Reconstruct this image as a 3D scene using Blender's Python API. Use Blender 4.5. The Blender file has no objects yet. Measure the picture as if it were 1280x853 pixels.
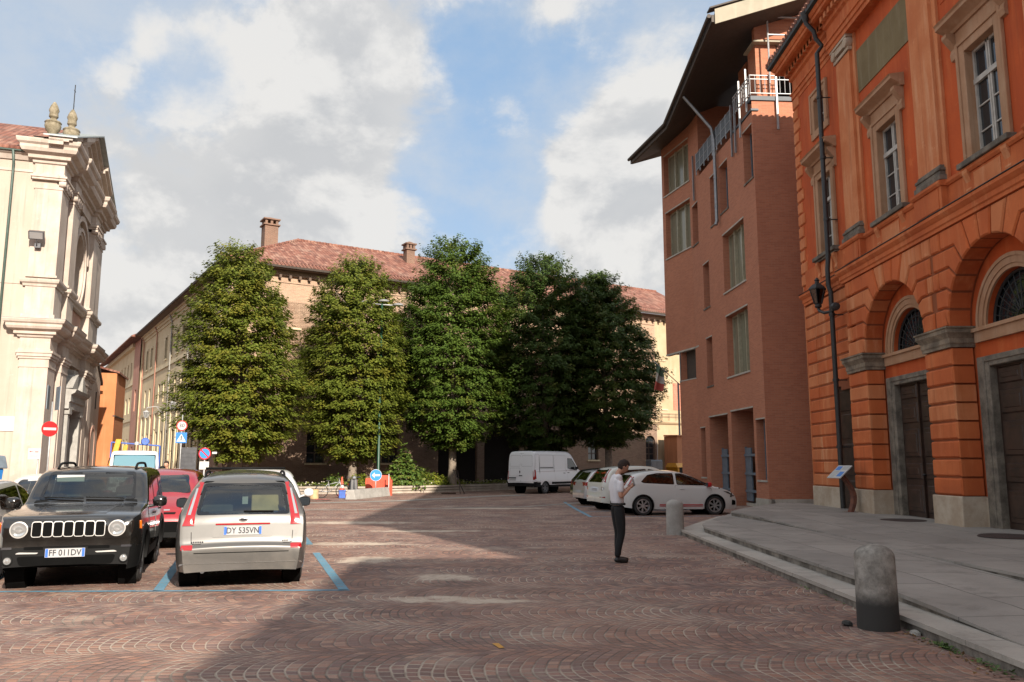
import bpy, bmesh, math, random
import numpy as np
from mathutils import Vector, Matrix, geometry
from mathutils.bvhtree import BVHTree
R = math.radians
PI = math.pi
scene = bpy.context.scene
COL = scene.collection
rnd = random.Random(7)

# ------------------------------------------------------------------ objects
def tag(o, label=None, cat=None, group=None, kind=None):
    if label: o['label'] = label
    if cat: o['category'] = cat
    if group: o['group'] = group
    if kind: o['kind'] = kind
    return o

def empty(name, loc=(0, 0, 0), rz=0.0, label=None, cat=None, group=None):
    o = bpy.data.objects.new(name, None)
    COL.objects.link(o)
    o.empty_display_size = .3
    o.location = loc
    o.rotation_euler = (0, 0, rz)
    return tag(o, label, cat, group)

def children(o):
    return [c for c in bpy.data.objects if c.parent == o]

def copy_tree(o, parent=None):
    c = o.copy()
    COL.objects.link(c)
    if parent is not None: c.parent = parent
    for ch in children(o):
        copy_tree(ch, c)
    return c

class MB:
    """collects shapes and links them as ONE mesh object"""
    def __init__(s):
        s.v = []; s.f = []; s.m = []; s.M = None
    def add(s, vs, fs, mi=0):
        b = len(s.v)
        if s.M is not None: vs = [s.M @ Vector(p) for p in vs]
        s.v.extend([tuple(p) for p in vs])
        for f in fs:
            s.f.append([b + i for i in f]); s.m.append(mi)
    def box(s, x0, y0, z0, x1, y1, z1, mi=0):
        x0, x1 = min(x0, x1), max(x0, x1); y0, y1 = min(y0, y1), max(y0, y1); z0, z1 = min(z0, z1), max(z0, z1)
        s.add([(x0, y0, z0), (x1, y0, z0), (x1, y1, z0), (x0, y1, z0), (x0, y0, z1), (x1, y0, z1), (x1, y1, z1), (x0, y1, z1)],
              [(3, 2, 1, 0), (4, 5, 6, 7), (0, 1, 5, 4), (1, 2, 6, 5), (2, 3, 7, 6), (3, 0, 4, 7)], mi)
    def hexa(s, p, mi=0):
        s.add(p, [(3, 2, 1, 0), (4, 5, 6, 7), (0, 1, 5, 4), (1, 2, 6, 5), (2, 3, 7, 6), (3, 0, 4, 7)], mi)
    def prism(s, a, b, mi=0, caps=True):
        n = len(a)
        fs = [(i, (i + 1) % n, n + (i + 1) % n, n + i) for i in range(n)]
        if caps: fs += [tuple(range(n))[::-1], tuple(range(n, 2 * n))]
        s.add(list(a) + list(b), fs, mi)
    def tube(s, path, r, n=8, mi=0, caps=True):
        path = [Vector(p) for p in path]
        rs = r if isinstance(r, (list, tuple)) else [r] * len(path)
        vs = []; up = None
        for i, p in enumerate(path):
            d = (path[min(i + 1, len(path) - 1)] - path[max(i - 1, 0)]).normalized()
            if up is None:
                up = Vector((0, 0, 1)) if abs(d.z) < .9 else Vector((1, 0, 0))
            a = (up - d * up.dot(d)).normalized(); up = a
            b = d.cross(a)
            for k in range(n):
                t = 2 * PI * k / n
                vs.append(p + (a * math.cos(t) + b * math.sin(t)) * rs[i])
        fs = []
        for i in range(len(path) - 1):
            for k in range(n):
                k2 = (k + 1) % n
                fs.append((i * n + k, i * n + k2, (i + 1) * n + k2, (i + 1) * n + k))
        if caps:
            fs.append(tuple(range(n))[::-1]); fs.append(tuple((len(path) - 1) * n + k for k in range(n)))
        s.add(vs, fs, mi)
    def lathe(s, prof, n=24, M=None, mi=0, a0=0.0, a1=2 * PI):
        """prof: (r, z) list about local z"""
        full = abs(a1 - a0 - 2 * PI) < 1e-6
        cols = n if full else n + 1
        vs = []
        for j in range(cols):
            t = a0 + (a1 - a0) * j / n
            for r, z in prof:
                p = Vector((r * math.cos(t), r * math.sin(t), z))
                vs.append(M @ p if M is not None else p)
        k = len(prof); fs = []
        for j in range(n):
            j2 = (j + 1) % cols
            for i in range(k - 1):
                fs.append((j * k + i, j2 * k + i, j2 * k + i + 1, j * k + i + 1))
        s.add(vs, fs, mi)
    def build(s, name, mats, parent=None, smooth=None, merge=False, bevel=0, recalc=True):
        me = bpy.data.meshes.new(name)
        me.from_pydata(s.v, [], s.f)
        mats = mats if isinstance(mats, (list, tuple)) else [mats]
        for m in mats: me.materials.append(m)
        if len(mats) > 1: me.polygons.foreach_set('material_index', s.m)
        if merge or recalc or bevel:
            bm = bmesh.new(); bm.from_mesh(me)
            if merge: bmesh.ops.remove_doubles(bm, verts=bm.verts, dist=1e-4 if merge is True else merge)
            if bevel:
                es = [e for e in bm.edges if len(e.link_faces) == 2 and e.calc_face_angle(0) > .6]
                bmesh.ops.bevel(bm, geom=es, offset=bevel, segments=1, affect='EDGES', profile=.5, clamp_overlap=True)
            if recalc: bmesh.ops.recalc_face_normals(bm, faces=bm.faces)
            bm.to_mesh(me); bm.free()
        if smooth:
            me.polygons.foreach_set('use_smooth', [True] * len(me.polygons))
            if smooth is not True: me.set_sharp_from_angle(angle=R(smooth))
        me.update()
        o = bpy.data.objects.new(name, me)
        COL.objects.link(o)
        if parent is not None: o.parent = parent
        return o

class Fr:
    """a facade frame: s along, z up, n outward"""
    def __init__(s, O, D, N):
        s.O = Vector(O); s.D = Vector(D); s.N = Vector(N)
    def p(s, a, z, n=0.0):
        return s.O + s.D * a + s.N * n + Vector((0, 0, z))
    def box(s, mb, a0, a1, z0, z1, n0, n1, mi=0):
        p = s.p
        mb.hexa([p(a0, z0, n0), p(a1, z0, n0), p(a1, z0, n1), p(a0, z0, n1), p(a0, z1, n0), p(a1, z1, n0), p(a1, z1, n1), p(a0, z1, n1)], mi)
    def cbox(s, mb, a0, a1, z0, z1, n0, n1, c=.02, mi=0):
        """block with a chamfered outer face"""
        p = s.p
        back = [p(a0, z0, n0), p(a1, z0, n0), p(a1, z1, n0), p(a0, z1, n0)]
        mid = [p(a0, z0, n1 - c), p(a1, z0, n1 - c), p(a1, z1, n1 - c), p(a0, z1, n1 - c)]
        fr = [p(a0 + c, z0 + c, n1), p(a1 - c, z0 + c, n1), p(a1 - c, z1 - c, n1), p(a0 + c, z1 - c, n1)]
        fs = []
        for b in (0, 4):
            for i in range(4):
                j = (i + 1) % 4
                fs.append((b + i, b + j, b + 4 + j, b + 4 + i))
        fs.append((8, 9, 10, 11)); fs.append((3, 2, 1, 0))
        mb.add(back + mid + fr, fs, mi)
    def poly(s, mb, pts, n0, n1, mi=0):
        mb.prism([s.p(a, z, n0) for a, z in pts], [s.p(a, z, n1) for a, z in pts], mi)
    def wall(s, mb, outer, holes, n=0.0, depth=.25, mi=0, sill=True):
        """flat wall with openings and their reveals"""
        loops = [[Vector((a, z, 0)) for a, z in outer]] + [[Vector((a, z, 0)) for a, z in h] for h in holes]
        tris = geometry.tessellate_polygon(loops)
        flat = [q for l in loops for q in l]
        mb.add([s.p(q.x, q.y, n) for q in flat], tris, mi)
        for h in holes:
            mb.prism([s.p(a, z, n) for a, z in h], [s.p(a, z, n - depth) for a, z in h], mi, caps=False)
    def mold(s, mb, prof, a0, a1, mi=0, ret=True):
        """extrude a profile [(n, z)] along the facade"""
        mb.prism([s.p(a0, z, n) for n, z in prof], [s.p(a1, z, n) for n, z in prof], mi)

def rect(a0, a1, z0, z1):
    return [(a0, z0), (a1, z0), (a1, z1), (a0, z1)]
def archpts(ac, r, zs, z0, n=14):
    return [(ac - r, z0), (ac + r, z0)] + [(ac + r * math.cos(PI * k / n), zs + r * math.sin(PI * k / n)) for k in range(n + 1)]
def ellpts(ac, zc, ra, rz, n=32):
    return [(ac + ra * math.cos(2 * PI * k / n), zc + rz * math.sin(2 * PI * k / n)) for k in range(n)]

def sweep_plan(mb, path, prof, side=1, mi=0, caps=True):
    """sweep a profile [(out, z)] along a plan polyline with mitred corners"""
    P = [Vector((p[0], p[1])) for p in path]; n = len(P)
    nor = []
    for i in range(n - 1):
        d = (P[i + 1] - P[i]).normalized(); nor.append(Vector((d.y, -d.x)) * side)
    k = len(prof); vs = []
    for i in range(n):
        a = nor[max(i - 1, 0)]; b = nor[min(i, n - 2)]
        m = (a + b); m = m / max(m.dot(a), .2) if m.length > 1e-6 else a
        if m.length > 2.2: m = m.normalized() * 2.2
        for o, z in prof: vs.append((P[i].x + m.x * o, P[i].y + m.y * o, z))
    fs = []
    for i in range(n - 1):
        for j in range(k):
            j2 = (j + 1) % k
            fs.append((i * k + j, (i + 1) * k + j, (i + 1) * k + j2, i * k + j2))
    if caps: fs += [tuple(range(k)), tuple((n - 1) * k + j for j in range(k))[::-1]]
    mb.add(vs, fs, mi)

def text_mesh(txt, size, mat, parent, M, name='lettering', extrude=.001, align='CENTER', bold=0.0):
    cu = bpy.data.curves.new('txt', 'FONT')
    cu.body = txt; cu.size = size; cu.align_x = align; cu.align_y = 'CENTER'; cu.extrude = extrude; cu.offset = bold
    cu.resolution_u = 3
    o = bpy.data.objects.new('txt', cu); COL.objects.link(o)
    bpy.context.view_layer.update()
    me = bpy.data.meshes.new_from_object(o.evaluated_get(bpy.context.evaluated_depsgraph_get()))
    bpy.data.objects.remove(o); bpy.data.curves.remove(cu)
    me.name = name
    me.transform(M)
    me.materials.clear(); me.materials.append(mat)
    q = bpy.data.objects.new(name, me); COL.objects.link(q)
    if parent is not None: q.parent = parent
    return q

# ------------------------------------------------------------------ materials
class G:
    def __init__(s, name=None, nt=None):
        if nt is None:
            s.mat = bpy.data.materials.new(name); s.mat.use_nodes = True
            nt = s.mat.node_tree
            s.bsdf = nt.nodes['Principled BSDF']; s.out = nt.nodes['Material Output']
        s.nt = nt
    def n(s, t, ins=None, out=0, **kw):
        nd = s.nt.nodes.new(t)
        for k, v in kw.items(): setattr(nd, k, v)
        for k, v in (ins or {}).items(): s.set(nd.inputs[k], v)
        return nd.outputs[out] if out is not None else nd
    def set(s, sock, v):
        if hasattr(v, 'is_output') or isinstance(v, bpy.types.NodeSocket):
            s.nt.links.new(v, sock)
        else:
            if isinstance(v, (tuple, list)) and len(v) == 3 and sock.type == 'RGBA': v = (*v, 1)
            sock.default_value = v
    def m(s, op, a, b=None, c=None, clamp=False):
        i = {0: a}
        if b is not None: i[1] = b
        if c is not None: i[2] = c
        return s.n('ShaderNodeMath', i, operation=op, use_clamp=clamp)
    def mix(s, f, a, b, blend='MIX'):
        return s.n('ShaderNodeMix', {0: f, 6: a, 7: b}, out=2, data_type='RGBA', blend_type=blend)
    def fmix(s, f, a, b):
        return s.n('ShaderNodeMix', {0: f, 2: a, 3: b}, out=0, data_type='FLOAT')
    def noise(s, vec, scale, detail=3, rough=.55, out=0, dist=0):
        return s.n('ShaderNodeTexNoise', {'Vector': vec, 'Scale': scale, 'Detail': detail, 'Roughness': rough, 'Distortion': dist}, out=out)
    def wn(s, vec, out=0, dim='3D'):
        return s.n('ShaderNodeTexWhiteNoise', {'Vector': vec}, out=out, noise_dimensions=dim)
    def sm(s, v, a, b, lo=0, hi=1):
        return s.n('ShaderNodeMapRange', {0: v, 1: a, 2: b, 3: lo, 4: hi}, interpolation_type='SMOOTHSTEP')
    def xyz(s, v):
        nd = s.n('ShaderNodeSeparateXYZ', {0: v}, out=None); return nd.outputs[0], nd.outputs[1], nd.outputs[2]
    def vec(s, x, y, z=0.0):
        return s.n('ShaderNodeCombineXYZ', {0: x, 1: y, 2: z})
    def obj(s): return s.n('ShaderNodeTexCoord', out=3)
    def pos(s): return s.n('ShaderNodeNewGeometry', out=0)
    def onor(s): return s.n('ShaderNodeTexCoord', out=1)
    def vm(s, op, a, b=None):
        i = {0: a}
        if b is not None: i[1] = b
        return s.n('ShaderNodeVectorMath', i, operation=op)
    def ramp(s, f, stops):
        nd = s.n('ShaderNodeValToRGB', {0: f}, out=None)
        cr = nd.color_ramp
        while len(cr.elements) < len(stops): cr.elements.new(.5)
        for e, (p, c) in zip(cr.elements, stops):
            e.position = p; e.color = (*c, 1) if len(c) == 3 else c
        return nd.outputs[0]
    def bump(s, h, strength=.5, dist=.02, nor=None):
        i = {'Height': h, 'Strength': strength, 'Distance': dist}
        if nor is not None: i['Normal'] = nor
        return s.n('ShaderNodeBump', i)
    def fin(s, col=None, rough=.7, nor=None, **kw):
        b = s.bsdf
        if col is not None: s.set(b.inputs['Base Color'], col)
        s.set(b.inputs['Roughness'], rough)
        if nor is not None: s.set(b.inputs['Normal'], nor)
        for k, v in kw.items(): s.set(b.inputs[k.replace('_', ' ')], v)
        return s.mat
    def walluv(s):
        """(u, z) on vertical faces of an object, whichever way they face"""
        x, y, z = s.xyz(s.obj()); nx, ny, nz = s.xyz(s.onor())
        f = s.m('GREATER_THAN', s.m('ABSOLUTE', nx), .7)
        return s.fmix(f, x, y), z

def sc(c, k): return tuple(min(1, a * k) for a in c)

def plain(name, col, rough=.5, metal=0.0, var=.12, scale=6, **kw):
    g = G(name)
    f = g.noise(g.obj(), scale, 3)
    c = g.mix(g.sm(f, .3, .7), sc(col, 1 - var), sc(col, 1 + var))
    return g.fin(c, rough, Metallic=metal, **kw)

def stucco(name, col, dark=None, light=None, scale=.6, bump=.25, rough=.9, streak=.5, grime=0.0):
    g = G(name)
    dark = dark or sc(col, .78); light = light or sc(col, 1.15)
    o = g.obj(); x, y, z = g.xyz(o)
    a = g.noise(o, scale, 5, .6)
    b = g.noise(g.vec(g.m('MULTIPLY', x, 3.2), g.m('MULTIPLY', y, 3.2), g.m('MULTIPLY', z, .35)), 1.1, 4, .6)
    f = g.noise(o, 14, 4, .7)
    c = g.mix(g.sm(a, .3, .72), dark, col)
    c = g.mix(g.m('MULTIPLY', g.sm(b, .48, .75), streak), c, light)
    c = g.mix(g.m('MULTIPLY', g.sm(f, .4, .75), .25), c, dark)
    if grime:
        st = g.noise(g.vec(g.m('MULTIPLY', x, 5.5), g.m('MULTIPLY', y, 5.5), g.m('MULTIPLY', z, .22)), 1.0, 5, .7)
        c = g.mix(g.m('MULTIPLY', g.sm(st, .52, .74), grime), c, sc(dark, .62))
        ch = g.noise(o, 2.3, 6, .72)
        c = g.mix(g.m('MULTIPLY', g.sm(ch, .60, .70), grime * .8), c, sc(light, 1.12))
        c = g.mix(g.m('MULTIPLY', g.sm(g.m('ADD', z, g.m('MULTIPLY', a, 1.6)), 2.6, 1.0), grime), c, sc(dark, .7))
    return g.fin(c, rough, g.bump(g.noise(o, 45, 4, .7), bump, .01))

def bricks(name, c1, c2, mortar, w=.25, h=.068, ms=.006, stain=None, stainamt=.4, bumpd=.006, var=.3):
    g = G(name)
    u, z = g.walluv()
    wob = g.m('MULTIPLY', g.m('SUBTRACT', g.noise(g.obj(), 1.3, 2), .5), .02)
    uv = g.vec(u, g.m('ADD', z, wob), 0.0)
    bt = g.n('ShaderNodeTexBrick', {'Vector': uv, 'Color1': c1, 'Color2': c2, 'Mortar': mortar, 'Scale': 1.0, 'Mortar Size': ms, 'Mortar Smooth': .15, 'Bias': -.1, 'Brick Width': w, 'Row Height': h}, out=None)
    big = g.noise(g.obj(), .45, 5, .6)
    fine = g.noise(g.obj(), 9, 3, .6)
    c = g.mix(g.m('MULTIPLY', g.sm(big, .35, .7), stainamt), bt.outputs[0], stain or sc(c1, .6))
    c = g.mix(g.m('MULTIPLY', g.sm(fine, .45, .8), var), c, mortar)
    hgt = g.m('SUBTRACT', 1.0, bt.outputs[1])
    return g.fin(c, .9, g.bump(hgt, .6, bumpd))
# ------------------------------------------------------------------ the materials
def m_cobble():
    g = G('porphyry_setts'); P = g.pos()
    x, y, z = g.xyz(P)
    w1 = g.noise(P, .35, 3); w2 = g.noise(g.vm('ADD', P, (31.0, 7.0, 0.0)), .35, 3)
    xx = g.m('ADD', x, g.m('MULTIPLY', g.m('SUBTRACT', w1, .5), .55))
    yy = g.m('ADD', y, g.m('MULTIPLY', g.m('SUBTRACT', w2, .5), .75))
    W = 1.32; RA = W / math.sqrt(2)
    v = g.m('DIVIDE', yy, W); band = g.m('FLOOR', v)
    fr = g.m('MULTIPLY', g.m('SUBTRACT', g.m('SUBTRACT', v, band), .5), W)
    u = g.m('ADD', xx, g.m('SQRT', g.m('SUBTRACT', RA * RA, g.m('MULTIPLY', fr, fr))))
    u = g.m('ADD', u, g.m('MULTIPLY', g.wn(g.vec(band, 3.0, 1.0)), .1))
    a = g.m('MULTIPLY', g.m('ARCSINE', g.m('DIVIDE', fr, RA)), RA)
    H, L = .108, .115
    row = g.m('FLOOR', g.m('DIVIDE', u, H))
    sh = g.m('MULTIPLY', g.wn(g.vec(row, band, 5.0)), L)
    col = g.m('FLOOR', g.m('DIVIDE', g.m('ADD', a, sh), L))
    fu = g.m('SUBTRACT', g.m('DIVIDE', u, H), row)
    fa = g.m('SUBTRACT', g.m('DIVIDE', g.m('ADD', a, sh), L), col)
    du = g.m('MULTIPLY', g.m('MINIMUM', fu, g.m('SUBTRACT', 1.0, fu)), H)
    da = g.m('MULTIPLY', g.m('MINIMUM', fa, g.m('SUBTRACT', 1.0, fa)), L)
    rag = g.m('MULTIPLY', g.m('SUBTRACT', g.noise(P, 26, 3, .7), .5), .016)
    d = g.m('ADD', g.m('MINIMUM', du, da), rag)
    wear = g.noise(P, .55, 4, .6)
    jw = g.fmix(g.sm(wear, .38, .68), .003, .012)
    joint = g.m('SUBTRACT', 1.0, g.sm(g.m('SUBTRACT', d, jw), -.003, .006))
    # cross joints are tighter than course joints
    idv = g.vec(row, col, band)
    r1 = g.wn(idv); r2 = g.wn(g.vm('ADD', idv, (9.0, 4.0, 2.0)))
    stone = g.ramp(r1, [(0, (.108, .060, .050)), (.3, (.195, .100, .076)), (.55, (.170, .102, .091)), (.8, (.27, .130, .088)), (1, (.33, .20, .148))])
    stone = g.mix(g.m('MULTIPLY', g.sm(r2, .55, 1), .35), stone, (.15, .125, .125))
    stone = g.mix(g.m('MULTIPLY', g.sm(g.noise(P, 60, 3, .7), .4, .75), .4), stone, (.10, .06, .05))
    big = g.noise(P, .16, 4, .6)
    stone = g.mix(g.m('MULTIPLY', g.sm(big, .38, .66), .4), stone, (.33, .18, .12))
    jl = g.sm(g.noise(g.vm('ADD', P, (3.0, 50.0, 0.0)), .8, 4, .65), .40, .60)
    jc = g.mix(jl, (.10, .072, .058), (.38, .305, .24))
    c = g.mix(joint, stone, jc)
    # pale sand left lying in patches
    sand = None
    for sx, sy, rx, ry in ((-.95, 10.85, .95, .36), (-.3, 10.7, .9, .25), (-2.6, 15.2, .75, .8), (-.95, 12.9, .75, .5), (-3.4, 18.2, 2.0, .5), (-4.6, 24.6, 2.5, .8), (-2.2, 21.6, 2.2, .5), (-8.5, 27.0, 2.5, 1.0), (-1.0, 32.5, 3.5, .7)):
        e = g.m('ADD', g.m('POWER', g.m('DIVIDE', g.m('SUBTRACT', x, sx), rx), 2.0), g.m('POWER', g.m('DIVIDE', g.m('SUBTRACT', y, sy), ry), 2.0))
        e = g.m('SUBTRACT', 1.0, e)
        sand = e if sand is None else g.m('MAXIMUM', sand, e)
    sn = g.noise(P, 2.6, 5, .7)
    sf = g.sm(g.m('ADD', sand, g.m('MULTIPLY', g.m('SUBTRACT', sn, .5), 2.4)), .25, 1.05)
    dust = g.m('MULTIPLY', g.sm(g.noise(P, .9, 5, .65), .52, .78), .38)
    sf = g.m('MAXIMUM', g.m('MULTIPLY', sf, .92), dust)
    c = g.mix(sf, c, (.50, .41, .32))
    h = g.m('SUBTRACT', g.sm(d, -.004, .022), g.m('MULTIPLY', g.noise(P, 40, 3, .6), .25))
    h = g.m('MULTIPLY', h, g.m('SUBTRACT', 1.0, g.m('MULTIPLY', sf, .7)))
    return g.fin(c, g.fmix(r2, .62, .85), g.bump(h, .75, .012))

def m_slab(name, c1, c2, mort, w=1.3, h=.62, ms=.008, rot=0):
    g = G(name); P = g.pos(); x, y, z = g.xyz(P)
    bt = g.n('ShaderNodeTexBrick', {'Vector': g.vec(y, x, 0.0) if rot else g.vec(x, y, 0.0), 'Color1': c1, 'Color2': c2, 'Mortar': mort, 'Scale': 1.0, 'Mortar Size': ms, 'Mortar Smooth': .2, 'Bias': 0.0, 'Brick Width': w, 'Row Height': h}, out=None)
    st = g.noise(P, .8, 6, .65); sp = g.noise(P, 90, 2, .6)
    c = g.mix(g.m('MULTIPLY', g.sm(st, .35, .7), .65), bt.outputs[0], sc(c1, .55))
    c = g.mix(g.m('MULTIPLY', g.sm(g.noise(P, 3.1, 5, .7), .55, .78), .35), c, sc(c2, 1.25))
    c = g.mix(g.m('MULTIPLY', g.sm(sp, .45, .7), .28), c, sc(c1, .5))
    sx, sy, sz = g.xyz(P)
    cell = g.wn(g.vec(g.m('FLOOR', g.m('DIVIDE', sx, h)), g.m('FLOOR', g.m('DIVIDE', sy, w)), 1.0))
    c = g.mix(g.m('MULTIPLY', cell, .22), c, sc(c1, .55))
    blot = g.noise(P, 1.7, 7, .75)
    c = g.mix(g.m('MULTIPLY', g.sm(blot, .50, .66), .55), c, sc(c1, .40))
    gum = g.n('ShaderNodeTexVoronoi', {'Vector': P, 'Scale': 3.2})
    c = g.mix(g.m('MULTIPLY', g.sm(gum, .085, .06), .5), c, sc(c1, .38))
    return g.fin(c, .78, g.bump(g.m('ADD', g.m('SUBTRACT', 1.0, bt.outputs[1]), g.m('MULTIPLY', sp, .1)), .5, .006))

def m_stone(name, col, dark, scale=2.5, rough=.85, bump=.4, zdark=None):
    g = G(name); o = g.obj(); x, y, z = g.xyz(o)
    a = g.noise(o, scale, 6, .65); b = g.noise(o, scale * 9, 4, .7)
    c = g.mix(g.sm(a, .32, .7), dark, col)
    c = g.mix(g.m('MULTIPLY', g.sm(b, .45, .75), .4), c, sc(dark, .8))
    if zdark:
        zz = g.m('ADD', z, g.m('MULTIPLY', g.m('SUBTRACT', g.noise(o, 7, 4, .7), .5), .12))
        c = g.mix(g.sm(zz, zdark[0], zdark[1]), zdark[2], c)
    return g.fin(c, rough, g.bump(b, bump, .008))

def m_tiles(name='roof_tiles'):
    g = G(name); x, y, z = g.xyz(g.obj()); nx, ny, nz = g.xyz(g.onor())
    f = g.m('GREATER_THAN', g.m('ABSOLUTE', nx), g.m('ABSOLUTE', ny))
    u = g.fmix(f, x, y)
    vv = g.m('MULTIPLY', z, 2.1)
    u = g.m('ADD', u, g.m('MULTIPLY', g.m('SUBTRACT', g.noise(g.obj(), 1.2, 3), .5), .12))
    uc = g.m('FLOOR', g.m('DIVIDE', u, .24))
    vs = g.m('ADD', vv, g.m('MULTIPLY', g.wn(g.vec(uc, 1.0, 0.0)), .3))
    vc = g.m('FLOOR', g.m('DIVIDE', vs, .38))
    fu = g.m('SUBTRACT', g.m('DIVIDE', u, .24), uc); fv = g.m('SUBTRACT', g.m('DIVIDE', vs, .38), vc)
    half = g.m('SINE', g.m('MULTIPLY', fu, PI))
    r = g.wn(g.vec(uc, vc, 2.0))
    c = g.ramp(r, [(0, (.12, .042, .028)), (.4, (.20, .075, .048)), (.75, (.25, .105, .07)), (1, (.31, .165, .115))])
    c = g.mix(g.m('MULTIPLY', g.sm(g.noise(g.obj(), .7, 5, .65), .45, .75), .5), c, (.24, .165, .125))
    c = g.mix(g.m('MULTIPLY', g.sm(g.noise(g.obj(), 5, 4, .7), .5, .75), .5), c, (.13, .07, .05))
    h = g.m('ADD', half, g.m('MULTIPLY', fv, -.35))
    return g.fin(c, .85, g.bump(h, 1.0, .07))

def m_leaf(name, a, b, c_):
    g = G(name)
    at = g.n('ShaderNodeAttribute', out=0, attribute_name='leaf')
    r, gg, bb = g.xyz(at)
    c = g.mix(g.sm(r, 0, 1), a, b)
    c = g.mix(g.m('MULTIPLY', gg, 1.0), c, c_)
    b0 = g.bsdf
    g.fin(c, .55)
    b0.inputs['Specular IOR Level'].default_value = .3
    tr = g.n('ShaderNodeBsdfTranslucent', {0: g.mix(.5, c, (.16, .22, .02))})
    ms = g.n('ShaderNodeMixShader', {0: .30, 1: b0.outputs[0], 2: tr})
    g.nt.links.new(ms, g.out.inputs[0])
    return g.mat

def m_glass(name, tint, rough=.03, mixw=.0):
    """thin tinted pane: clear through, mirror at a glance"""
    g = G(name)
    tr = g.n('ShaderNodeBsdfTransparent', {0: (*tint, 1)})
    gl = g.n('ShaderNodeBsdfGlossy', {0: (1, 1, 1, 1), 'Roughness': rough})
    fr = g.n('ShaderNodeFresnel', {0: 1.5})
    f = g.m('ADD', g.m('MULTIPLY', fr, 1.3), .03, clamp=True)
    ms = g.n('ShaderNodeMixShader', {0: f, 1: tr, 2: gl})
    g.nt.links.new(ms, g.out.inputs[0])
    return g.mat

def m_paint(name, col, metal=0.0, rough=.35, coat=1.0, lining=(.03, .03, .03)):
    g = G(name)
    bf = g.n('ShaderNodeNewGeometry', out=6)
    dirt = g.noise(g.obj(), 3.0, 5, .65)
    x, y, z = g.xyz(g.obj())
    low = g.m('MULTIPLY', g.m('SUBTRACT', 1.0, g.sm(z, .2, .75)), g.sm(dirt, .35, .8))
    c = g.mix(g.m('MULTIPLY', low, .35), col, (.16, .13, .10))
    c = g.mix(bf, c, lining)
    g.fin(c, g.fmix(g.sm(dirt, .4, .8), rough, rough + .12), Metallic=metal, Coat_Weight=coat, Coat_Roughness=.06)
    return g.mat

def m_black_plastic(name='black_plastic'): return plain(name, (.006, .006, .006), .6, Specular_IOR_Level=.14)

M = {}
M['cobble'] = m_cobble()
M['riser'] = m_stone('stained_step_riser', (.30, .265, .225), (.07, .06, .05), 2.2)
M['slab'] = m_slab('granite_paving', (.36, .325, .288), (.285, .258, .232), (.10, .09, .08), 1.9, 1.05, .011, 1)
M['kerbstone'] = m_slab('granite_kerb', (.48, .435, .38), (.41, .37, .325), (.12, .11, .10), 1.55, 4.0, .01, 1)
M['stonestrip'] = m_slab('stone_strip', (.36, .33, .29), (.30, .28, .25), (.16, .14, .12), .9, .45, .01)
M['bluepaint'] = None
def m_roadpaint():
    g = G('blue_road_paint'); P = g.pos()
    w = g.noise(P, 9, 5, .75)
    c = g.mix(g.sm(w, .50, .70), (.10, .24, .33), (.24, .165, .13))
    c = g.mix(g.m('MULTIPLY', g.sm(g.noise(P, 1.5, 3), .4, .7), .3), c, (.18, .33, .44))
    return g.fin(c, .7, g.bump(g.noise(P, 30, 4, .7), .5, .01))
M['bluepaint'] = m_roadpaint()
# orange palace
M['orange_deep'] = stucco('deep_orange_stucco', (.55, .096, .016), (.40, .066, .013), (.60, .165, .045), .55, .2, grime=.45)
M['orange_block'] = stucco('rusticated_orange_stucco', (.58, .150, .042), (.43, .095, .024), (.64, .25, .10), .8, .3, streak=.65, grime=.45)
M['orange_block2'] = stucco('worn_pale_orange_stucco', (.60, .205, .078), (.48, .135, .042), (.66, .33, .165), .8, .3, streak=.75, grime=.45)
M['orange_block3'] = stucco('fresh_orange_stucco', (.57, .132, .034), (.42, .09, .022), (.63, .23, .088), .8, .3, streak=.5, grime=.45)
M['orange_groove'] = stucco('shaded_groove_stucco', (.30, .085, .03), (.22, .06, .02), (.32, .1, .04), .8, .2)
M['orange_pale'] = stucco('faded_orange_stucco', (.62, .24, .10), (.50, .15, .05), (.66, .34, .18), .9, .25, streak=.8, grime=.45)
M['pinkstone'] = stucco('pink_beige_stone', (.43, .255, .155), (.34, .18, .095), (.48, .33, .22), 1.2, .2, grime=.45)
M['darkstone'] = m_stone('dark_weathered_stone', (.22, .185, .145), (.085, .072, .056), 3)
M['impost'] = m_stone('brown_impost_stone', (.30, .235, .165), (.11, .085, .062), 3)
M['plinthstone'] = m_stone('pale_plinth_stone', (.50, .42, .33), (.36, .27, .19), 1.2)
M['greypanel'] = stucco('grey_brown_panel', (.20, .155, .075), (.15, .11, .05), (.30, .26, .18), .9, .2)
M['darkwood'] = plain('dark_door_wood', (.035, .018, .012), .45, var=.35, scale=4)
M['blackiron'] = plain('black_iron', (.02, .02, .02), .5)
M['whitewood'] = plain('grey_painted_window_wood', (.42, .40, .36), .5)
M['winglass'] = G('window_glass').fin((.02, .024, .028), .04, Specular_IOR_Level=.7)
M['curtain'] = plain('curtain_cloth', (.45, .42, .38), .9)
M['tiles'] = m_tiles()
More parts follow.
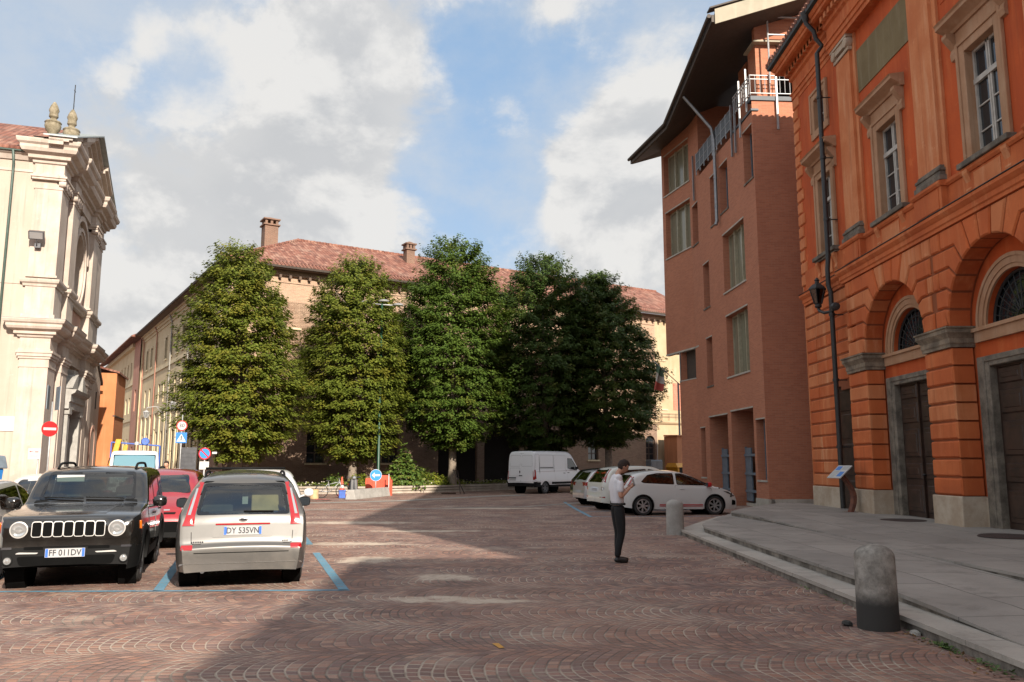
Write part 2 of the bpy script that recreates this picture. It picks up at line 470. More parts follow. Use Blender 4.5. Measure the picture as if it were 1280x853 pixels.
# modern block
M['modbrick'] = bricks('smooth_red_brick', (.44, .165, .088), (.35, .125, .068), (.38, .20, .13), .25, .066, .006, (.31, .115, .065), .35, .004, .25)
M['modbrick_side'] = M['modbrick']
M['concrete'] = m_stone('pale_concrete', (.46, .42, .36), (.34, .31, .26), 1.5)
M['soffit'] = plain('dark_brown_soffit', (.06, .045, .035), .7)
M['greymetal'] = plain('galvanised_grey_metal', (.22, .22, .225), .4, .6)
M['whitemetal'] = plain('white_painted_metal', (.33, .328, .325), .4)
M['railpanel'] = plain('perforated_grey_panel', (.06, .07, .08), .6)
M['bluegrey'] = plain('blue_grey_painted_steel', (.13, .16, .19), .5)
M['greenframe'] = plain('bronze_window_frame', (.32, .29, .20), .5)
M['blind'] = G('window_glass_with_blinds').fin((.19, .18, .125), .2, Specular_IOR_Level=.6)
M['creamfascia'] = stucco('cream_fascia', (.36, .32, .24), bump=.1)
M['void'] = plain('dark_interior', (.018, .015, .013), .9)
# church
M['church'] = stucco('pale_cream_stucco', (.42, .35, .285), (.365, .295, .235), (.46, .40, .335), .35, .2, streak=.4, grime=.5)
M['churchtrim'] = stucco('cream_stone_trim', (.47, .395, .335), (.37, .30, .245), (.51, .45, .39), 1.1, .25, streak=.6, grime=.5)
M['churchpink'] = stucco('faded_pink_stucco', (.42, .25, .19), (.36, .20, .145), (.46, .32, .25), .7, .2)
M['urnstone'] = m_stone('lichen_stone', (.28, .235, .165), (.13, .105, .06), 5)
M['lead'] = plain('grey_lead_flashing', (.26, .28, .27), .5, .3)
M['greenpipe'] = plain('green_copper_pipe', (.06, .09, .075), .5, .2)
# old brick palace
M['oldbrick'] = bricks('old_pale_brick', (.40, .245, .15), (.27, .14, .085), (.44, .34, .25), .27, .075, .010, (.30, .21, .15), .55, .008, .45)
M['chimneybrick'] = bricks('sooty_chimney_brick', (.20, .10, .062), (.14, .07, .045), (.22, .16, .12), .27, .075, .010, (.09, .06, .045), .6, .008, .4)
M['lowbrick'] = bricks('shade_darkened_brick', (.23, .14, .092), (.155, .085, .056), (.25, .19, .14), .27, .075, .010, (.12, .085, .06), .6, .008, .45)  # lower brick, slightly darker itself, with the trees' shade put into its colour
M['longcream'] = stucco('long_wing_ochre_stucco', (.56, .455, .29), (.46, .36, .215), (.62, .53, .37), .5, .2, grime=.45)
M['longtrim'] = stucco('pale_ochre_trim', (.55, .46, .30), bump=.2)
M['redpink'] = stucco('weathered_pink_stucco', (.40, .20, .14), bump=.2)
M['sidecream'] = stucco('cream_plaster', (.42, .325, .205), (.35, .255, .15), (.47, .39, .275), .6, .25)
M['lowortho'] = stucco('small_house_orange_stucco', (.48, .185, .075), (.40, .14, .05), (.52, .25, .12), .5, .2)
M['annex'] = stucco('annex_orange_stucco', (.46, .20, .10), bump=.2)
M['oldframe'] = plain('dark_window_timber', (.07, .05, .04), .6)
M['shutter'] = plain('faded_red_shutter', (.42, .17, .11), .7)
M['timber'] = plain('weathered_timber', (.10, .065, .045), .8)
# plants
M['bark'] = m_stone('hornbeam_bark', (.26, .21, .16), (.14, .11, .085), 6)
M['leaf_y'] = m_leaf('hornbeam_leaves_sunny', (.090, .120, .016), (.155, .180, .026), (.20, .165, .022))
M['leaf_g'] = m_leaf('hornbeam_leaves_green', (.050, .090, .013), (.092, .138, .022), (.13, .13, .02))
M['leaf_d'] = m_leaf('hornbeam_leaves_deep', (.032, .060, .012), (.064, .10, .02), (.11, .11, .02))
M['leaf_s'] = m_leaf('shrub_leaves', (.06, .11, .02), (.12, .18, .035), (.22, .20, .04))
M['leaf_l'] = m_leaf('lime_bedding_leaves', (.12, .17, .02), (.24, .26, .03), (.30, .24, .05))
M['petal'] = plain('flower_petals', (.65, .58, .50), .6, var=.4, scale=20)
M['soil'] = m_stone('soil', (.09, .065, .045), (.05, .036, .025), 5)
M['bedstone'] = m_stone('flower_bed_stone', (.44, .38, .31), (.30, .25, .20), 1.6)
# cars
M['rubber'] = plain('tyre_rubber', (.022, .021, .020), .8)
M['plastic'] = m_black_plastic()
M['gloss_black'] = plain('gloss_black', (.008, .008, .009), .12)
M['gap'] = plain('panel_gap', (.004, .004, .004), .8, Specular_IOR_Level=.05)
M['chrome'] = plain('chrome', (.75, .75, .76), .12, 1.0, var=.03)
M['alloy'] = plain('silver_alloy', (.55, .55, .56), .3, .85)
M['darkalloy'] = plain('dark_alloy', (.10, .10, .105), .35, .6)
M['redlens'] = G('red_lamp_lens').fin((.27, .004, .006), .12, Coat_Weight=1.0)
M['clearlens'] = G('clear_lamp_lens').fin((.40, .41, .41), .08, Metallic=.6, Coat_Weight=1.0)
M['darklens'] = G('dark_lamp_lens').fin((.05, .05, .055), .1, Metallic=.3, Coat_Weight=1.0)
M['amber'] = G('amber_lens').fin((.75, .16, .01), .2, Coat_Weight=1.0)
M['seat'] = plain('seat_cloth', (.06, .055, .05), .9)
M['tan'] = plain('tan_cardboard', (.45, .32, .17), .9)
M['plate_white'] = plain('plate_white', (.36, .36, .36), .4, var=.02)
M['dish'] = plain('grey_dish', (.30, .30, .30), .5)
M['plate_blue'] = plain('plate_blue', (.03, .12, .50), .4, var=.02)
M['ink'] = plain('plate_ink', (.02, .02, .025), .5, var=.02)
M['glass_car'] = m_glass('car_glass', (.42, .50, .46))
M['glass_dark'] = m_glass('privacy_glass', (.07, .08, .08))
M['p_dark'] = m_paint('dark_grey_metallic_paint', (.0075, .0068, .0064), .0, .12, .8)
M['p_silver'] = m_paint('warm_silver_paint', (.082, .077, .071), .3, .32)
M['p_red'] = m_paint('red_paint', (.27, .004, .009), .1, .3)
M['p_white'] = m_paint('white_paint', (.56, .55, .53), 0, .35)
M['p_cream'] = m_paint('cream_white_paint', (.60, .59, .53), 0, .35)
M['p_grey'] = m_paint('light_grey_metallic_paint', (.42, .405, .385), .15, .36)
M['p_lsilver'] = m_paint('bright_silver_paint', (.50, .49, .48), .5, .34)
M['p_black'] = m_paint('black_paint', (.011, .011, .012), .1, .3)
M['p_van'] = m_paint('van_white_paint', (.62, .62, .63), 0, .4)
M['p_blue'] = plain('blue_painted_steel', (.04, .10, .36), .4)
M['yellow'] = plain('yellow_painted_steel', (.55, .25, .01), .4)
# signs, street things
M['sign_red'] = plain('sign_red', (.42, .014, .016), .4, var=.04)
M['sign_blue'] = plain('sign_blue', (.02, .16, .50), .4, var=.04)
M['sign_cyan'] = plain('sign_sky_blue', (.02, .20, .52), .4, var=.04)
M['sign_white'] = plain('sign_white', (.46, .45, .43), .45, var=.04)
M['sign_grey'] = plain('sign_back_grey', (.35, .35, .35), .5, .4)
M['greenpost'] = plain('green_painted_post', (.012, .05, .028), .45)
M['rust'] = m_stone('corten_rust', (.19, .07, .04), (.10, .038, .025), 6)
M['bollard'] = m_stone('bollard_granite', (.38, .35, .31), (.15, .135, .115), 5, zdark=(.24, .42, (.035, .033, .03)))
M['bollard_far'] = m_stone('pale_bollard_granite', (.36, .34, .31), (.27, .25, .225), 4)
M['orangeplastic'] = plain('orange_red_plastic', (.50, .065, .028), .5)
M['conc_block'] = m_stone('grey_concrete', (.36, .34, .31), (.26, .245, .22), 3)
M['binblue'] = plain('blue_bin_plastic', (.02, .15, .42), .5)
M['manhole'] = m_stone('rusty_cast_iron', (.055, .03, .024), (.03, .02, .017), 12)
M['drygrass'] = plain('dry_leaves', (.16, .085, .03), .9, var=.5, scale=40)
M['weed'] = plain('weed_leaves', (.06, .10, .02), .7, var=.5, scale=40)
# people
M['skin'] = plain('skin', (.46, .24, .16), .5, var=.06)
M['hair'] = plain('dark_brown_hair', (.022, .011, .007), .85, var=.4, scale=60)
M['shirt'] = plain('white_cotton', (.66, .64, .66), .9, var=.05, scale=9)
M['trousers'] = plain('black_trousers', (.008, .008, .009), .85)
M['shoes'] = plain('black_shoes', (.012, .012, .012), .4)
M['flag_g'] = plain('flag_green', (.08, .13, .08), .9)
M['flag_w'] = plain('flag_white', (.36, .33, .29), .9)
M['flag_r'] = plain('flag_red', (.36, .07, .05), .9)
# ------------------------------------------------------------------ vehicles
def lerp_poly(pts, x):
    if x <= pts[0][0]: return pts[0][1]
    for (x0, z0), (x1, z1) in zip(pts, pts[1:]):
        if x <= x1: return z0 + (z1 - z0) * (x - x0) / max(x1 - x0, 1e-9)
    return pts[-1][1]

def chaikin(p, it=2):
    for _ in range(it):
        q = [p[0]]
        for a, b in zip(p, p[1:]):
            q.append((a[0] * .75 + b[0] * .25, a[1] * .75 + b[1] * .25)); q.append((a[0] * .25 + b[0] * .75, a[1] * .25 + b[1] * .75))
        q.append(p[-1]); p = q
    return p

def inset(poly, d):
    """move a closed polygon inward by d"""
    n = len(poly); A = sum(poly[i][0] * poly[(i + 1) % n][1] - poly[(i + 1) % n][0] * poly[i][1] for i in range(n))
    sg = 1 if A > 0 else -1; out = []
    for i in range(n):
        p0, p1, p2 = Vector(poly[i - 1]), Vector(poly[i]), Vector(poly[(i + 1) % n])
        a = (p1 - p0).normalized(); b = (p2 - p1).normalized()
        na = Vector((-a.y, a.x)) * sg; nb = Vector((-b.y, b.x)) * sg
        m = na + nb
        m = m / max(m.dot(na), .35)
        q = p1 + m * d; out.append((q.x, q.y))
    return out

def inside(poly, x, y):
    r = False; n = len(poly)
    for i in range(n):
        x0, y0 = poly[i]; x1, y1 = poly[(i + 1) % n]
        if (y0 > y) != (y1 > y) and x < (x1 - x0) * (y - y0) / (y1 - y0) + x0: r = not r
    return r

def rpoly(pts, r=.04, n=3):
    """round the corners of a polygon"""
    out = []; N = len(pts)
    for i in range(N):
        p0, p1, p2 = Vector(pts[i - 1]), Vector(pts[i]), Vector(pts[(i + 1) % N])
        a = (p0 - p1); b = (p2 - p1)
        d = min(r, a.length * .45, b.length * .45)
        A = p1 + a.normalized() * d; B = p1 + b.normalized() * d
        for k in range(n + 1):
            t = k / n
            q = A * (1 - t) ** 2 + p1 * 2 * t * (1 - t) + B * t * t
            out.append((q.x, q.y))
    return out

def circ(cx, cy, r, n=20, ry=None):
    return [(cx + r * math.cos(2 * PI * k / n), cy + (ry or r) * math.sin(2 * PI * k / n)) for k in range(n)]

class Skin:
    """a car shell: smooth loft between a side profile and plan widths"""
    def __init__(s, sp):
        s.sp = sp
        L, W = sp['L'], sp['W']
        h = L / 2
        prof = chaikin(sp['prof'], 2)
        for i in range(1, len(prof)):
            if prof[i][0] <= prof[i - 1][0]: prof[i] = (prof[i - 1][0] + 2e-4, prof[i][1])
        s.prof = prof; s.x0, s.x1 = prof[0][0], prof[-1][0]
        s.xf = sp['xf']; s.xr = sp['xf'] - sp['wb']; s.wr = sp['R']; s.ar = sp['R'] + sp.get('gapw', .055)
        st = set()
        for a, b in zip(prof, prof[1:]):
            d = math.hypot(b[0] - a[0], b[1] - a[1]); k = max(1, int(d / .045))
            for i in range(k): st.add(round(a[0] + (b[0] - a[0]) * i / k, 5))
        x = s.x0
        while x < s.x1: st.add(round(x, 5)); x += .05
        for ax in (s.xf, s.xr):
            for k in range(33):
                t = -1 + 2 * k / 32
                st.add(round(ax + s.ar * math.sin(t * PI / 2), 5))
        for ex in (s.x0, s.x1): st.add(ex)
        xs = sorted(v for v in st if s.x0 <= v <= s.x1)
        ys = [xs[0]]
        for v in xs[1:]:
            if v - ys[-1] > 1e-4: ys.append(v)
        s.xs = ys
        s.mesh()
    def zt(s, x): return lerp_poly(s.prof, x)
    def w(s, x):
        sp = s.sp; W = sp['W'] / 2; k = 1.0
        rf, kf = sp.get('rf', (.55, .16)); rr, kr = sp.get('rr', (.5, .14))
        if x > s.x1 - rf: k -= kf * ((x - s.x1 + rf) / rf) ** 2.4
        if x < s.x0 + rr: k -= kr * ((s.x0 + rr - x) / rr) ** 2.4
        return W * k
    def zlow(s, x):
        z = s.sp.get('sill', .22)
        if x > s.x1 - .6: z += s.sp.get('upf', .02) * (x - s.x1 + .6) / .6
        if x < s.x0 + .6: z += s.sp.get('upr', .08) * (s.x0 + .6 - x) / .6
        for ax in (s.xf, s.xr):
            d = abs(x - ax)
            if d < s.ar: z = max(z, s.wr + math.sqrt(s.ar ** 2 - d * d))
        return z
    def section(s, x):
        sp = s.sp; zt = s.zt(x); zl = min(s.zlow(x), zt - .004) ; w = s.w(x)
        zb = min(lerp_poly(sp['belt'], x), zt - .035)
        zb = max(zb, zl + .002)
        gh = max(zt - zb, 0)
        tum = sp.get('tum', .30)
        wt = w - .015 - tum * gh
        wt = max(wt, w * .45)
        cr = sp.get('crown', .045) * min(1, gh / .3 + .4)
        zc = max(zt - cr, zb + .001)
        pts = []
        zm = sp.get('zmid', .62); tk = sp.get('tuck', .055)
        def sidey(z):
            if z < zm: return w - tk * ((zm - z) / .45) ** 2
            return w - .035 * ((z - zm) / .45) ** 2
        s_lv = sp.get('levels', [.22 + .052 * i for i in range(22)])
        k = 16
        for i in range(k + 1):
            z = zl + (zb - zl) * i / k
            pts.append((sidey(z), z))
        yb = sidey(zb)
        wt = min(wt, yb - .002)
        r = min(sp.get('rc', .11), gh * .55, wt * .5)
        P0 = Vector((yb, zb)); P1 = Vector((wt, zc))
        d0 = (P1 - P0); l0 = d0.length
        A = P1 - d0.normalized() * min(r, l0 * .8) if l0 > 1e-6 else P1
        B = Vector((wt - r * 1.1, zc + cr * (1 - ((wt - r * 1.1) / wt) ** 2)))
        for i in range(1, 9): q = P0.lerp(A, i / 8); pts.append((q.x, q.y))
        for i in range(1, 6):
            t = i / 5; q = A * (1 - t) ** 2 + P1 * 2 * t * (1 - t) + B * t * t; pts.append((q.x, q.y))
        for i in range(1, 9):
            y = B.x * (1 - i / 8); pts.append((y, zc + cr * (1 - (y / wt) ** 2)))
        return pts
    def mesh(s):
        S = [s.section(x) for x in s.xs]; k = len(S[0]); N = 2 * k - 1
        V = []; F = []
        for x, sec in zip(s.xs, S):
            V += [(x, y, z) for y, z in sec] + [(x, -y, z) for y, z in sec[-2::-1]]
        for i in range(len(s.xs) - 1):
            for j in range(N - 1):
                F.append((i * N + j, (i + 1) * N + j, (i + 1) * N + j + 1, i * N + j + 1))
        s.V = V; s.F = F
        s.bvh = BVHTree.FromPolygons(V, F)
    def cast(s, axis, u, v, sg):
        """axis 'y': (u,v)=(x,z) from side sg;  'x': (u,v)=(y,z) from front(+1)/rear(-1);  'z': (u,v)=(x,y) from above"""
        if axis == 'y': o = Vector((u, sg * 3, v)); d = Vector((0, -sg, 0))
        elif axis == 'x': o = Vector((sg * 6, u, v)); d = Vector((-sg, 0, 0))
        else: o = Vector((u, v, 4)); d = Vector((0, 0, -1))
        h = s.bvh.ray_cast(o, d)
        if h[0] is None: return None
        n = h[1]
        if n.dot(d) > 0: n = -n
        return h[0], n

def patch(sk, axis, poly, sg, off, name, mat, parent, step=.07, hole=None, thick=0.0, along=False):
    """a sheet of any outline laid on the shell (a pane, a lamp lens, a door skin)"""
    verts = [Vector(p) for p in poly]; n = len(verts)
    edges = [(i, (i + 1) % n) for i in range(n)]
    if hole:
        b = len(verts); verts += [Vector(p) for p in hole]; m = len(hole)
        edges += [(b + i, b + (i + 1) % m) for i in range(m)]
    xs = [p[0] for p in poly]; ys = [p[1] for p in poly]
    x = min(xs) + step * .5
    while x < max(xs):
        y = min(ys) + step * .5
        while y < max(ys):
            if inside(poly, x, y) and not (hole and inside(hole, x, y)): verts.append(Vector((x, y)))
            y += step
        x += step
    vo, eo, fo = geometry.delaunay_2d_cdt(verts, edges, [], 0, 1e-5)[:3]
    idx = {}; V = []; F = []; NN = []
    for f in fo:
        c = (vo[f[0]] + vo[f[1]] + vo[f[2]]) / 3
        if not inside(poly, c.x, c.y) or (hole and inside(hole, c.x, c.y)): continue
        ok = True; tri = []
        for i in f:
            if i not in idx:
                h = sk.cast(axis, vo[i].x, vo[i].y, sg)
                if h is None: idx[i] = -1
                else:
                    d = h[1]
                    if along: d = {'y': Vector((0, sg, 0)), 'x': Vector((sg, 0, 0)), 'z': Vector((0, 0, 1))}[axis]
                    idx[i] = len(V); V.append(h[0] + d * off); NN.append(d)
            if idx[i] < 0: ok = False
            tri.append(idx[i])
        if ok: F.append(tri)
    mb = MB(); mb.add(V, F)
    if thick:
        cnt = {}
        for f in F:
            for a, b in ((f[0], f[1]), (f[1], f[2]), (f[2], f[0])): cnt[(a, b)] = cnt.get((a, b), 0) + 1
        for (a, b) in list(cnt):
            if (b, a) not in cnt:
                mb.add([V[a], V[b], V[b] - NN[b] * thick, V[a] - NN[a] * thick], [(0, 1, 2, 3)])
    return mb.build(name, mat, parent, smooth=35, merge=True)

def mirror2(poly): return [(-x, y) for x, y in poly][::-1]

def wheel(parent, x, y, Rr, wdt, rimmat, style, sg, tyre=None):
    T = Matrix.Translation((x, y, Rr)) @ Matrix.Rotation(-sg * PI / 2, 4, 'X')   # local +z points outward
    h = wdt / 2; ri = Rr * .70
    mb = MB()
    mb.lathe([(ri, -h + .02), (Rr * .86, -h), (Rr * .96, -h + .012), (Rr, -h + .04), (Rr, h - .04), (Rr * .96, h - .012), (Rr * .86, h), (ri + .008, h - .012), (ri, h - .03), (ri, -h + .02)], 36, T)
    o = mb.build('wheel', M['rubber'], parent, smooth=40)
    mb = MB()
    mb.lathe([(ri + .012, h - .016), (ri - .012, h - .012), (ri - .025, h - .03), (ri - .03, h - .10), (.05, h - .11)], 36, T)     # barrel
    if style[0] == 'spokes':
        n = style[1]
        for k in range(n):
            a = 2 * PI * k / n
            for da in ((-.09, .09) if style[2] == 2 else (0,)):
                Rm = T @ Matrix.Rotation(a + da, 4, 'Z')
                wd = style[3]
                P = [Rm @ Vector(p) for p in ((.03, -wd, h - .05), (ri - .012, -wd * .62, h - .025), (ri - .012, wd * .62, h - .025), (.03, wd, h - .05), (.03, -wd, h - .022), (ri - .012, -wd * .62, h - .012), (ri - .012, wd * .62, h - .012), (.03, wd, h - .022))]
                mb.hexa(P)
        mb.lathe([(.062, h - .06), (.058, h - .018), (0, h - .016)], 16, T)
    else:
        mb.lathe([(ri - .02, h - .03), (ri * .7, h - .012), (.07, h - .02), (0, h - .016)], 36, T)
    mb.build('rim', rimmat, o, smooth=35)
    mb = MB(); mb.lathe([(ri - .04, h - .075), (0, h - .074)], 24, T); mb.build('brake_disc', M['gap'], o)
    return o

def plate(parent, T, front, txt, w=.36, hh=.11, italian_both=True):
    """T maps local (x right, y up, z out) to the car"""
    mb = MB(); mb.M = T; mb.box(-w / 2, -hh / 2, -.012, w / 2, hh / 2, 0)
    o = mb.build('number_plate', M['plate_white'], parent)
    mb = MB(); mb.M = T
    mb.box(-w / 2 + .004, -hh / 2 + .004, 0, -w / 2 + .036, hh / 2 - .004, .0015)
    mb.box(w / 2 - .036, -hh / 2 + .004, 0, w / 2 - .004, hh / 2 - .004, .0015)
    mb.build('blue_band', M['plate_blue'], o)
    if txt: text_mesh(txt, hh * .98, M['ink'], o, T @ Matrix.Translation((0, -.002, .002)) @ Matrix.Diagonal((.86, 1, 1, 1)), 'plate_lettering', .0006, bold=.0018)
    return o

def car(name, label, cat, sp, group=None):
    root = empty(name, label=label, cat=cat, group=group)
    sk = Skin(sp); P = sp['paint']
    x0, x1 = sk.x0, sk.x1
    # ---- windows first: they decide the holes in the shell
    wins = []
    for nm, axis, poly, sgs, gl in sp['wins']:
        for sg in sgs:
            wins.append((nm, axis, poly, sg, gl))
    holes = [(axis, inset(poly, .022), sg) for nm, axis, poly, sg, gl in wins if not sp.get('solid')]
    zone_faces = {}
    V = sk.V
    for f in sk.F:
        c = sum((Vector(V[i]) for i in f), Vector()) / 4
        a = Vector(V[f[2]]) - Vector(V[f[0]]); b = Vector(V[f[3]]) - Vector(V[f[1]])
        nr = a.cross(b)
        cut = False
        for axis, poly, sg in holes:
            if axis == 'y':
                if c.y * sg > .3 and inside(poly, c.x, c.z) and abs(nr.y) > .35 * nr.length: cut = True; break
            elif c.x * sg > -.6 + 0 and inside(poly, c.y, c.z) and abs(nr.x) > .22 * nr.length:
                h = sk.cast('x', c.y, c.z, sg)
                if h and abs(h[0].x - c.x) < .12: cut = True; break
        if cut: continue
        zn = sp['zone'](c.x, abs(c.y), c.z) if 'zone' in sp else 'body'
        zone_faces.setdefault((zn, (zn == 'bumper' and c.x > 0) or (zn == 'cladding' and c.y > 0)), []).append(f)
    zm = {'body': P, 'bumper': M['plastic'], 'cladding': M['plastic'], 'roof': sp.get('roofmat', P), 'tail_panel': M['gloss_black']}
    for (zn, front), fs in zone_faces.items():
        mb = MB(); used = {}
        for f in fs:
            for i in f:
                if i not in used: used[i] = len(mb.v); mb.v.append(V[i])
            mb.f.append([used[i] for i in f]); mb.m.append(0)
        o = mb.build(zn, zm[zn], root, smooth=38, merge=3e-4)
    # ---- underside, wheel wells
    mb = MB(); W = sp['W'] / 2; sill = sp.get('sill', .22)
    mb.box(x0 + .12, -W + .27, sill + .02, x1 - .12, W - .27, sill + .22)
    mb.box(sk.xr + sk.ar + .02, -W + .09, sill + .012, sk.xf - sk.ar - .02, W - .09, sill + .12)
    for ax in (sk.xf, sk.xr):
        for sg in (1, -1):
            T = Matrix.Translation((ax, sg * (W - .30), sk.wr)) @ Matrix.Rotation(-sg * PI / 2, 4, 'X')
            mb.lathe([(0, 0), (sk.ar + .012, 0), (sk.ar + .012, .24)], 28, T)
    mb.build('underbody', M['gap'], root)
    # ---- arches
    if sp.get('arch'):
        am, aw = sp['arch']
        for ax in (sk.xf, sk.xr):
            for sg in (1, -1):
                mb = MB(); vs = []; n = 26
                for k in range(n + 1):
                    t = R(-16) + (PI + R(32)) * k / n
                    for rr, out in ((sk.ar - .012, -.03), (sk.ar - .012, .014), (sk.ar + aw * .55, .022), (sk.ar + aw, .004), (sk.ar + aw, -.02)):
                        px = ax + rr * math.cos(t); pz = sk.wr + rr * math.sin(t)
                        pz = max(pz, sill)
                        yy = sk.w(px) - (.055 * ((.62 - pz) / .45) ** 2 if pz < .62 else .035 * ((pz - .62) / .45) ** 2)
                        vs.append((px, sg * (yy + out), pz))
                fs = [(i * 5 + j, i * 5 + j + 1, (i + 1) * 5 + j + 1, (i + 1) * 5 + j) for i in range(n) for j in range(4)]
                mb.add(vs, fs); mb.build('wheel_arch', am, root, smooth=50)
    # ---- doors
    for nm, poly, sgs in sp.get('doors', []):
        for sg in sgs:
            pr = rpoly(poly, .05, 3)
            d = patch(sk, 'y', pr, sg, .0045, 'door', P, root, .06)
            patch(sk, 'y', inset(pr, -.007), sg, .002, 'door_gap', M['gap'], d, .09, hole=inset(pr, .004))
            hx, hz = sp.get('handle', {}).get(nm, (poly[0][0] + .16, .86))
            h = sk.cast('y', hx, hz, sg)
            if h:
                mb = MB(); y = h[0].y
                mb.box(hx - .085, y - sg * .01, hz - .014, hx + .085, y + sg * .034, hz + .014)
                mb.build('handle', sp.get('handlemat', P), d, bevel=.008, smooth=40)
    for seam in sp.get('seams', []):
        axis, poly, sgs = seam
        for sg in sgs:
            pr = rpoly(poly, .04, 3)
            patch(sk, axis, inset(pr, -.004), sg, .002, 'panel_gap', M['gap'], root, .08, hole=inset(pr, .004))
    # ---- panes
    for nm, axis, poly, sg, gl in wins:
        pr = rpoly(poly, .05, 3)
        w_ = patch(sk, axis, pr, sg, .004, nm, sp.get('solidglass', M['winglass']) if sp.get('solid') else M[gl], root, .08)
        fr = sp.get('frit', .045) if axis == 'x' else .026
        patch(sk, axis, pr, sg, .0065, 'window_seal', M['gloss_black'], w_, .12, hole=inset(pr, fr))
    for args in sp.get('patches', []):
        nm, axis, poly, sgs, mat = args[:5]; kw = args[5] if len(args) > 5 else {}
        for sg in sgs:
            for pl in ([poly, mirror2(poly)] if kw.get('mir') else [poly]):
                patch(sk, axis, pl, sg, kw.get('off', .008), nm, mat, root, kw.get('step', .06), thick=kw.get('thick', .012), hole=None)
    # ---- wheels
    for ax in (sk.xf, sk.xr):
        for sg in (1, -1):
            wheel(root, ax, sg * (W - .012 - sp.get('tw', .21) / 2 - sp.get('wi', .02)), sk.wr, sp.get('tw', .21), sp.get('rim', M['alloy']), sp.get('rimstyle', ('spokes', 5, 2, .03)), sg)
    # ---- door mirrors
    mx, mz, mm = sp.get('mirror', (x1 - 1.45, 1.02, P))
    for sg in (1, -1):
        h = sk.cast('y', mx, mz - .04, sg)
        y = abs(h[0].y) if h else W - .1
        mb = MB()
        mb.tube([(mx, sg * (y - .03), mz - .05), (mx - .01, sg * (y + .09), mz - .03)], .022, 8)
        vs = []; fs = []; n = 12
        for i, (dy, ry) in enumerate(((0.05, .2), (.07, .75), (.13, 1), (.2, .95), (.245, .7), (.255, .2))):
            for k in range(n):
                t = 2 * PI * k / n; c, s_ = math.cos(t), math.sin(t)
                c = math.copysign(abs(c) ** .6, c); s_ = math.copysign(abs(s_) ** .6, s_)
                vs.append((mx + .07 * ry * c + (.0 if c < 0 else .02 * ry), sg * (y + dy), mz + .03 + .085 * ry * s_))
        for i in range(5):
            for k in range(n): fs.append((i * n + k, i * n + (k + 1) % n, (i + 1) * n + (k + 1) % n, (i + 1) * n + k))
        fs += [tuple(range(n)), tuple(5 * n + k for k in range(n))]
        mb.add(vs, fs)
        mo = mb.build('mirror', mm, root, smooth=50)
        mb = MB(); mb.box(mx - .073, sg * (y + .075), mz - .035, mx - .07, sg * (y + .235), mz + .095)
        mb.build('mirror_glass', M['winglass'], mo)
    # ---- seats seen through the glass
    if not sp.get('solid'):
        belt = lerp_poly(sp['belt'], 0)
        mb = MB(); mb.box(x0 + .25, -W + .16, .42, x1 - 1.25, W - .16, .46)
        mb.box(x1 - 1.75, -W + .2, .6, sp.get('dash', x1 - 1.15), W - .2, belt - .10); mb.build('dashboard', M['plastic'], root, bevel=.03)
        for sx in sp.get('seats', (.1, -.85)):
            for sy in (.37, -.37):
                mb = MB()
                mb.hexa([(sx - .30, sy - .23, .45), (sx + .20, sy - .23, .45), (sx + .20, sy + .23, .45), (sx - .30, sy + .23, .45), (sx - .42, sy - .21, 1.12), (sx - .30, sy - .21, 1.12), (sx - .30, sy + .21, 1.12), (sx - .42, sy + .21, 1.12)])
                mb.box(sx - .44, sy - .13, 1.15, sx - .34, sy + .13, min(1.34, sp['H'] - .16))
                mb.build('seat', sp.get('seatmat', M['seat']), root, bevel=.03, smooth=40)
        T = Matrix.Translation((.55 + sp.get('wheelx', 0), .37, .98)) @ Matrix.Rotation(R(-62), 4, 'Y')
        mb = MB(); mb.tube([T @ Vector((.17 * math.cos(a * PI / 10), .17 * math.sin(a * PI / 10), 0)) for a in range(21)], .016, 6, caps=False)
        mb.tube([T @ Vector((-.17, 0, 0)), T @ Vector((.17, 0, 0))], .018, 6); mb.tube([T @ Vector((0, 0, -.02)), T @ Vector((0, 0, -.25))], .03, 6)
        mb.build('steering_wheel', M['plastic'], root, smooth=True)
    return root, sk

def bars(root, sk, xs, y, z_off, mat, r=.017, h=.06):
    """lengthwise roof rails"""
    for sg in (1, -1):
        pts = []
        n = 12
        for k in range(n + 1):
            x = xs[0] + (xs[1] - xs[0]) * k / n
            hz = sk.cast('z', x, sg * y, 1)
            z = hz[0].z if hz else 1.6
            e = min(k, n - k)
            pts.append((x, sg * y, z - .01 + (h if e > 1 else (h * .75 if e == 1 else 0)) + z_off))
        mb = MB(); mb.tube(pts, r, 8); mb.build('roof_rail', mat, root, smooth=50)

def wiper(root, sk, axis, sg, a, b, mat=None):
    pts = []
    for k in range(6):
        u = a[0] + (b[0] - a[0]) * k / 5; v = a[1] + (b[1] - a[1]) * k / 5
        h = sk.cast(axis, u, v, sg)
        if h: pts.append(h[0] + h[1] * .022)
    mb = MB(); mb.tube(pts, .009, 6); return mb.build('wiper', mat or M['plastic'], root)

XF = Matrix(((0, 0, 1, 0), (1, 0, 0, 0), (0, 1, 0, 0), (0, 0, 0, 1)))          # local x->+y, y->z, z->+x : text read from the front
XR = Matrix(((0, 0, -1, 0), (-1, 0, 0, 0), (0, 1, 0, 0), (0, 0, 0, 1)))        # read from behind
def onfront(sk, y, z, off=.01, sg=1):
    h = sk.cast('x', y, z, sg)
    x = h[0].x + sg * off
    return Matrix.Translation((x, y, z)) @ (XF if sg > 0 else XR)

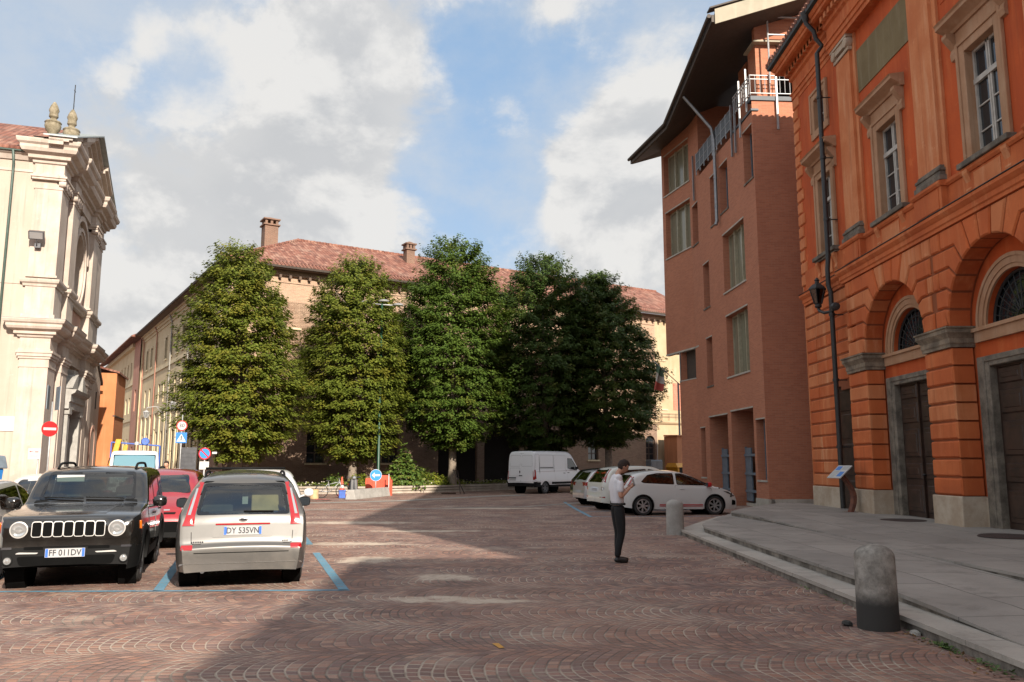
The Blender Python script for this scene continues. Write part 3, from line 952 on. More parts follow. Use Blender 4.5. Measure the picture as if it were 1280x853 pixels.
def disc(root, name, sk, axis, sg, u, v, r, mat, depth=.03, off=.004, ring=None):
    h = sk.cast(axis, u, v, sg)
    if axis == 'x': T = Matrix.Translation((h[0].x + sg * off, u, v)) @ (XF if sg > 0 else XR)
    mb = MB(); mb.lathe([(r, -depth), (r, .002), (r * .88, .010), (r * .80, .004), (r * .45, .002), (r * .40, .010), (r * .2, .013), (0, .014)], 28, T)
    o = mb.build(name, mat, root, smooth=45)
    if ring:
        mb = MB(); mb.lathe([(r + .012, -depth), (r + .012, .008), (r - .002, .011), (r - .002, -.01)], 24, T); mb.build('lamp_ring', ring, o, smooth=40)
    return o

def place(root, x, y, hx, hy):
    root.location = (x, y, 0); root.rotation_euler = (0, 0, math.atan2(hy, hx))

# ------------ black off-roader, facing the viewer
def suv():
    sp = dict(L=4.24, W=1.77, H=1.67, xf=1.26, wb=2.57, R=.345, tw=.22, gapw=.07, paint=M['p_dark'], sill=.30, upf=-.02, tum=.20, rc=.10, crown=.035,
        prof=[(-2.12, .42), (-2.12, .78), (-2.09, 1.06), (-1.98, 1.46), (-1.90, 1.62), (-1.5, 1.665), (-.4, 1.675), (.22, 1.63), (.42, 1.53), (.83, 1.14), (1.0, 1.115), (1.55, 1.075), (1.95, 1.02), (2.06, .985), (2.10, .93), (2.115, .70), (2.12, .55), (2.12, .36)],
        belt=[(-2.1, 1.10), (.2, 1.06), (2.1, 1.0)], rf=(.34, .13), rr=(.4, .12), zone=lambda x, y, z: 'bumper' if (z < .60 and abs(x) > 1.70) else ('cladding' if z < .44 else 'body'),
        wins=[('windscreen', 'x', [(-.66, 1.165), (.66, 1.165), (.60, 1.575), (-.60, 1.575)], (1,), 'glass_car'),
              ('rear_window', 'x', [(-.56, 1.14), (.56, 1.14), (.52, 1.50), (-.52, 1.50)], (-1,), 'glass_dark'),
              ('side_window', 'y', [(-.12, 1.11), (.72, 1.11), (.28, 1.50), (-.12, 1.52)], (1, -1), 'glass_car'),
              ('side_window', 'y', [(-1.10, 1.13), (-.20, 1.11), (-.20, 1.52), (-1.04, 1.52)], (1, -1), 'glass_dark'),
              ('side_window', 'y', [(-1.66, 1.17), (-1.22, 1.15), (-1.18, 1.51), (-1.58, 1.49)], (1, -1), 'glass_dark')],
        doors=[('front', [(-.16, .46), (.86, .46), (.88, 1.04), (-.16, 1.06)], (1, -1)), ('rear', [(-1.12, .78), (-.92, .46), (-.18, .46), (-.18, 1.06), (-1.14, 1.08)], (1, -1))],
        handle={'front': (0, .93), 'rear': (-.98, .95)}, arch=(M['plastic'], .085), rim=M['darkalloy'], rimstyle=('spokes', 5, 2, .035), mirror=(.70, 1.10, M['p_dark']), seats=(.05, -.9),
        patches=[('bonnet_panel', 'z', [(1.0, -.50), (1.9, -.42), (1.9, .42), (1.0, .50)], (1,), M['p_black'], dict(off=.006, thick=.006)),
                 ('front_panel', 'x', rpoly([(-.78, .69), (.78, .69), (.80, .965), (-.80, .965)], .09), (1,), M['p_dark'], dict(off=.012, thick=.02)),
                 ('lower_intake', 'x', rpoly([(-.56, .36), (.56, .36), (.60, .48), (-.60, .48)], .04), (1,), M['gap'], dict(off=.006)),
                 ('upper_intake', 'x', rpoly([(-.52, .565), (.52, .565), (.52, .605), (-.52, .605)], .02), (1,), M['gap'], dict(off=.004)),
                 ('bumper_trim', 'x', rpoly([(-.62, .515), (-.36, .512), (-.34, .528), (-.58, .537)], .02), (1,), M['p_grey'], dict(off=.014, mir=True)),
                 ('bumper_trim', 'x', rpoly([(-.62, .345), (.62, .345), (.60, .362), (-.60, .362)], .01), (1,), M['p_grey'], dict(off=.012)),
                 ('indicator', 'x', rpoly([(-.78, .575), (-.66, .575), (-.66, .605), (-.78, .605)], .01), (1,), M['darklens'], dict(off=.012, mir=True)),
                 ('marker_lamp', 'y', rpoly([(1.86, .80), (1.91, .80), (1.91, .915), (1.86, .915)], .01), (1, -1), M['amber'], dict(off=.016)),
                 ('tail_lamp', 'x', rpoly([(-.82, .84), (-.62, .84), (-.62, 1.06), (-.82, 1.06)], .03), (-1,), M['redlens'], dict(mir=True)),
                 ('windscreen_cowl', 'x', [(-.70, 1.132), (.70, 1.132), (.68, 1.160), (-.68, 1.160)], (1,), M['plastic'], dict(off=.006))])
    root, sk = car('black_off_roader', 'dark grey boxy off-roader with seven-slot grille and round headlamps', 'car', sp)
    for k in range(7):
        y = (k - 3) * .128
        pr = rpoly([(y - .055, .735), (y + .055, .735), (y + .055, .92), (y - .055, .92)], .028)
        o = patch(sk, 'x', pr, 1, .0155, 'grille_slot', M['gap'], root, .06)
        patch(sk, 'x', inset(pr, -.009), 1, .019, 'slot_trim', M['p_grey'], o, .2, hole=pr, thick=.008)
    for s in (1, -1):
        disc(root, 'headlamp', sk, 'x', 1, s * .595, .83, .098, M['clearlens'], off=.016, ring=M['p_grey'])
        disc(root, 'fog_lamp', sk, 'x', 1, s * .70, .43, .05, M['clearlens'], off=.01, ring=M['plastic'])
    plate(root, onfront(sk, -.02, .52, .022), True, 'FF 011DV', .48, .115)
    mb = MB(); mb.M = onfront(sk, -.02, .52, .02); mb.box(-.27, -.075, -.03, .27, .075, -.015); mb.build('plate_holder', M['plastic'], root)
    bars(root, sk, (-1.45, .05), .56, .015, M['plastic'], .02, .06)
    wiper(root, sk, 'x', 1, (-.05, 1.17), (-.58, 1.19)); wiper(root, sk, 'x', 1, (.5, 1.17), (-.02, 1.185))
    mb = MB(); mb.box(.42, -.50, 1.43, .44, -.12, 1.53); mb.M = None; mb.build('sun_visor', M['plate_white'], root)
    mb = MB(); mb.tube([(-1.0, 0, 1.68), (-1.05, 0, 1.74), (-1.18, 0, 1.80)], .008, 6); mb.build('aerial', M['plastic'], root)
    return root

def mpv():
    sp = dict(L=4.37, W=1.76, H=1.60, xf=1.30, wb=2.64, R=.325, tw=.205, paint=M['p_silver'], sill=.24, upr=.02, tum=.42, rc=.13, crown=.05,
        prof=[(-2.185, .25), (-2.185, .40), (-2.18, .575), (-2.165, .60), (-2.125, .63), (-2.10, .78), (-2.07, .97), (-2.00, 1.10), (-1.85, 1.36), (-1.76, 1.475), (-1.58, 1.545), (-1.0, 1.60), (-.2, 1.61), (.3, 1.57), (.6, 1.45), (1.25, 1.05), (1.45, .98), (1.9, .86), (2.1, .74), (2.18, .55), (2.185, .25)],
        belt=[(-2.1, 1.0), (-1.5, .985), (.4, .96), (2.1, .92)], rr=(.42, .13), rf=(.7, .24),
        wins=[('rear_window', 'x', [(-.625, 1.0), (.625, 1.0), (.545, 1.425), (-.545, 1.425)], (-1,), 'glass_car'),
              ('windscreen', 'x', [(-.68, 1.09), (.68, 1.09), (.56, 1.48), (-.56, 1.48)], (1,), 'glass_car'),
              ('side_window', 'y', [(-.1, 1.0), (.95, .99), (.50, 1.40), (-.1, 1.46)], (1, -1), 'glass_car'),
              ('side_window', 'y', [(-1.12, 1.02), (-.18, 1.0), (-.18, 1.46), (-1.06, 1.45)], (1, -1), 'glass_car'),
              ('side_window', 'y', [(-1.66, 1.06), (-1.22, 1.03), (-1.16, 1.44), (-1.52, 1.39)], (1, -1), 'glass_car')],
        doors=[('front', [(-.14, .36), (.95, .36), (1.02, .94), (-.14, .97)], (1, -1)), ('rear', [(-1.16, .76), (-.94, .36), (-.16, .36), (-.16, .97), (-1.18, .99)], (1, -1))],
        handle={'front': (.02, .86), 'rear': (-1.0, .88)}, rim=M['alloy'], rimstyle=('spokes', 5, 1, .05), mirror=(.86, 1.02, M['plastic']), seatmat=M['seat'],
        patches=[('tail_lamp', 'x', [(-.79, .86), (-.635, .86), (-.632, 1.0), (-.55, 1.43), (-.60, 1.44), (-.70, 1.20)], (-1,), M['redlens'], dict(mir=True, off=.012)),
                 ('tail_lamp_band', 'x', [(-.728, 1.0), (-.69, 1.0), (-.615, 1.35), (-.64, 1.35)], (-1,), M['clearlens'], dict(mir=True, off=.016)),
                 ('reflector', 'x', rpoly([(-.785, .545), (-.64, .545), (-.64, .605), (-.785, .605)], .01), (-1,), M['redlens'], dict(mir=True, off=.010)),
                 ('plate_recess', 'x', rpoly([(-.40, .70), (.40, .70), (.375, .885), (-.375, .885)], .03), (-1,), M['p_silver'], dict(off=.006)),
                 ('tailgate_handle', 'x', rpoly([(-.36, .865), (.36, .865), (.36, .885), (-.36, .885)], .008), (-1,), M['redlens'], dict(off=.018)),
                 ('bumper_gap', 'x', [(-.62, .498), (.62, .498), (.62, .508), (-.62, .508)], (-1,), M['gap'], dict(off=.004)),
                 ('bumper_strip', 'x', rpoly([(-.80, .335), (.80, .335), (.78, .365), (-.78, .365)], .01), (-1,), M['p_lsilver'], dict(off=.014)),
                 ('headlamp', 'x', [(-.80, .70), (-.50, .70), (-.50, .80), (-.80, .88)], (1,), M['clearlens'], dict(mir=True)),
                 ('spoiler_lip', 'x', [(-.55, 1.43), (.55, 1.43), (.53, 1.447), (-.53, 1.447)], (-1,), M['gap'], dict(off=.012))],
        seams=[('x', [(-.66, .615), (.66, .615), (.68, .99), (.575, 1.44), (-.575, 1.44), (-.68, .99)], (-1,))])
    root, sk = car('silver_people_carrier', 'warm silver people carrier seen from behind with tall red tail lamps', 'car', sp)
    plate(root, onfront(sk, 0, .79, .022, -1), False, 'DY 535VN', .50, .115)
    T = onfront(sk, .0, .94, .012, -1)
    mb = MB(); mb.M = T @ Matrix.Diagonal((1, .5, 1, 1)); mb.lathe([(.062, -.01), (.062, .004), (.05, .008), (0, .009)], 24); mb.build('badge', M['alloy'], root, smooth=40)
    mb = MB(); mb.M = T @ Matrix.Translation((0, 0, .009)) @ Matrix.Diagonal((1, .45, 1, 1)); mb.lathe([(.044, 0), (.044, .002), (0, .002)], 24); mb.build('badge_centre', M['darklens'], root)
    for y, w in ((.58, .17), (-.58, .10)):      # small chrome model lettering, too small to read
        mb = MB(); mb.M = onfront(sk, y, .645, .006, -1)
        n = int(w / .028)
        for k in range(n): mb.box(-w / 2 + k * .028, -.011, 0, -w / 2 + k * .028 + .019, .011, .004)
        mb.build('model_badge', M['darklens'], root)
    bars(root, sk, (-1.45, .35), .555, .0, M['plastic'], .018, .05)
    # one cross bar between the rails
    mb = MB(); mb.tube([(-1.15, -.57, 1.632), (-1.15, .57, 1.632)], .017, 8); mb.build('roof_bar', M['plastic'], root, smooth=True)
    wiper(root, sk, 'x', -1, (0.0, 1.04), (-.40, 1.035)); 
    mb = MB(); mb.box(-1.55, -.50, .9, -1.40, -.10, 1.32); mb.build('cardboard_box', M['tan'], root, bevel=.01)
    mb = MB(); mb.box(-1.50, -.05, 1.12, -1.48, .03, 1.34); mb.build('paper_sheet', M['plate_white'], root)
    mb = MB(); mb.tube([(-2.1, .5, .27), (-2.18, .5, .265)], .03, 10); mb.build('exhaust', M['darkalloy'], root)
    return root

def hatch_spec(paint, L=4.0, W=1.75, H=1.5, **kw):
    h = L / 2; k = H / 1.5
    sp = dict(L=L, W=W, H=H, xf=h - .84, wb=L * .62, R=.31, tw=.195, paint=paint, sill=.22, tum=.34, rc=.12, crown=.045,
        prof=[(-h, .30), (-h, .55), (-h + .03, .62), (-h + .05, .92 * k), (-h + .14, 1.06 * k), (-h + .38, 1.36 * k), (-h + .55, 1.445 * k), (-h + 1.1, 1.495 * k), (-.1, 1.5 * k), (.3, 1.45 * k), (h - 1.42, 1.30 * k), (h - .85, .98 * k), (h - .55, .90 * k), (h - .2, .76 * k), (h - .03, .62 * k), (h, .5), (h, .24)],
        belt=[(-h, .98 * k), (0, .93 * k), (h, .88 * k)], rf=(.65, .22), rr=(.5, .18),
        wins=[('windscreen', 'x', [(-.63, 1.02 * k), (.63, 1.02 * k), (.53, 1.37 * k), (-.53, 1.37 * k)], (1,), 'glass_car'),
              ('rear_window', 'x', [(-.56, 1.03 * k), (.56, 1.03 * k), (.47, 1.36 * k), (-.47, 1.36 * k)], (-1,), 'glass_dark'),
              ('side_window', 'y', [(-.1, .98 * k), (h - 1.15, .97 * k), (h - 1.62, 1.31 * k), (-.1, 1.38 * k)], (1, -1), 'glass_car'),
              ('side_window', 'y', [(-h + .62, 1.06 * k), (-.18, .98 * k), (-.18, 1.38 * k), (-h + .74, 1.33 * k)], (1, -1), 'glass_dark')],
        doors=[('front', [(-.14, .32), (h - 1.14, .32), (h - 1.04, .90 * k), (-.14, .95 * k)], (1, -1))], handle={'front': (.04, .84 * k)}, mirror=(h - 1.24, .98 * k, paint), seats=(-.05, -.85), dash=h - 1.0,
        patches=[('tail_lamp', 'x', rpoly([(-W / 2 + .09, .74 * k), (-W / 2 + .30, .76 * k), (-W / 2 + .28, .93 * k), (-W / 2 + .11, .96 * k)], .03), (-1,), M['redlens'], dict(mir=True)),
                 ('headlamp', 'x', rpoly([(-W / 2 + .08, .60), (-W / 2 + .36, .60), (-W / 2 + .34, .74), (-W / 2 + .10, .80)], .03), (1,), M['clearlens'], dict(mir=True)),
                 ('grille', 'x', rpoly([(-.42, .36), (.42, .36), (.46, .50), (-.46, .50)], .03), (1,), M['gap'], {})])
    sp.update(kw)
    return sp
def red_crossover():
    sp = hatch_spec(M['p_red'], L=4.25, W=1.80, H=1.60, R=.335, wb=2.57, sill=.27, zone=lambda x, y, z: 'bumper' if (z < .50 and x > 1.65) else ('cladding' if z < .40 else 'body'), arch=(M['plastic'], .06), upf=-.02)
    sp['xf'] = 1.28
    sp['patches'] = [('front_grille', 'x', rpoly([(-.40, .70), (.40, .70), (.42, .735), (-.42, .735)], .01), (1,), M['plastic'], {}),
        ('chrome_whisker', 'x', rpoly([(-.30, .76), (.30, .76), (.30, .785), (-.30, .785)], .01), (1,), M['chrome'], dict(off=.014)),
        ('lower_intake', 'x', rpoly([(-.50, .36), (.50, .36), (.54, .56), (-.54, .56)], .05), (1,), M['gap'], {}),
        ('headlamp', 'x', rpoly([(-.80, .72), (-.54, .72), (-.50, .83), (-.60, .89), (-.80, .90)], .05), (1,), M['clearlens'], dict(mir=True, off=.012)),
        ('headlamp_bezel', 'x', circ(-.655, .80, .062, 18), (1,), M['darklens'], dict(mir=True, off=.020)),
        ('lower_lamp', 'x', circ(-.65, .575, .10, 20, .055), (1,), M['clearlens'], dict(mir=True, off=.012)),
        ('fog_lamp', 'x', circ(-.70, .43, .06, 16, .035), (1,), M['clearlens'], dict(mir=True, off=.012)),
        ('tail_lamp', 'x', rpoly([(-.78, .80), (-.56, .80), (-.56, .95), (-.78, 1.0)], .03), (-1,), M['redlens'], dict(mir=True))]
    root, sk = car('red_crossover', 'bright red rounded crossover behind the dark off-roader', 'car', sp)
    wiper(root, sk, 'x', 1, (-.05, 1.06), (-.52, 1.10))
    mb = MB(); mb.box(.42, .12, 1.34, .44, .50, 1.42); mb.build('sun_visor', M['plate_white'], root)
    return root

def van():
    sp = dict(L=5.05, W=2.07, H=2.45, xf=1.68, wb=3.18, R=.335, tw=.215, paint=M['p_van'], sill=.38, upr=.0, tum=.10, rc=.16, crown=.04, tuck=.02, zmid=.7,
        prof=[(-2.52, .44), (-2.52, 1.2), (-2.50, 1.7), (-2.45, 2.30), (-2.37, 2.42), (-2.2, 2.45), (.6, 2.47), (1.0, 2.42), (1.25, 2.26), (1.75, 1.55), (1.86, 1.42), (2.2, 1.22), (2.42, 1.02), (2.50, .8), (2.52, .4)],
        belt=[(-2.5, 1.36), (1.0, 1.36), (2.5, 1.1)], rr=(.2, .05), rf=(.7, .22), solid=True, solidglass=M['winglass'], zone=lambda x, y, z: 'bumper' if (z < .66 and abs(x) > 2.28) else ('cladding' if z < .50 else 'body'),
        wins=[('windscreen', 'x', [(-.82, 1.48), (.82, 1.48), (.76, 2.12), (-.76, 2.12)], (1,), 'glass_car'),
              ('side_window', 'y', [(.72, 1.42), (1.62, 1.30), (1.66, 1.44), (1.18, 2.02), (.74, 2.04)], (1, -1), 'glass_car')],
        doors=[('front', [(.60, .56), (1.40, .56), (1.62, 1.0), (1.68, 1.26), (.62, 1.36)], (1, -1)), ('slide', [(-.62, .52), (.52, .52), (.52, 2.2), (-.62, 2.2)], (1, -1))], handle={'front': (.74, 1.18), 'slide': (.34, 1.16)}, handlemat=M['plastic'],
        patches=[('side_rub_strip', 'y', rpoly([(-.92, .545), (1.12, .545), (1.12, .665), (-.92, .665)], .02), (1, -1), M['plastic'], dict(off=.014, step=.12)),
                 ('side_rub_strip', 'y', rpoly([(-2.40, .50), (-1.98, .50), (-1.98, .66), (-2.40, .66)], .02), (1, -1), M['plastic'], dict(off=.014, step=.12)),
                 ('slide_rail', 'y', rpoly([(-1.95, 1.45), (-.68, 1.45), (-.68, 1.49), (-1.95, 1.49)], .01), (1, -1), M['plastic'], dict(off=.012, step=.12)),
                 ('tail_lamp', 'y', rpoly([(-2.49, .84), (-2.36, .84), (-2.34, 1.36), (-2.45, 1.36)], .02), (1, -1), M['redlens'], dict(off=.012)),
                 ('tail_lamp', 'x', rpoly([(-1.01, .80), (-.90, .80), (-.90, 1.30), (-1.0, 1.30)], .02), (-1,), M['redlens'], dict(off=.012, mir=True)),
                 ('door_lock', 'x', rpoly([(-.12, 1.0), (.12, 1.0), (.12, 1.05), (-.12, 1.05)], .01), (-1,), M['plastic'], dict(off=.02)),
                 ('badge', 'x', [(.02, 1.24), (.07, 1.33), (.12, 1.24), (.07, 1.15)], (-1,), M['darklens'], dict(off=.012)),
                 ('registration_plate', 'x', rpoly([(.36, .74), (.86, .74), (.86, .85), (.36, .85)], .01), (-1,), M['plate_white'], dict(off=.012)),
                 ('plate_lamp', 'x', rpoly([(.34, .87), (.88, .87), (.88, .93), (.34, .93)], .01), (-1,), M['gap'], dict(off=.02)),
                 ],
        seams=[('x', [(.004, .68), (.90, .68), (.86, 2.3), (.004, 2.3)], (-1,)), ('x', [(-.90, .68), (-.004, .68), (-.004, 2.3), (-.86, 2.3)], (-1,)),
               ('y', [(-1.92, 1.52), (-.68, 1.52), (-.68, 2.2), (-1.92, 2.2)], (1, -1)), ('y', [(-.56, 1.40), (.46, 1.40), (.46, 2.12), (-.56, 2.12)], (1, -1)), ('y', [(-.56, 1.0), (.46, 1.0), (.46, 1.03), (-.56, 1.03)], (1, -1)),
               ('x', [(.06, 1.0), (.84, 1.0), (.80, 1.46), (.06, 1.46)], (-1,)), ('x', [(.06, 1.56), (.82, 1.56), (.78, 2.18), (.06, 2.18)], (-1,)),
               ('x', [(-.84, 1.56), (-.06, 1.56), (-.06, 2.18), (-.78, 2.18)], (-1,)), ('y', [(-2.36, .7), (-2.0, .7), (-2.0, 2.25), (-2.36, 2.25)], (1, -1))],
        mirror=(1.42, 1.42, M['plastic']), rim=M['darkalloy'], rimstyle=('spokes', 6, 1, .05))
    root, sk = car('white_van', 'tall white panel van with black rubbing strips under the dark trees', 'van', sp)
    return root

def punto():
    sp = dict(L=4.07, W=1.72, H=1.49, xf=1.17, wb=2.51, R=.315, tw=.21, gapw=.04, paint=M['p_white'], sill=.20, tum=.36, rc=.13, crown=.05, upf=-.02, wi=.0,
        prof=[(-2.03, .30), (-2.035, .55), (-2.01, .64), (-1.985, .90), (-1.90, 1.06), (-1.66, 1.33), (-1.48, 1.425), (-.9, 1.482), (-.3, 1.49), (.15, 1.43), (.5, 1.29), (1.12, .99), (1.35, .925), (1.72, .82), (1.93, .68), (2.02, .52), (2.035, .40), (2.03, .22)],
        belt=[(-2.0, 1.06), (-1.2, 1.02), (.9, .90), (2.0, .84)], rf=(.75, .27), rr=(.55, .20),
        wins=[('windscreen', 'x', [(-.64, 1.02), (.64, 1.02), (.52, 1.36), (-.52, 1.36)], (1,), 'glass_car'),
              ('rear_window', 'x', [(-.54, 1.04), (.54, 1.04), (.46, 1.33), (-.46, 1.33)], (-1,), 'glass_dark'),
              ('side_window', 'y', [(-.16, 1.005), (1.10, .945), (1.06, .985), (.42, 1.26), (.10, 1.37), (-.16, 1.385)], (1, -1), 'glass_car'),
              ('side_window', 'y', [(-1.40, 1.10), (-1.30, 1.06), (-.24, 1.01), (-.24, 1.385), (-.8, 1.385), (-1.15, 1.33)], (1, -1), 'glass_dark')],
        doors=[('front', [(-.22, .34), (.98, .32), (1.06, .86), (.96, .93), (-.22, .985)], (1, -1))], handle={'front': (.02, .87)}, mirror=(.92, .98, M['sign_red']),
        arch=(M['gloss_black'], .028), rim=M['alloy'], rimstyle=('spokes', 7, 2, .017), seats=(-.1, -.85),
        patches=[('side_stripe', 'y', [(-.78, .335), (.74, .325), (.74, .355), (-.78, .365)], (1, -1), M['sign_red'], dict(off=.010, thick=.004)),
                 ('side_stripe', 'y', [(-.78, .295), (.74, .285), (.74, .305), (-.78, .315)], (1, -1), M['sign_red'], dict(off=.010, thick=.004)),
                 ('side_skirt', 'y', [(-.80, .20), (.76, .20), (.76, .275), (-.80, .285)], (1, -1), M['p_white'], dict(off=.022)),
                 ('side_badge', 'y', rpoly([(1.30, .87), (1.36, .87), (1.36, .93), (1.30, .93)], .01), (1, -1), M['darklens'], {}),
                 ('headlamp', 'y', [(1.66, .70), (1.88, .60), (1.92, .66), (1.66, .77), (1.46, .79)], (1, -1), M['darklens'], dict(off=.012)),
                 ('fog_recess', 'y', rpoly([(1.80, .32), (1.97, .32), (1.97, .46), (1.82, .50)], .03), (1, -1), M['gap'], dict(off=.008)),
                 ('headlamp', 'x', rpoly([(-.80, .58), (-.46, .60), (-.50, .72), (-.76, .78)], .03), (1,), M['darklens'], dict(mir=True)),
                 ('tail_lamp', 'x', rpoly([(-.72, .98), (-.60, .98), (-.50, 1.30), (-.58, 1.30)], .02), (-1,), M['redlens'], dict(mir=True)),
                 ('tail_lamp', 'y', [(-1.86, .98), (-1.78, .96), (-1.60, 1.26), (-1.66, 1.28)], (1, -1), M['redlens'], dict(off=.010)),
                 ('lower_diffuser', 'x', rpoly([(-.60, .28), (.60, .28), (.58, .40), (-.58, .40)], .03), (-1,), M['plastic'], {}),
                 ('registration_plate', 'x', rpoly([(-.24, .68), (.24, .68), (.24, .79), (-.24, .79)], .01), (-1,), M['plate_white'], {})])
    root, sk = car('white_sports_hatchback', 'white three-door hatchback in profile with red mirrors and red sill stripes', 'car', sp)
    return root

def small_van_truck():
    """flat-bed lorry with a folded yellow loading crane"""
    sp = dict(L=1.75, W=2.0, H=2.25, xf=.15, wb=3.0, R=.36, tw=.22, paint=M['p_white'], sill=.55, tum=.10, rc=.12, crown=.03, tuck=.02, upr=0,
        prof=[(-.87, .6), (-.87, 2.1), (-.82, 2.2), (-.6, 2.26), (.3, 2.26), (.48, 2.20), (.82, 1.25), (.86, 1.0), (.875, .5)], belt=[(-1, 1.25), (1, 1.25)], rf=(.3, .09), rr=(.1, .02),
        wins=[('windscreen', 'x', [(-.84, 1.28), (.84, 1.28), (.80, 2.08), (-.80, 2.08)], (1,), 'glass_car'), ('side_window', 'y', [(-.5, 1.3), (.55, 1.3), (.34, 2.0), (-.5, 2.05)], (1, -1), 'glass_car')],
        doors=[('front', [(-.6, .75), (.6, .75), (.62, 1.22), (-.6, 1.22)], (1, -1))], handle={'front': (-.45, 1.12)}, solid=True, solidglass=G('truck_windscreen').fin((.10, .20, .24), .08, Specular_IOR_Level=.8),
        mirror=(.62, 1.5, M['plastic']), rim=M['alloy'], rimstyle=('disc',),
        patches=[('headlamp', 'x', rpoly([(-.92, .78), (-.62, .78), (-.62, .92), (-.92, .92)], .03), (1,), M['clearlens'], dict(mir=True)), ('grille', 'x', rpoly([(-.5, .8), (.5, .8), (.5, .95), (-.5, .95)], .03), (1,), M['gap'], {})])
    root, sk = car('flatbed_lorry', 'white flat-bed lorry with pale blue windscreen and folded yellow crane', 'lorry', sp)
    for o in children(root):
        if o.name.startswith('underbody'): bpy.data.objects.remove(o)
    mb = MB(); mb.box(-4.6, -.45, .55, .6, .45, .75); mb.box(-4.7, -1.0, .85, -1.45, 1.0, .95)
    for s in (1, -1): mb.box(-4.7, s * 1.0, .95, -1.45, s * .97, 1.35)
    mb.box(-4.7, -1, .95, -4.67, 1, 1.35); mb.build('flat_bed', M['p_blue'], root)
    mb = MB(); mb.tube([(-1.15, -.55, .8), (-1.15, -.55, 1.5)], .14, 12)
    mb.hexa([(-1.05, -1.12, 1.2), (-.85, -1.12, 1.2), (-.85, -.9, 1.2), (-1.05, -.9, 1.2), (-1.05, -.80, 2.75), (-.85, -.80, 2.75), (-.85, -.58, 2.75), (-1.05, -.58, 2.75)])
    mb.hexa([(-1.3, -.62, 1.4), (-1.15, -.62, 1.4), (-1.15, -.44, 1.4), (-1.3, -.44, 1.4), (-1.3, -.5, 2.5), (-1.15, -.5, 2.5), (-1.15, -.32, 2.5), (-1.3, -.32, 2.5)])
    mb.build('crane_arm', M['yellow'], root, bevel=.02)
    mb = MB(); mb.box(-1.32, -.5, 1.7, -1.05, -.3, 2.2); mb.build('hydraulic_ram', M['gap'], root)
    mb = MB(); mb.tube([(-1.1, -.98, 2.62), (-1.1, .95, 2.48)], .03, 6); mb.tube([(-1.1, .95, 2.48), (-1.1, .95, 1.3)], .03, 6); mb.tube([(-1.1, -.98, 2.62), (-1.1, -.98, 1.3)], .03, 6)
    mb.build('load_rack', M['p_blue'], root)
    mb = MB(); mb.lathe([(.02, -.05), (.14, -.05), (.17, 0), (.14, .05), (.02, .05)], 18, Matrix.Translation((-1.05, .35, 2.66)) @ Matrix.Rotation(PI / 2, 4, 'Y')); mb.build('hose_reel', M['p_blue'], root, smooth=40)
    mb = MB(); mb.lathe([(.0, -.05), (.09, -.05), (.10, .04), (.05, .09), (0, .1)], 14, Matrix.Translation((-.95, .02, 2.56))); mb.build('beacon', M['plate_white'], root, smooth=40)
    return root

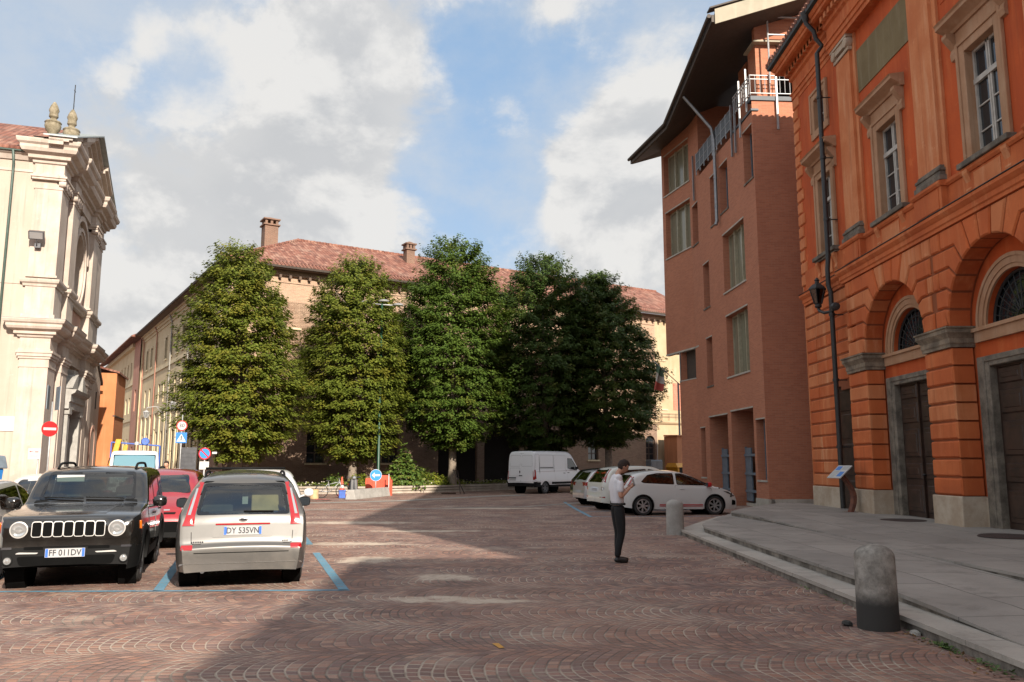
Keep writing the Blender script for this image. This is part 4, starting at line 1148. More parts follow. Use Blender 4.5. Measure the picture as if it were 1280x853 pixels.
def build_vehicles():
    hx, hy = -.3, .954
    s = suv(); place(s, -5.99 + 2.12 * -.31, 11.42 + 2.12 * .951, .31, -.951)
    m = mpv(); place(m, -3.70 - .0 + 2.185 * hx, 11.62 + 2.185 * hy, hx, hy)
    r = red_crossover(); place(r, -7.12 + 2.125 * hx, 16.7 + 2.125 * hy, -hx, -hy)
    g, sk = car('light_grey_hatchback', 'light grey hatchback at the left edge beside the dark off-roader', 'car', hatch_spec(M['p_grey'], L=4.05, W=1.75, H=1.48, mirror=(.82, .97, M['p_white'])))
    place(g, -8.68, 13.4, hx, hy)
    w, sk = car('white_car', 'white car facing out behind the grey hatchback and dark off-roader', 'car', hatch_spec(M['p_white'], L=4.2, W=1.76, H=1.50))
    place(w, -9.35 + 2 * hx, 16.3 + 2 * hy, -hx, -hy)
    w, sk = car('white_estate_car', 'white car parked nose to nose beyond the silver people carrier', 'car', hatch_spec(M['p_white'], L=4.4, W=1.84, H=1.60, mirror=(.96, 1.06, M['p_white'])))
    place(w, -5.02 + 2.2 * hx, 16.7 + 2.2 * hy, -hx, -hy)
    t = small_van_truck(); place(t, -15.9, 35.2, .40, -.92)
    v = van(); a = R(90 - 40); place(v, .50 + 2.52 * math.cos(a), 48.1 + 2.52 * math.sin(a), math.cos(a), math.sin(a))
    hx, hy = .988, .155
    p = punto(); place(p, 3.55 + 2.035 * hx, 28.7 + 2.035 * hy, hx, hy)
    # the three parked beyond it, tails to the square
    hx, hy = .96, .28
    sp = hatch_spec(M['p_cream'], L=4.0, W=1.78, H=1.64, R=.32, rr=(.5, .20))
    sp['wins'] = [q for q in sp['wins'] if q[0] != 'rear_window'] + [('rear_window', 'x', [(-.62, 1.02), (.62, 1.02), (.54, 1.50), (-.54, 1.50)], (-1,), 'glass_dark')]
    sp['patches'] = [('tail_lamp', 'y', [(-1.93, 1.05), (-1.84, 1.02), (-1.62, 1.48), (-1.70, 1.50)], (1, -1), M['redlens'], dict(off=.012)),
        ('tail_lamp', 'x', [(-.80, 1.02), (-.68, 1.02), (-.58, 1.50), (-.64, 1.50)], (-1,), M['redlens'], dict(mir=True)),
        ('reflector', 'x', rpoly([(-.80, .46), (-.60, .46), (-.60, .51), (-.80, .51)], .01), (-1,), M['redlens'], dict(mir=True)),
        ('reversing_lamp', 'x', circ(-.72, .80, .07, 16), (-1,), M['clearlens'], dict(mir=True)),
        ('registration_plate', 'x', rpoly([(-.26, .70), (.26, .70), (.26, .81), (-.26, .81)], .01), (-1,), M['plate_white'], {})]
    c, sk = car('cream_mini_estate', 'cream-white upright car with tall dark rear window, between silver and sporty hatchbacks', 'car', sp)
    place(c, 3.05 + 2 * hx, 31.4 + 2 * hy, hx, hy)
    sp = hatch_spec(M['p_lsilver'], L=3.95, W=1.72, H=1.50, rr=(.6, .24), R=.32, rim=M['alloy'], rimstyle=('spokes', 5, 2, .03))
    sp['patches'] = [('tail_lamp', 'x', rpoly([(-.78, .80), (-.46, .80), (-.46, .92), (-.78, .98)], .04), (-1,), M['redlens'], dict(mir=True)),
        ('tail_lamp', 'y', rpoly([(-1.93, .80), (-1.62, .86), (-1.66, .95), (-1.90, .96)], .03), (1, -1), M['redlens'], dict(off=.012)),
        ('registration_plate', 'x', rpoly([(-.26, .52), (.26, .52), (.26, .63), (-.26, .63)], .01), (-1,), M['plate_white'], {})]
    c, sk = car('silver_compact_hatchback', 'bright silver rounded hatchback with broad red tail lamps, second from the van', 'car', sp)
    place(c, 2.72 + 2 * hx, 34.9 + 2 * hy, hx, hy)
    c, sk = car('black_hatchback', 'black hatchback tucked between the white van and the silver hatchback', 'car', hatch_spec(M['p_black'], L=4.1, W=1.75, H=1.52))
    place(c, 2.95 + 2 * hx, 38.3 + 2 * hy, hx, hy)
# ------------------------------------------------------------------ the orange palace on the right
def roof_slab(mb, pts, t=.12):
    P = [Vector(p) for p in pts]
    mb.prism([p for p in P], [p + Vector((0, 0, t)) for p in P])

def orange_palace():
    root = empty('orange_palace', (10.0, 27.83, 0), R(-90), 'weathered orange stucco palace with rusticated arches and tall upper windows', 'building')
    F = Fr((0, 0, 0), (1, 0, 0), (0, -1, 0))
    LEN = 33.4; PIT = 4.56; P0 = 3.39; PW = 1.23; RA = (PIT - PW) / 2
    NB = 6
    piers = [P0 + PIT * k for k in range(NB + 1)]
    ZI0, ZI1, ZS, ZT = 4.33, 4.80, 4.80, 7.08
    lx0 = -.30; NC = -.13                     # corner bay sits a little back
    cz = [.98 + (ZI0 - .98) * k / 8 for k in range(9)]
    zc = [ZS + .45 * j for j in range(6)]; zc[5] = ZT
    gr = .046
    # --- core walls -------------------------------------------------
    mb = MB()
    F.box(mb, P0 - .0, LEN, 7.0, 15.2, -.55, -.30)                # upper wall backing, windows are cut in the face wall
    core = MB()
    holes = []
    bays = [p + PW + RA for p in piers[:-1]]
    wallhi = MB()
    wh = [rect(b - .62, b + .62, 8.36, 10.99) for b in bays]
    F.wall(wallhi, rect(P0 + .3, LEN, 7.2, 14.6), wh, -.28, .40)
    F.box(wallhi, P0 + .3, LEN, 7.2, 14.6, -1.0, -.86)
    cw = [rect(1.56, 2.70, 8.36, 10.99), rect(1.58, 2.52, 12.61, 13.76)]
    F.wall(wallhi, rect(lx0, P0 + .35, 7.2, 14.6), cw, NC, .40)
    F.box(wallhi, lx0, P0 + .35, 7.2, 14.6, NC - .75, NC - .6)
    wallhi.build('upper_wall', M['orange_deep'], root)
    # rough mass of the building behind the walls
    mb = MB(); mb.box(lx0, 1.05, 0, LEN, 13.0, 15.3)
    mb.box(lx0, .12, 0, lx0 + .06, .9, 15.3); mb.box(LEN - .06, .05, 0, LEN, .9, 15.3)
    mb.build('building_mass', M['orange_pale'], root)
    # --- ground floor: recess wall behind the arches ---------------
    rec = MB()
    for b in bays:
        F.wall(rec, rect(b - PIT / 2, b + PIT / 2, 0.3, 7.1), [rect(b - 1.08, b + 1.08, .3, 3.86), archpts(b, 1.07, 4.72, 4.719)], -.55, .2)
    rec.build('recess_wall', M['orange_deep'], root)
    # --- rustication ---------------------------------------------------
    grv = MB(); blk = MB(); rng = random.Random(3)
    # groove backing: piers and spandrels just behind the block faces
    for p in piers:
        F.box(grv, p + .05, p + PW - .05, .95, ZI0, -.52, -.05)
    for b in bays:
        rim = [(b - RA - .035, ZS)] + [(b + (RA + .035) * math.cos(PI - PI * k / 20), ZS + (RA + .035) * math.sin(PI - PI * k / 20)) for k in range(21)]
        out = [(b - PIT / 2, ZI1 - .02), (b - RA - .035, ZI1 - .02)] + rim[1:-1] + [(b + RA + .035, ZI1 - .02), (b + PIT / 2, ZI1 - .02), (b + PIT / 2, ZT), (b - PIT / 2, ZT)]
        F.wall(grv, out, [], -.05)
        for q0, q1 in zip(rim, rim[1:]):
            grv.add([F.p(q0[0], q0[1], -.035), F.p(q1[0], q1[1], -.035), F.p(q1[0], q1[1], -.54), F.p(q0[0], q0[1], -.54)], [(0, 1, 2, 3)])
    F.box(grv, piers[0] - 1.0, piers[0] + .1, 3.95, ZT, -.5, NC - .03)
    # pier blocks
    for i, p in enumerate(piers):
        for k in range(8):
            F.cbox(blk, p, p + PW, cz[k] + gr / 2, cz[k + 1] - gr / 2, -.50, 0, .034, rng.choice((0, 1, 2)))
    # voussoirs with bent joints
    def joint(b, j, sg):
        th = PI * j / 13
        z = zc[j] if j < 5 else None
        return th
    for bi, b in enumerate(bays):
        for sg in (1, -1):
            xm = PIT / 2 if not (sg < 0 and bi == 0) else PIT / 2 + .55
            pts_in = lambda j, r=RA: (b + sg * r * math.cos(PI * j / 13), ZS + r * math.sin(PI * j / 13))
            B = []
            for j in range(0, 7):
                th = PI * j / 13
                if j == 0: B.append((RA + .02, ZS))
                elif j < 5: rr = (zc[j] - ZS) / math.sin(th); B.append((rr * math.cos(th), zc[j]))
                else: rr = (ZT - ZS) / math.sin(th); B.append((rr * math.cos(th), ZT))
            for j in range(0, 6):
                a0, a1 = PI * j / 13, PI * (j + 1) / 13
                g0 = .5 * gr
                arc = [(RA * math.cos(a0 + (a1 - a0) * t), RA * math.sin(a0 + (a1 - a0) * t)) for t in (.02, .35, .65, .98)]
                if j < 4:
                    poly = [(x, ZS + z) for x, z in arc[::-1]] + [(B[j][0], B[j][1])]
                    # split the long outer block with a vertical joint
                    vx = [xm - .02, (xm + B[j][0]) * .5 + .12, xm - .28, xm - .06][j] if True else xm
                    vx = min(vx, xm - .0)
                    poly = [(x, ZS + z) for x, z in arc[::-1]]
                    poly += [(B[j][0], B[j][1]), (vx, B[j][1]), (vx, B[j + 1][1]), (B[j + 1][0], B[j + 1][1])]
                    rest = [(vx, B[j][1]), (xm, B[j][1]), (xm, B[j + 1][1]), (vx, B[j + 1][1])] if xm - vx > .12 else None
                elif j == 4:
                    poly = [(x, ZS + z) for x, z in arc[::-1]] + [(B[4][0], B[4][1]), (xm - .45, B[4][1]), (xm - .45, ZT), (B[5][0], ZT)]
                    rest = [(xm - .45, B[4][1]), (xm, B[4][1]), (xm, ZT), (xm - .45, ZT)]
                else:
                    poly = [(x, ZS + z) for x, z in arc[::-1]] + [(B[5][0], ZT), (B[6][0], ZT)]
                    rest = None
                for pl in (poly, rest):
                    if not pl: continue
                    try: q = inset(pl, gr / 2)
                    except Exception: q = pl
                    q2 = inset(pl, gr / 2 + .032)
                    q = [(b + sg * x, min(z, ZT)) for x, z in q]; q2 = [(b + sg * x, z) for x, z in q2]
                    n = len(q)
                    A = [F.p(x, z, -.50) for x, z in q]; Bm = [F.p(x, z, -.032) for x, z in q]; Cc = [F.p(x, z, 0) for x, z in q2]
                    blk.add(A + Bm + Cc, [(i, (i + 1) % n, n + (i + 1) % n, n + i) for i in range(n)] + [(n + i, n + (i + 1) % n, 2 * n + (i + 1) % n, 2 * n + i) for i in range(n)] + [tuple(range(2 * n, 3 * n))], rng.choice((0, 1, 2)))
        # keystone
        a0, a1 = PI * 6 / 13, PI * 7 / 13
        arc = [(RA * math.cos(a0 + (a1 - a0) * t), ZS + RA * math.sin(a0 + (a1 - a0) * t)) for t in (.02, .5, .98)]
        t6 = (ZT - ZS) / math.tan(a0)
        pl = [(x, z) for x, z in arc] + [(-t6, ZT), (t6, ZT)]
        q = [(b + x, z) for x, z in inset(pl, gr / 2)]; q2 = [(b + x, z) for x, z in inset(pl, gr / 2 + .032)]; n = len(q)
        blk.add([F.p(x, z, -.5) for x, z in q] + [F.p(x, z, -.032) for x, z in q] + [F.p(x, z, 0) for x, z in q2], [(i, (i + 1) % n, n + (i + 1) % n, n + i) for i in range(n)] + [(n + i, n + (i + 1) % n, 2 * n + (i + 1) % n, 2 * n + i) for i in range(n)] + [tuple(range(2 * n, 3 * n))], rng.choice((0, 1, 2)))
    # corner bay: courses either side of the small door and above it
    cz2 = [.98 + .405 * k for k in range(16)]
    D0, D1, DT = 1.95, 3.10, 4.05
    Fc = Fr((0, 0, 0), (1, 0, 0), (0, -1, 0))
    F.box(grv, lx0 + .03, D0 - .03, .95, 7.05, -.6, NC - .035); F.box(grv, D0 - .05, P0 + .1, DT + .02, 7.05, -.6, NC - .035); F.box(grv, D1 + .03, P0 + .1, .95, 4.3, -.6, NC - .035)
    for k in range(15):
        z0, z1 = cz2[k] + gr / 2, min(cz2[k + 1], 7.05) - gr / 2
        if z1 - z0 < .1: continue
        sp_ = (lx0 + .95) if k % 2 else None
        if z0 < DT - .1:
            z1d = z1
            for a, c in (((lx0, sp_ - gr / 2), (sp_ + gr / 2, D0)) if sp_ else ((lx0, D0),)):
                F.cbox(blk, a, c, z0, z1d, -.55, NC, .03, rng.choice((0, 1, 2)))
            F.cbox(blk, D1, P0 - .01, z0, z1d, -.55, NC, .03, rng.choice((0, 1, 2)))
        else:
            cuts = [lx0, lx0 + .95, 1.5, 2.4, P0 - .01] if k % 2 else [lx0, .55, 1.9, P0 - .01]
            for a, c in zip(cuts, cuts[1:]): F.cbox(blk, a + gr / 2, c - gr / 2, z0, z1, -.55, NC, .03, rng.choice((0, 1, 2)))
    # quoins up the corner
    qn = MB(); z = 7.75; k = 0
    while z < 14.2:
        F.cbox(qn, lx0 - .04, lx0 + (.55 if k % 2 else .38), z + .02, z + .40, NC - .3, NC + .05, .03); z += .43; k += 1
    qn.build('quoins', M['orange_block2'], root)
    blk.build('rusticated_blocks', [M['orange_block'], M['orange_block2'], M['orange_block3']], root)
    grv.build('block_joints', M['orange_groove'], root)
    # --- plinth ---------------------------------------------------------
    def plinth(a0, a1, z1, n0, n1, c):
        pl = MB(); F.cbox(pl, a0, a1, 0, z1, n0, n1, c); pl.build('plinth', M['plinthstone'], root)
    for p in piers: plinth(p - .03, p + PW + .03, .98, -.56, .04, .02)
    plinth(lx0 - .02, D0 + .02, .98, -.6, NC + .04, .02); plinth(D1 - .02, P0 - .03, .98, -.6, NC + .04, .02)
    for b in bays:
        for s in (1, -1):
            a = b + s * RA; c = b + s * 1.50
            plinth(min(a, c), max(a, c), .96, -.6, -.50, .01)
    # --- imposts --------------------------------------------------------
    prof = [(-.56, ZI0), (.03, ZI0), (.03, ZI0 + .06), (.05, ZI0 + .10), (.05, ZI0 + .20), (.09, ZI0 + .27), (.13, ZI0 + .33), (.13, ZI0 + .41), (.16, ZI0 + .43), (.16, ZI1 - .005), (-.56, ZI1 - .005)]
    for p in piers:
        mb = MB()
        sweep_plan(mb, [(p, .55), (p, 0), (p + PW, 0), (p + PW, .55)], [(-.08, ZI0)] + prof[1:-1] + [(-.08, ZI1 - .005)])
        F.box(mb, p + .01, p + PW - .01, ZI0 + .02, ZI1 - .02, -.54, .02)
        mb.build('impost', M['impost'], root, bevel=0)
    # --- doors and fanlights --------------------------------------------
    for b in bays:
        f = MB()
        for s in (1, -1):
            a0, a1 = sorted((b + s * 1.05, b + s * 1.48))
            F.box(f, a0 if s > 0 else a0, a1, .3, 4.06, -.75, -.47); 
            a0, a1 = sorted((b + s * 1.20, b + s * 1.47)); F.box(f, a0, a1, .3, 4.055, -.6, -.445)
        F.box(f, b - 1.05, b + 1.05, 3.83, 4.058, -.75, -.472); F.box(f, b - 1.20, b + 1.20, 3.93, 4.055, -.6, -.445)
        fo = f.build('door_frame', M['darkstone'], root, bevel=.012)
        d = MB(); F.box(d, b - 1.07, b + 1.07, .3, 3.85, -.74, -.64)
        for s in (1, -1):
            c = b + s * .54
            for z0, z1 in ((.45, 1.15), (1.30, 1.72), (1.87, 2.62), (2.77, 3.30), (3.42, 3.78)):
                F.cbox(d, c - .42, c + .42, z0, z1, -.64, -.605, .03)
                F.cbox(d, c - .31, c + .31, z0 + .11, z1 - .11, -.62, -.59, .025)
        F.box(d, b - .03, b + .03, .3, 3.82, -.64, -.58)
        do = d.build('door', M['darkwood'], root)
        mb = MB(); mb.tube([F.p(b + .10, 1.42, -.61), F.p(b + .10, 1.42, -.53)], .03, 10); mb.build('handle', M['blackiron'], do, smooth=True)
        # lunette
        s_ = MB()
        for r0, r1, n1 in ((1.07, 1.16, -.50), (1.16, 1.35, -.475), (1.31, 1.39, -.45)):
            n = 28
            for k in range(n):
                a0, a1 = PI * k / n, PI * (k + 1) / n
                q = [(b + r * math.cos(a), 4.72 + r * math.sin(a)) for r, a in ((r0, a0), (r1, a0), (r1, a1), (r0, a1))]
                F.poly(s_, q, -.60, n1)
        F.box(s_, b - 1.50, b + 1.50, 4.40, 4.70, -.6, -.46); F.box(s_, b - 1.55, b + 1.55, 4.64, 4.72, -.6, -.41)
        so = s_.build('fanlight_surround', M['pinkstone'], root)
        g_ = MB(); F.poly(g_, archpts(b, 1.08, 4.715, 4.71, 20), -.76, -.74); g_.build('pane', M['winglass'], so)
        i_ = MB()
        for k in range(1, 14): a = PI * k / 14; i_.tube([F.p(b + .22 * math.cos(a), 4.72 + .22 * math.sin(a), -.68), F.p(b + 1.07 * math.cos(a), 4.72 + 1.07 * math.sin(a), -.68)], .013, 5)
        for r in (.22, .55, .84): i_.tube([F.p(b + r * math.cos(PI * k / 20), 4.72 + r * math.sin(PI * k / 20), -.68) for k in range(21)], .013, 5)
        i_.tube([F.p(b + 1.03 * math.cos(PI * k / 24), 4.72 + 1.03 * math.sin(PI * k / 24), -.68) for k in range(25)], .035, 6)
        F.box(i_, b - 1.07, b + 1.07, 4.70, 4.76, -.72, -.64)
        i_.build('fanlight_grille', M['blackiron'], so)
    d = MB(); F.box(d, D0 - .01, D1 + .01, .3, DT, -.42, -.24)
    for z0, z1 in ((.5, 1.2), (1.35, 2.3), (2.45, 3.2), (3.3, 3.9)): F.cbox(d, D0 + .14, D1 - .14, z0, z1, -.24, -.215, .02)
    d.build('door', M['darkwood'], root)
    # --- string course -------------------------------------------------
    sc_ = MB()
    prof = [(-.7, 7.08), (.02, 7.08), (.02, 7.16), (.05, 7.19), (.05, 7.30), (.08, 7.33), (.13, 7.40), (.13, 7.47), (.10, 7.50), (-.7, 7.56)]
    sweep_plan(sc_, [(lx0, .9), (lx0, -NC), (P0 - .12, -NC), (P0 - .12, 0), (LEN, 0), (LEN, 1.0)], prof)
    sc_.build('string_course', M['orange_block'], root)
    capm = MB(); sweep_plan(capm, [(lx0, .9), (lx0, -NC), (P0 - .12, -NC), (P0 - .12, 0), (LEN, 0)], [(-.2, 7.565), (.145, 7.49), (.145, 7.505), (-.2, 7.585)])
    capm.build('string_flashing', M['blackiron'], root)
    # --- upper floor: dado, pilasters, windows -------------------------------
    dd = MB(); F.box(dd, P0 + .3, LEN, 7.5, 8.20, -.3, -.19); F.mold(dd, [(-.3, 8.12), (-.16, 8.12), (-.12, 8.18), (-.12, 8.25), (-.3, 8.27)], P0 + .3, LEN); F.box(dd, lx0 + .4, P0, 7.5, 8.20, NC - .1, NC + .06)
    dd.build('dado_band', M['orange_block'], root)
    for p in piers:
        c = p + PW / 2 + .02
        ped = MB(); F.box(ped, c - .66, c + .66, 7.5, 8.22, -.3, -.03); F.box(ped, c - .54, c + .54, 7.62, 8.10, -.3, -.01); F.mold(ped, [(-.3, 8.14), (.0, 8.14), (.04, 8.20), (.04, 8.26), (-.3, 8.30)], c - .70, c + .70)
        ped.build('pedestal', M['orange_block'], root)
        bs = MB()
        for z0, z1, e in ((8.30, 8.44, .10), (8.44, 8.54, .06), (8.54, 8.62, .08), (8.62, 8.70, .03)): F.box(bs, c - .52 - e, c + .52 + e, z0, z1, -.3, -.13 + e)
        bs.build('pilaster_base', M['darkstone'], root, bevel=.015)
        ps = MB(); F.box(ps, c - .68, c + .68, 8.28, 14.5, -.3, -.21); F.box(ps, c - .50, c + .50, 8.69, 14.0, -.25, -.125)
        ps.build('pilaster', M['orange_pale'], root)
        cp = MB(); F.box(cp, c - .56, c + .56, 14.02, 14.12, -.3, -.08)
        for s in (1, -1):
            T = Matrix.Translation(F.p(c + s * .46, 14.28, -.10)) @ Matrix.Rotation(PI / 2, 4, 'X')
            cp.lathe([(0, -.16), (.15, -.16), (.19, -.05), (.15, .08), (.06, .11), (0, .11)], 14, T)
        F.box(cp, c - .50, c + .50, 14.2, 14.4, -.3, -.04); F.box(cp, c - .62, c + .62, 14.4, 14.5, -.3, .0)
        cp.build('pilaster_capital', M['plinthstone'], root, smooth=40)
    def upwin(c, w, z0, z1, n, hood=True, name='window', h2=None):
        f = MB()
        for s in (1, -1): 
            a0, a1 = sorted((c + s * w, c + s * (w + .26))); F.box(f, a0, a1, z0 - .02, z1 + .30, n - .34, n + .05)
            a0, a1 = sorted((c + s * (w + .20), c + s * (w + .30))); F.box(f, a0, a1, z0, z1 + .30, n, n + .085)
        F.box(f, c - w, c + w, z1, z1 + .30, n - .34, n + .049); F.box(f, c - w - .2, c + w + .2, z1 + .2, z1 + .30, n, n + .085)
        if not hood: F.box(f, c - w - .30, c + w + .30, z0 - .25, z0, n - .34, n + .06)
        so = f.build('window_surround', M['pinkstone'], root, bevel=.01)
        wn = MB(); t = n - .17
        for s in (1, -1):
            a0, a1 = sorted((c + s * w, c + s * (w - .06))); F.box(wn, a0, a1, z0, z1, t - .06, t + .03)
            a0, a1 = sorted((c + s * .012, c + s * .07)); F.box(wn, a0, a1, z0, z1, t - .05, t + .025)
        F.box(wn, c - w, c + w, z1 - .06, z1, t - .06, t + .025); F.box(wn, c - w, c + w, z0, z0 + .09, t - .06, t + .025)
        H = z1 - z0
        if hood:
            zt = z0 + H * .70
            F.box(wn, c - w, c + w, zt - .05, zt + .07, t - .05, t + .05)
            for k in (1, 2): F.box(wn, c - w, c + w, z0 + (zt - z0) * k / 3 - .015, z0 + (zt - z0) * k / 3 + .015, t - .04, t + .015)
        else: F.box(wn, c - w, c + w, z0 + H * .5 - .02, z0 + H * .5 + .02, t - .04, t + .015)
        wo = wn.build(name, M['whitewood'], root)
        pn = MB(); F.box(pn, c - w, c + w, z0, z1, t - .03, t - .02); pn.build('pane', M['winglass'], wo)
        if hood:
            h = MB(); F.box(h, c - w - .30, c + w + .30, z1 + .30, z1 + .62, n - .1, n + .05)
            F.mold(h, [(n - .1, z1 + .58), (n + .10, z1 + .58), (n + .14, z1 + .64), (n + .24, z1 + .70), (n + .36, z1 + .76), (n + .36, z1 + .84), (n + .40, z1 + .88), (n - .1, z1 + .95)], c - w - .55, c + w + .55)
            for s in (1, -1):
                a = c + s * (w + .38)
                h.prism([F.p(a - .10, z, q) for q, z in ((n - .05, z1 - .05), (n + .07, z1 - .02), (n + .09, z1 + .12), (n + .06, z1 + .24), (n + .14, z1 + .34), (n + .26, z1 + .50), (n + .26, z1 + .58), (n - .05, z1 + .58))],
                        [F.p(a + .10, z, q) for q, z in ((n - .05, z1 - .05), (n + .07, z1 - .02), (n + .09, z1 + .12), (n + .06, z1 + .24), (n + .14, z1 + .34), (n + .26, z1 + .50), (n + .26, z1 + .58), (n - .05, z1 + .58))])
            h.build('window_hood', M['pinkstone'], root)
            s_ = MB(); F.box(s_, c - w - .38, c + w + .38, z0 - .14, z0 - .01, n - .2, n + .22); F.box(s_, c - w - .33, c + w + .33, z0 - .20, z0 - .14, n - .2, n + .15)
            s_.build('window_sill', M['darkstone'], root, bevel=.012)
            for s in (1, -1):
                k_ = MB()
                a = c + s * (w + .16)
                pr = ((n - .05, 7.62), (n + .05, 7.64), (n + .10, 7.74), (n + .07, 7.86), (n + .12, 8.0), (n + .17, 8.12), (n + .17, 8.2), (n - .05, 8.2))
                k_.prism([F.p(a - .10, z, q) for q, z in pr], [F.p(a + .10, z, q) for q, z in pr])
                k_.build('sill_bracket', M['orange_pale'], root)
            # faded inset panel under the sill
            p_ = MB(); F.box(p_, c - w + .08, c + w - .08, 7.66, 8.06, n - .1, n + .105); p_.build('apron_panel', M['orange_pale'], root)
    for b in bays: upwin(b, .58, 8.40, 10.95, -.28)
    upwin(2.13, .53, 8.40, 10.95, NC)
    upwin(2.05, .43, 12.65, 13.72, NC, hood=False)
    # grey-brown relief panels between the pilasters
    for i, b in enumerate(bays):
        if i == 0 or i == 2 or i == 4:
            g_ = MB(); F.box(g_, b - 1.55, b + 1.55, 12.55, 13.85, -.4, -.255); g_.build('grey_panel', M['greypanel'], root)
        else:
            g_ = MB(); F.box(g_, b - 1.45, b + 1.45, 12.6, 13.8, -.4, -.265); g_.build('orange_panel', M['orange_deep'], root)
    # --- entablature ---------------------------------------------------
    en = MB()
    path = [(lx0, 6.0), (lx0, -NC), (P0 - .05, -NC), (P0 - .05, -.0), (LEN, -.0), (LEN, 6.0)]
    sweep_plan(en, path, [(-.6, 14.48), (.02, 14.48), (.02, 14.62), (.06, 14.64), (.06, 14.78), (.10, 14.80), (.10, 14.86), (.02, 14.90), (.02, 15.30), (.10, 15.36), (.10, 15.52), (-.6, 15.52)])
    en.build('entablature', M['orange_block'], root)
    dn = MB(); a = lx0 + .1
    while a < LEN: 
        n0 = NC if a < P0 - .2 else 0
        F.box(dn, a, a + .15, 15.50, 15.68, n0 - .1, n0 + .25); a += .30
    dn.build('dentils', M['orange_pale'], root)
    co = MB()
    sweep_plan(co, [(lx0, 6.0), (lx0, 0.0), (LEN, 0.0), (LEN, 6.0)], [(-.6, 15.52), (.12, 15.52), (.12, 15.68), (.30, 15.69), (.38, 15.73), (.38, 15.84), (.42, 15.86), (.48, 15.97), (.48, 16.02), (-.6, 16.06)])
    co.build('cornice', M['orange_block'], root)
    gt = MB(); sweep_plan(gt, [(lx0, 6.0), (lx0, 0.0), (LEN, 0.0)], [(.43, 15.99), (.50, 15.97), (.58, 16.02), (.60, 16.13), (.56, 16.13), (.43, 16.09)])
    gt.build('gutter', M['blackiron'], root)
    rf = MB()
    e = .55; zr, ze = 18.6, 16.08; ym = 6.4
    A = [(lx0 - e, -e, ze), (LEN + e, -e, ze), (LEN - 6, ym, zr), (lx0 + 6, ym, zr)]
    roof_slab(rf, A); roof_slab(rf, [(lx0 - e, 13 + e, ze), (lx0 - e, -e, ze), (lx0 + 6, ym, zr)]); roof_slab(rf, [(LEN + e, -e, ze), (LEN + e, 13 + e, ze), (LEN - 6, ym, zr)]); roof_slab(rf, [(LEN + e, 13 + e, ze), (lx0 - e, 13 + e, ze), (lx0 + 6, ym, zr), (LEN - 6, ym, zr)])
    rf.build('roof', M['tiles'], root)
    # rounded eave tiles along the verge
    tl = MB(); a = lx0 - .5
    while a < LEN: tl.tube([(a, -e - .08, ze + .10), (a, -e + .5, ze + .28)], .085, 8); a += .24
    y = -e
    while y < 12: tl.tube([(lx0 - e - .08, y, ze + .10), (lx0 - e + .5, y, ze + .28)], .085, 8); y += .24
    tl.build('eave_tiles', M['tiles'], root, smooth=50)
    # --- rainwater pipe ------------------------------------------------
    pp = MB(); x = 3.02
    pp.tube([(x - .05, -.52, 16.0), (x - .05, -.52, 15.75), (x, -.30, 15.45), (x, -.12 + NC + .0, 15.2), (x, -.06, 14.95), (x, -.24, 14.7), (x, -.26, 8.0), (x, -.30, 7.6), (x, -.30, 7.1), (x, -.24, 6.9), (x, -.24, .4)], .072, 10)
    for z in (13.2, 11.2, 9.2, 6.2, 4.2, 2.2): pp.tube([(x, -.24, z - .04), (x, -.24, z + .04)], .095, 10); pp.tube([(x, -.24, z), (x, .1, z)], .02, 6)
    pp.lathe([(.08, -.15), (.15, .1), (.16, .16), (.0, .16)], 10, Matrix.Translation((x - .05, -.52, 15.95)))
    pp.build('downpipe', M['blackiron'], root, smooth=40)
    return root

def wall_lantern():
    """black lantern on a two-armed iron bracket fixed to the rainwater pipe"""
    root = empty('wall_lantern', (9.62, 24.81, 6.15), 0, 'black iron street lantern on a two-armed bracket beside the dark rainwater pipe', 'lantern')
    mb = MB(); mb.tube([(.14, 0, -.55), (.14, 0, .85)], .055, 10); mb.tube([(.14, 0, .15), (.04, .35, .17), (.0, .62, .28), (.0, .70, .38)], .05, 8); mb.tube([(.14, 0, .15), (.06, -.45, .17), (.0, -.62, .18)], .045, 8)
    mb.lathe([(0, -.12), (.11, -.1), (.13, 0), (.11, .1), (0, .12)], 12, Matrix.Translation((0, -.64, .18)) @ Matrix.Rotation(PI / 2, 4, 'X'))
    mb.build('bracket', M['blackiron'], root, smooth=45)
    T = Matrix.Translation((.0, .70, .40)) @ Matrix.Scale(.92, 4)
    mb = MB(); mb.lathe([(0, 0), (.10, 0), (.12, .05), (.10, .10), (.13, .14), (0, .14)], 12, T)
    for k in range(6):
        a = PI * k / 3; mb.tube([T @ Vector((.13 * math.cos(a), .13 * math.sin(a), .13)), T @ Vector((.27 * math.cos(a), .27 * math.sin(a), .62))], .014, 5)
    mb.lathe([(.30, .61), (.31, .65), (.27, .70), (.16, .80), (.08, .84), (.07, .92), (.10, .95), (.04, 1.02), (0, 1.06)], 6, T)
    mb.build('lantern_cage', M['blackiron'], root)
    mb = MB(); mb.lathe([(.12, .14), (.26, .61)], 6, T); mb.build('lantern_glass', M['glass_dark'], root)
    return root

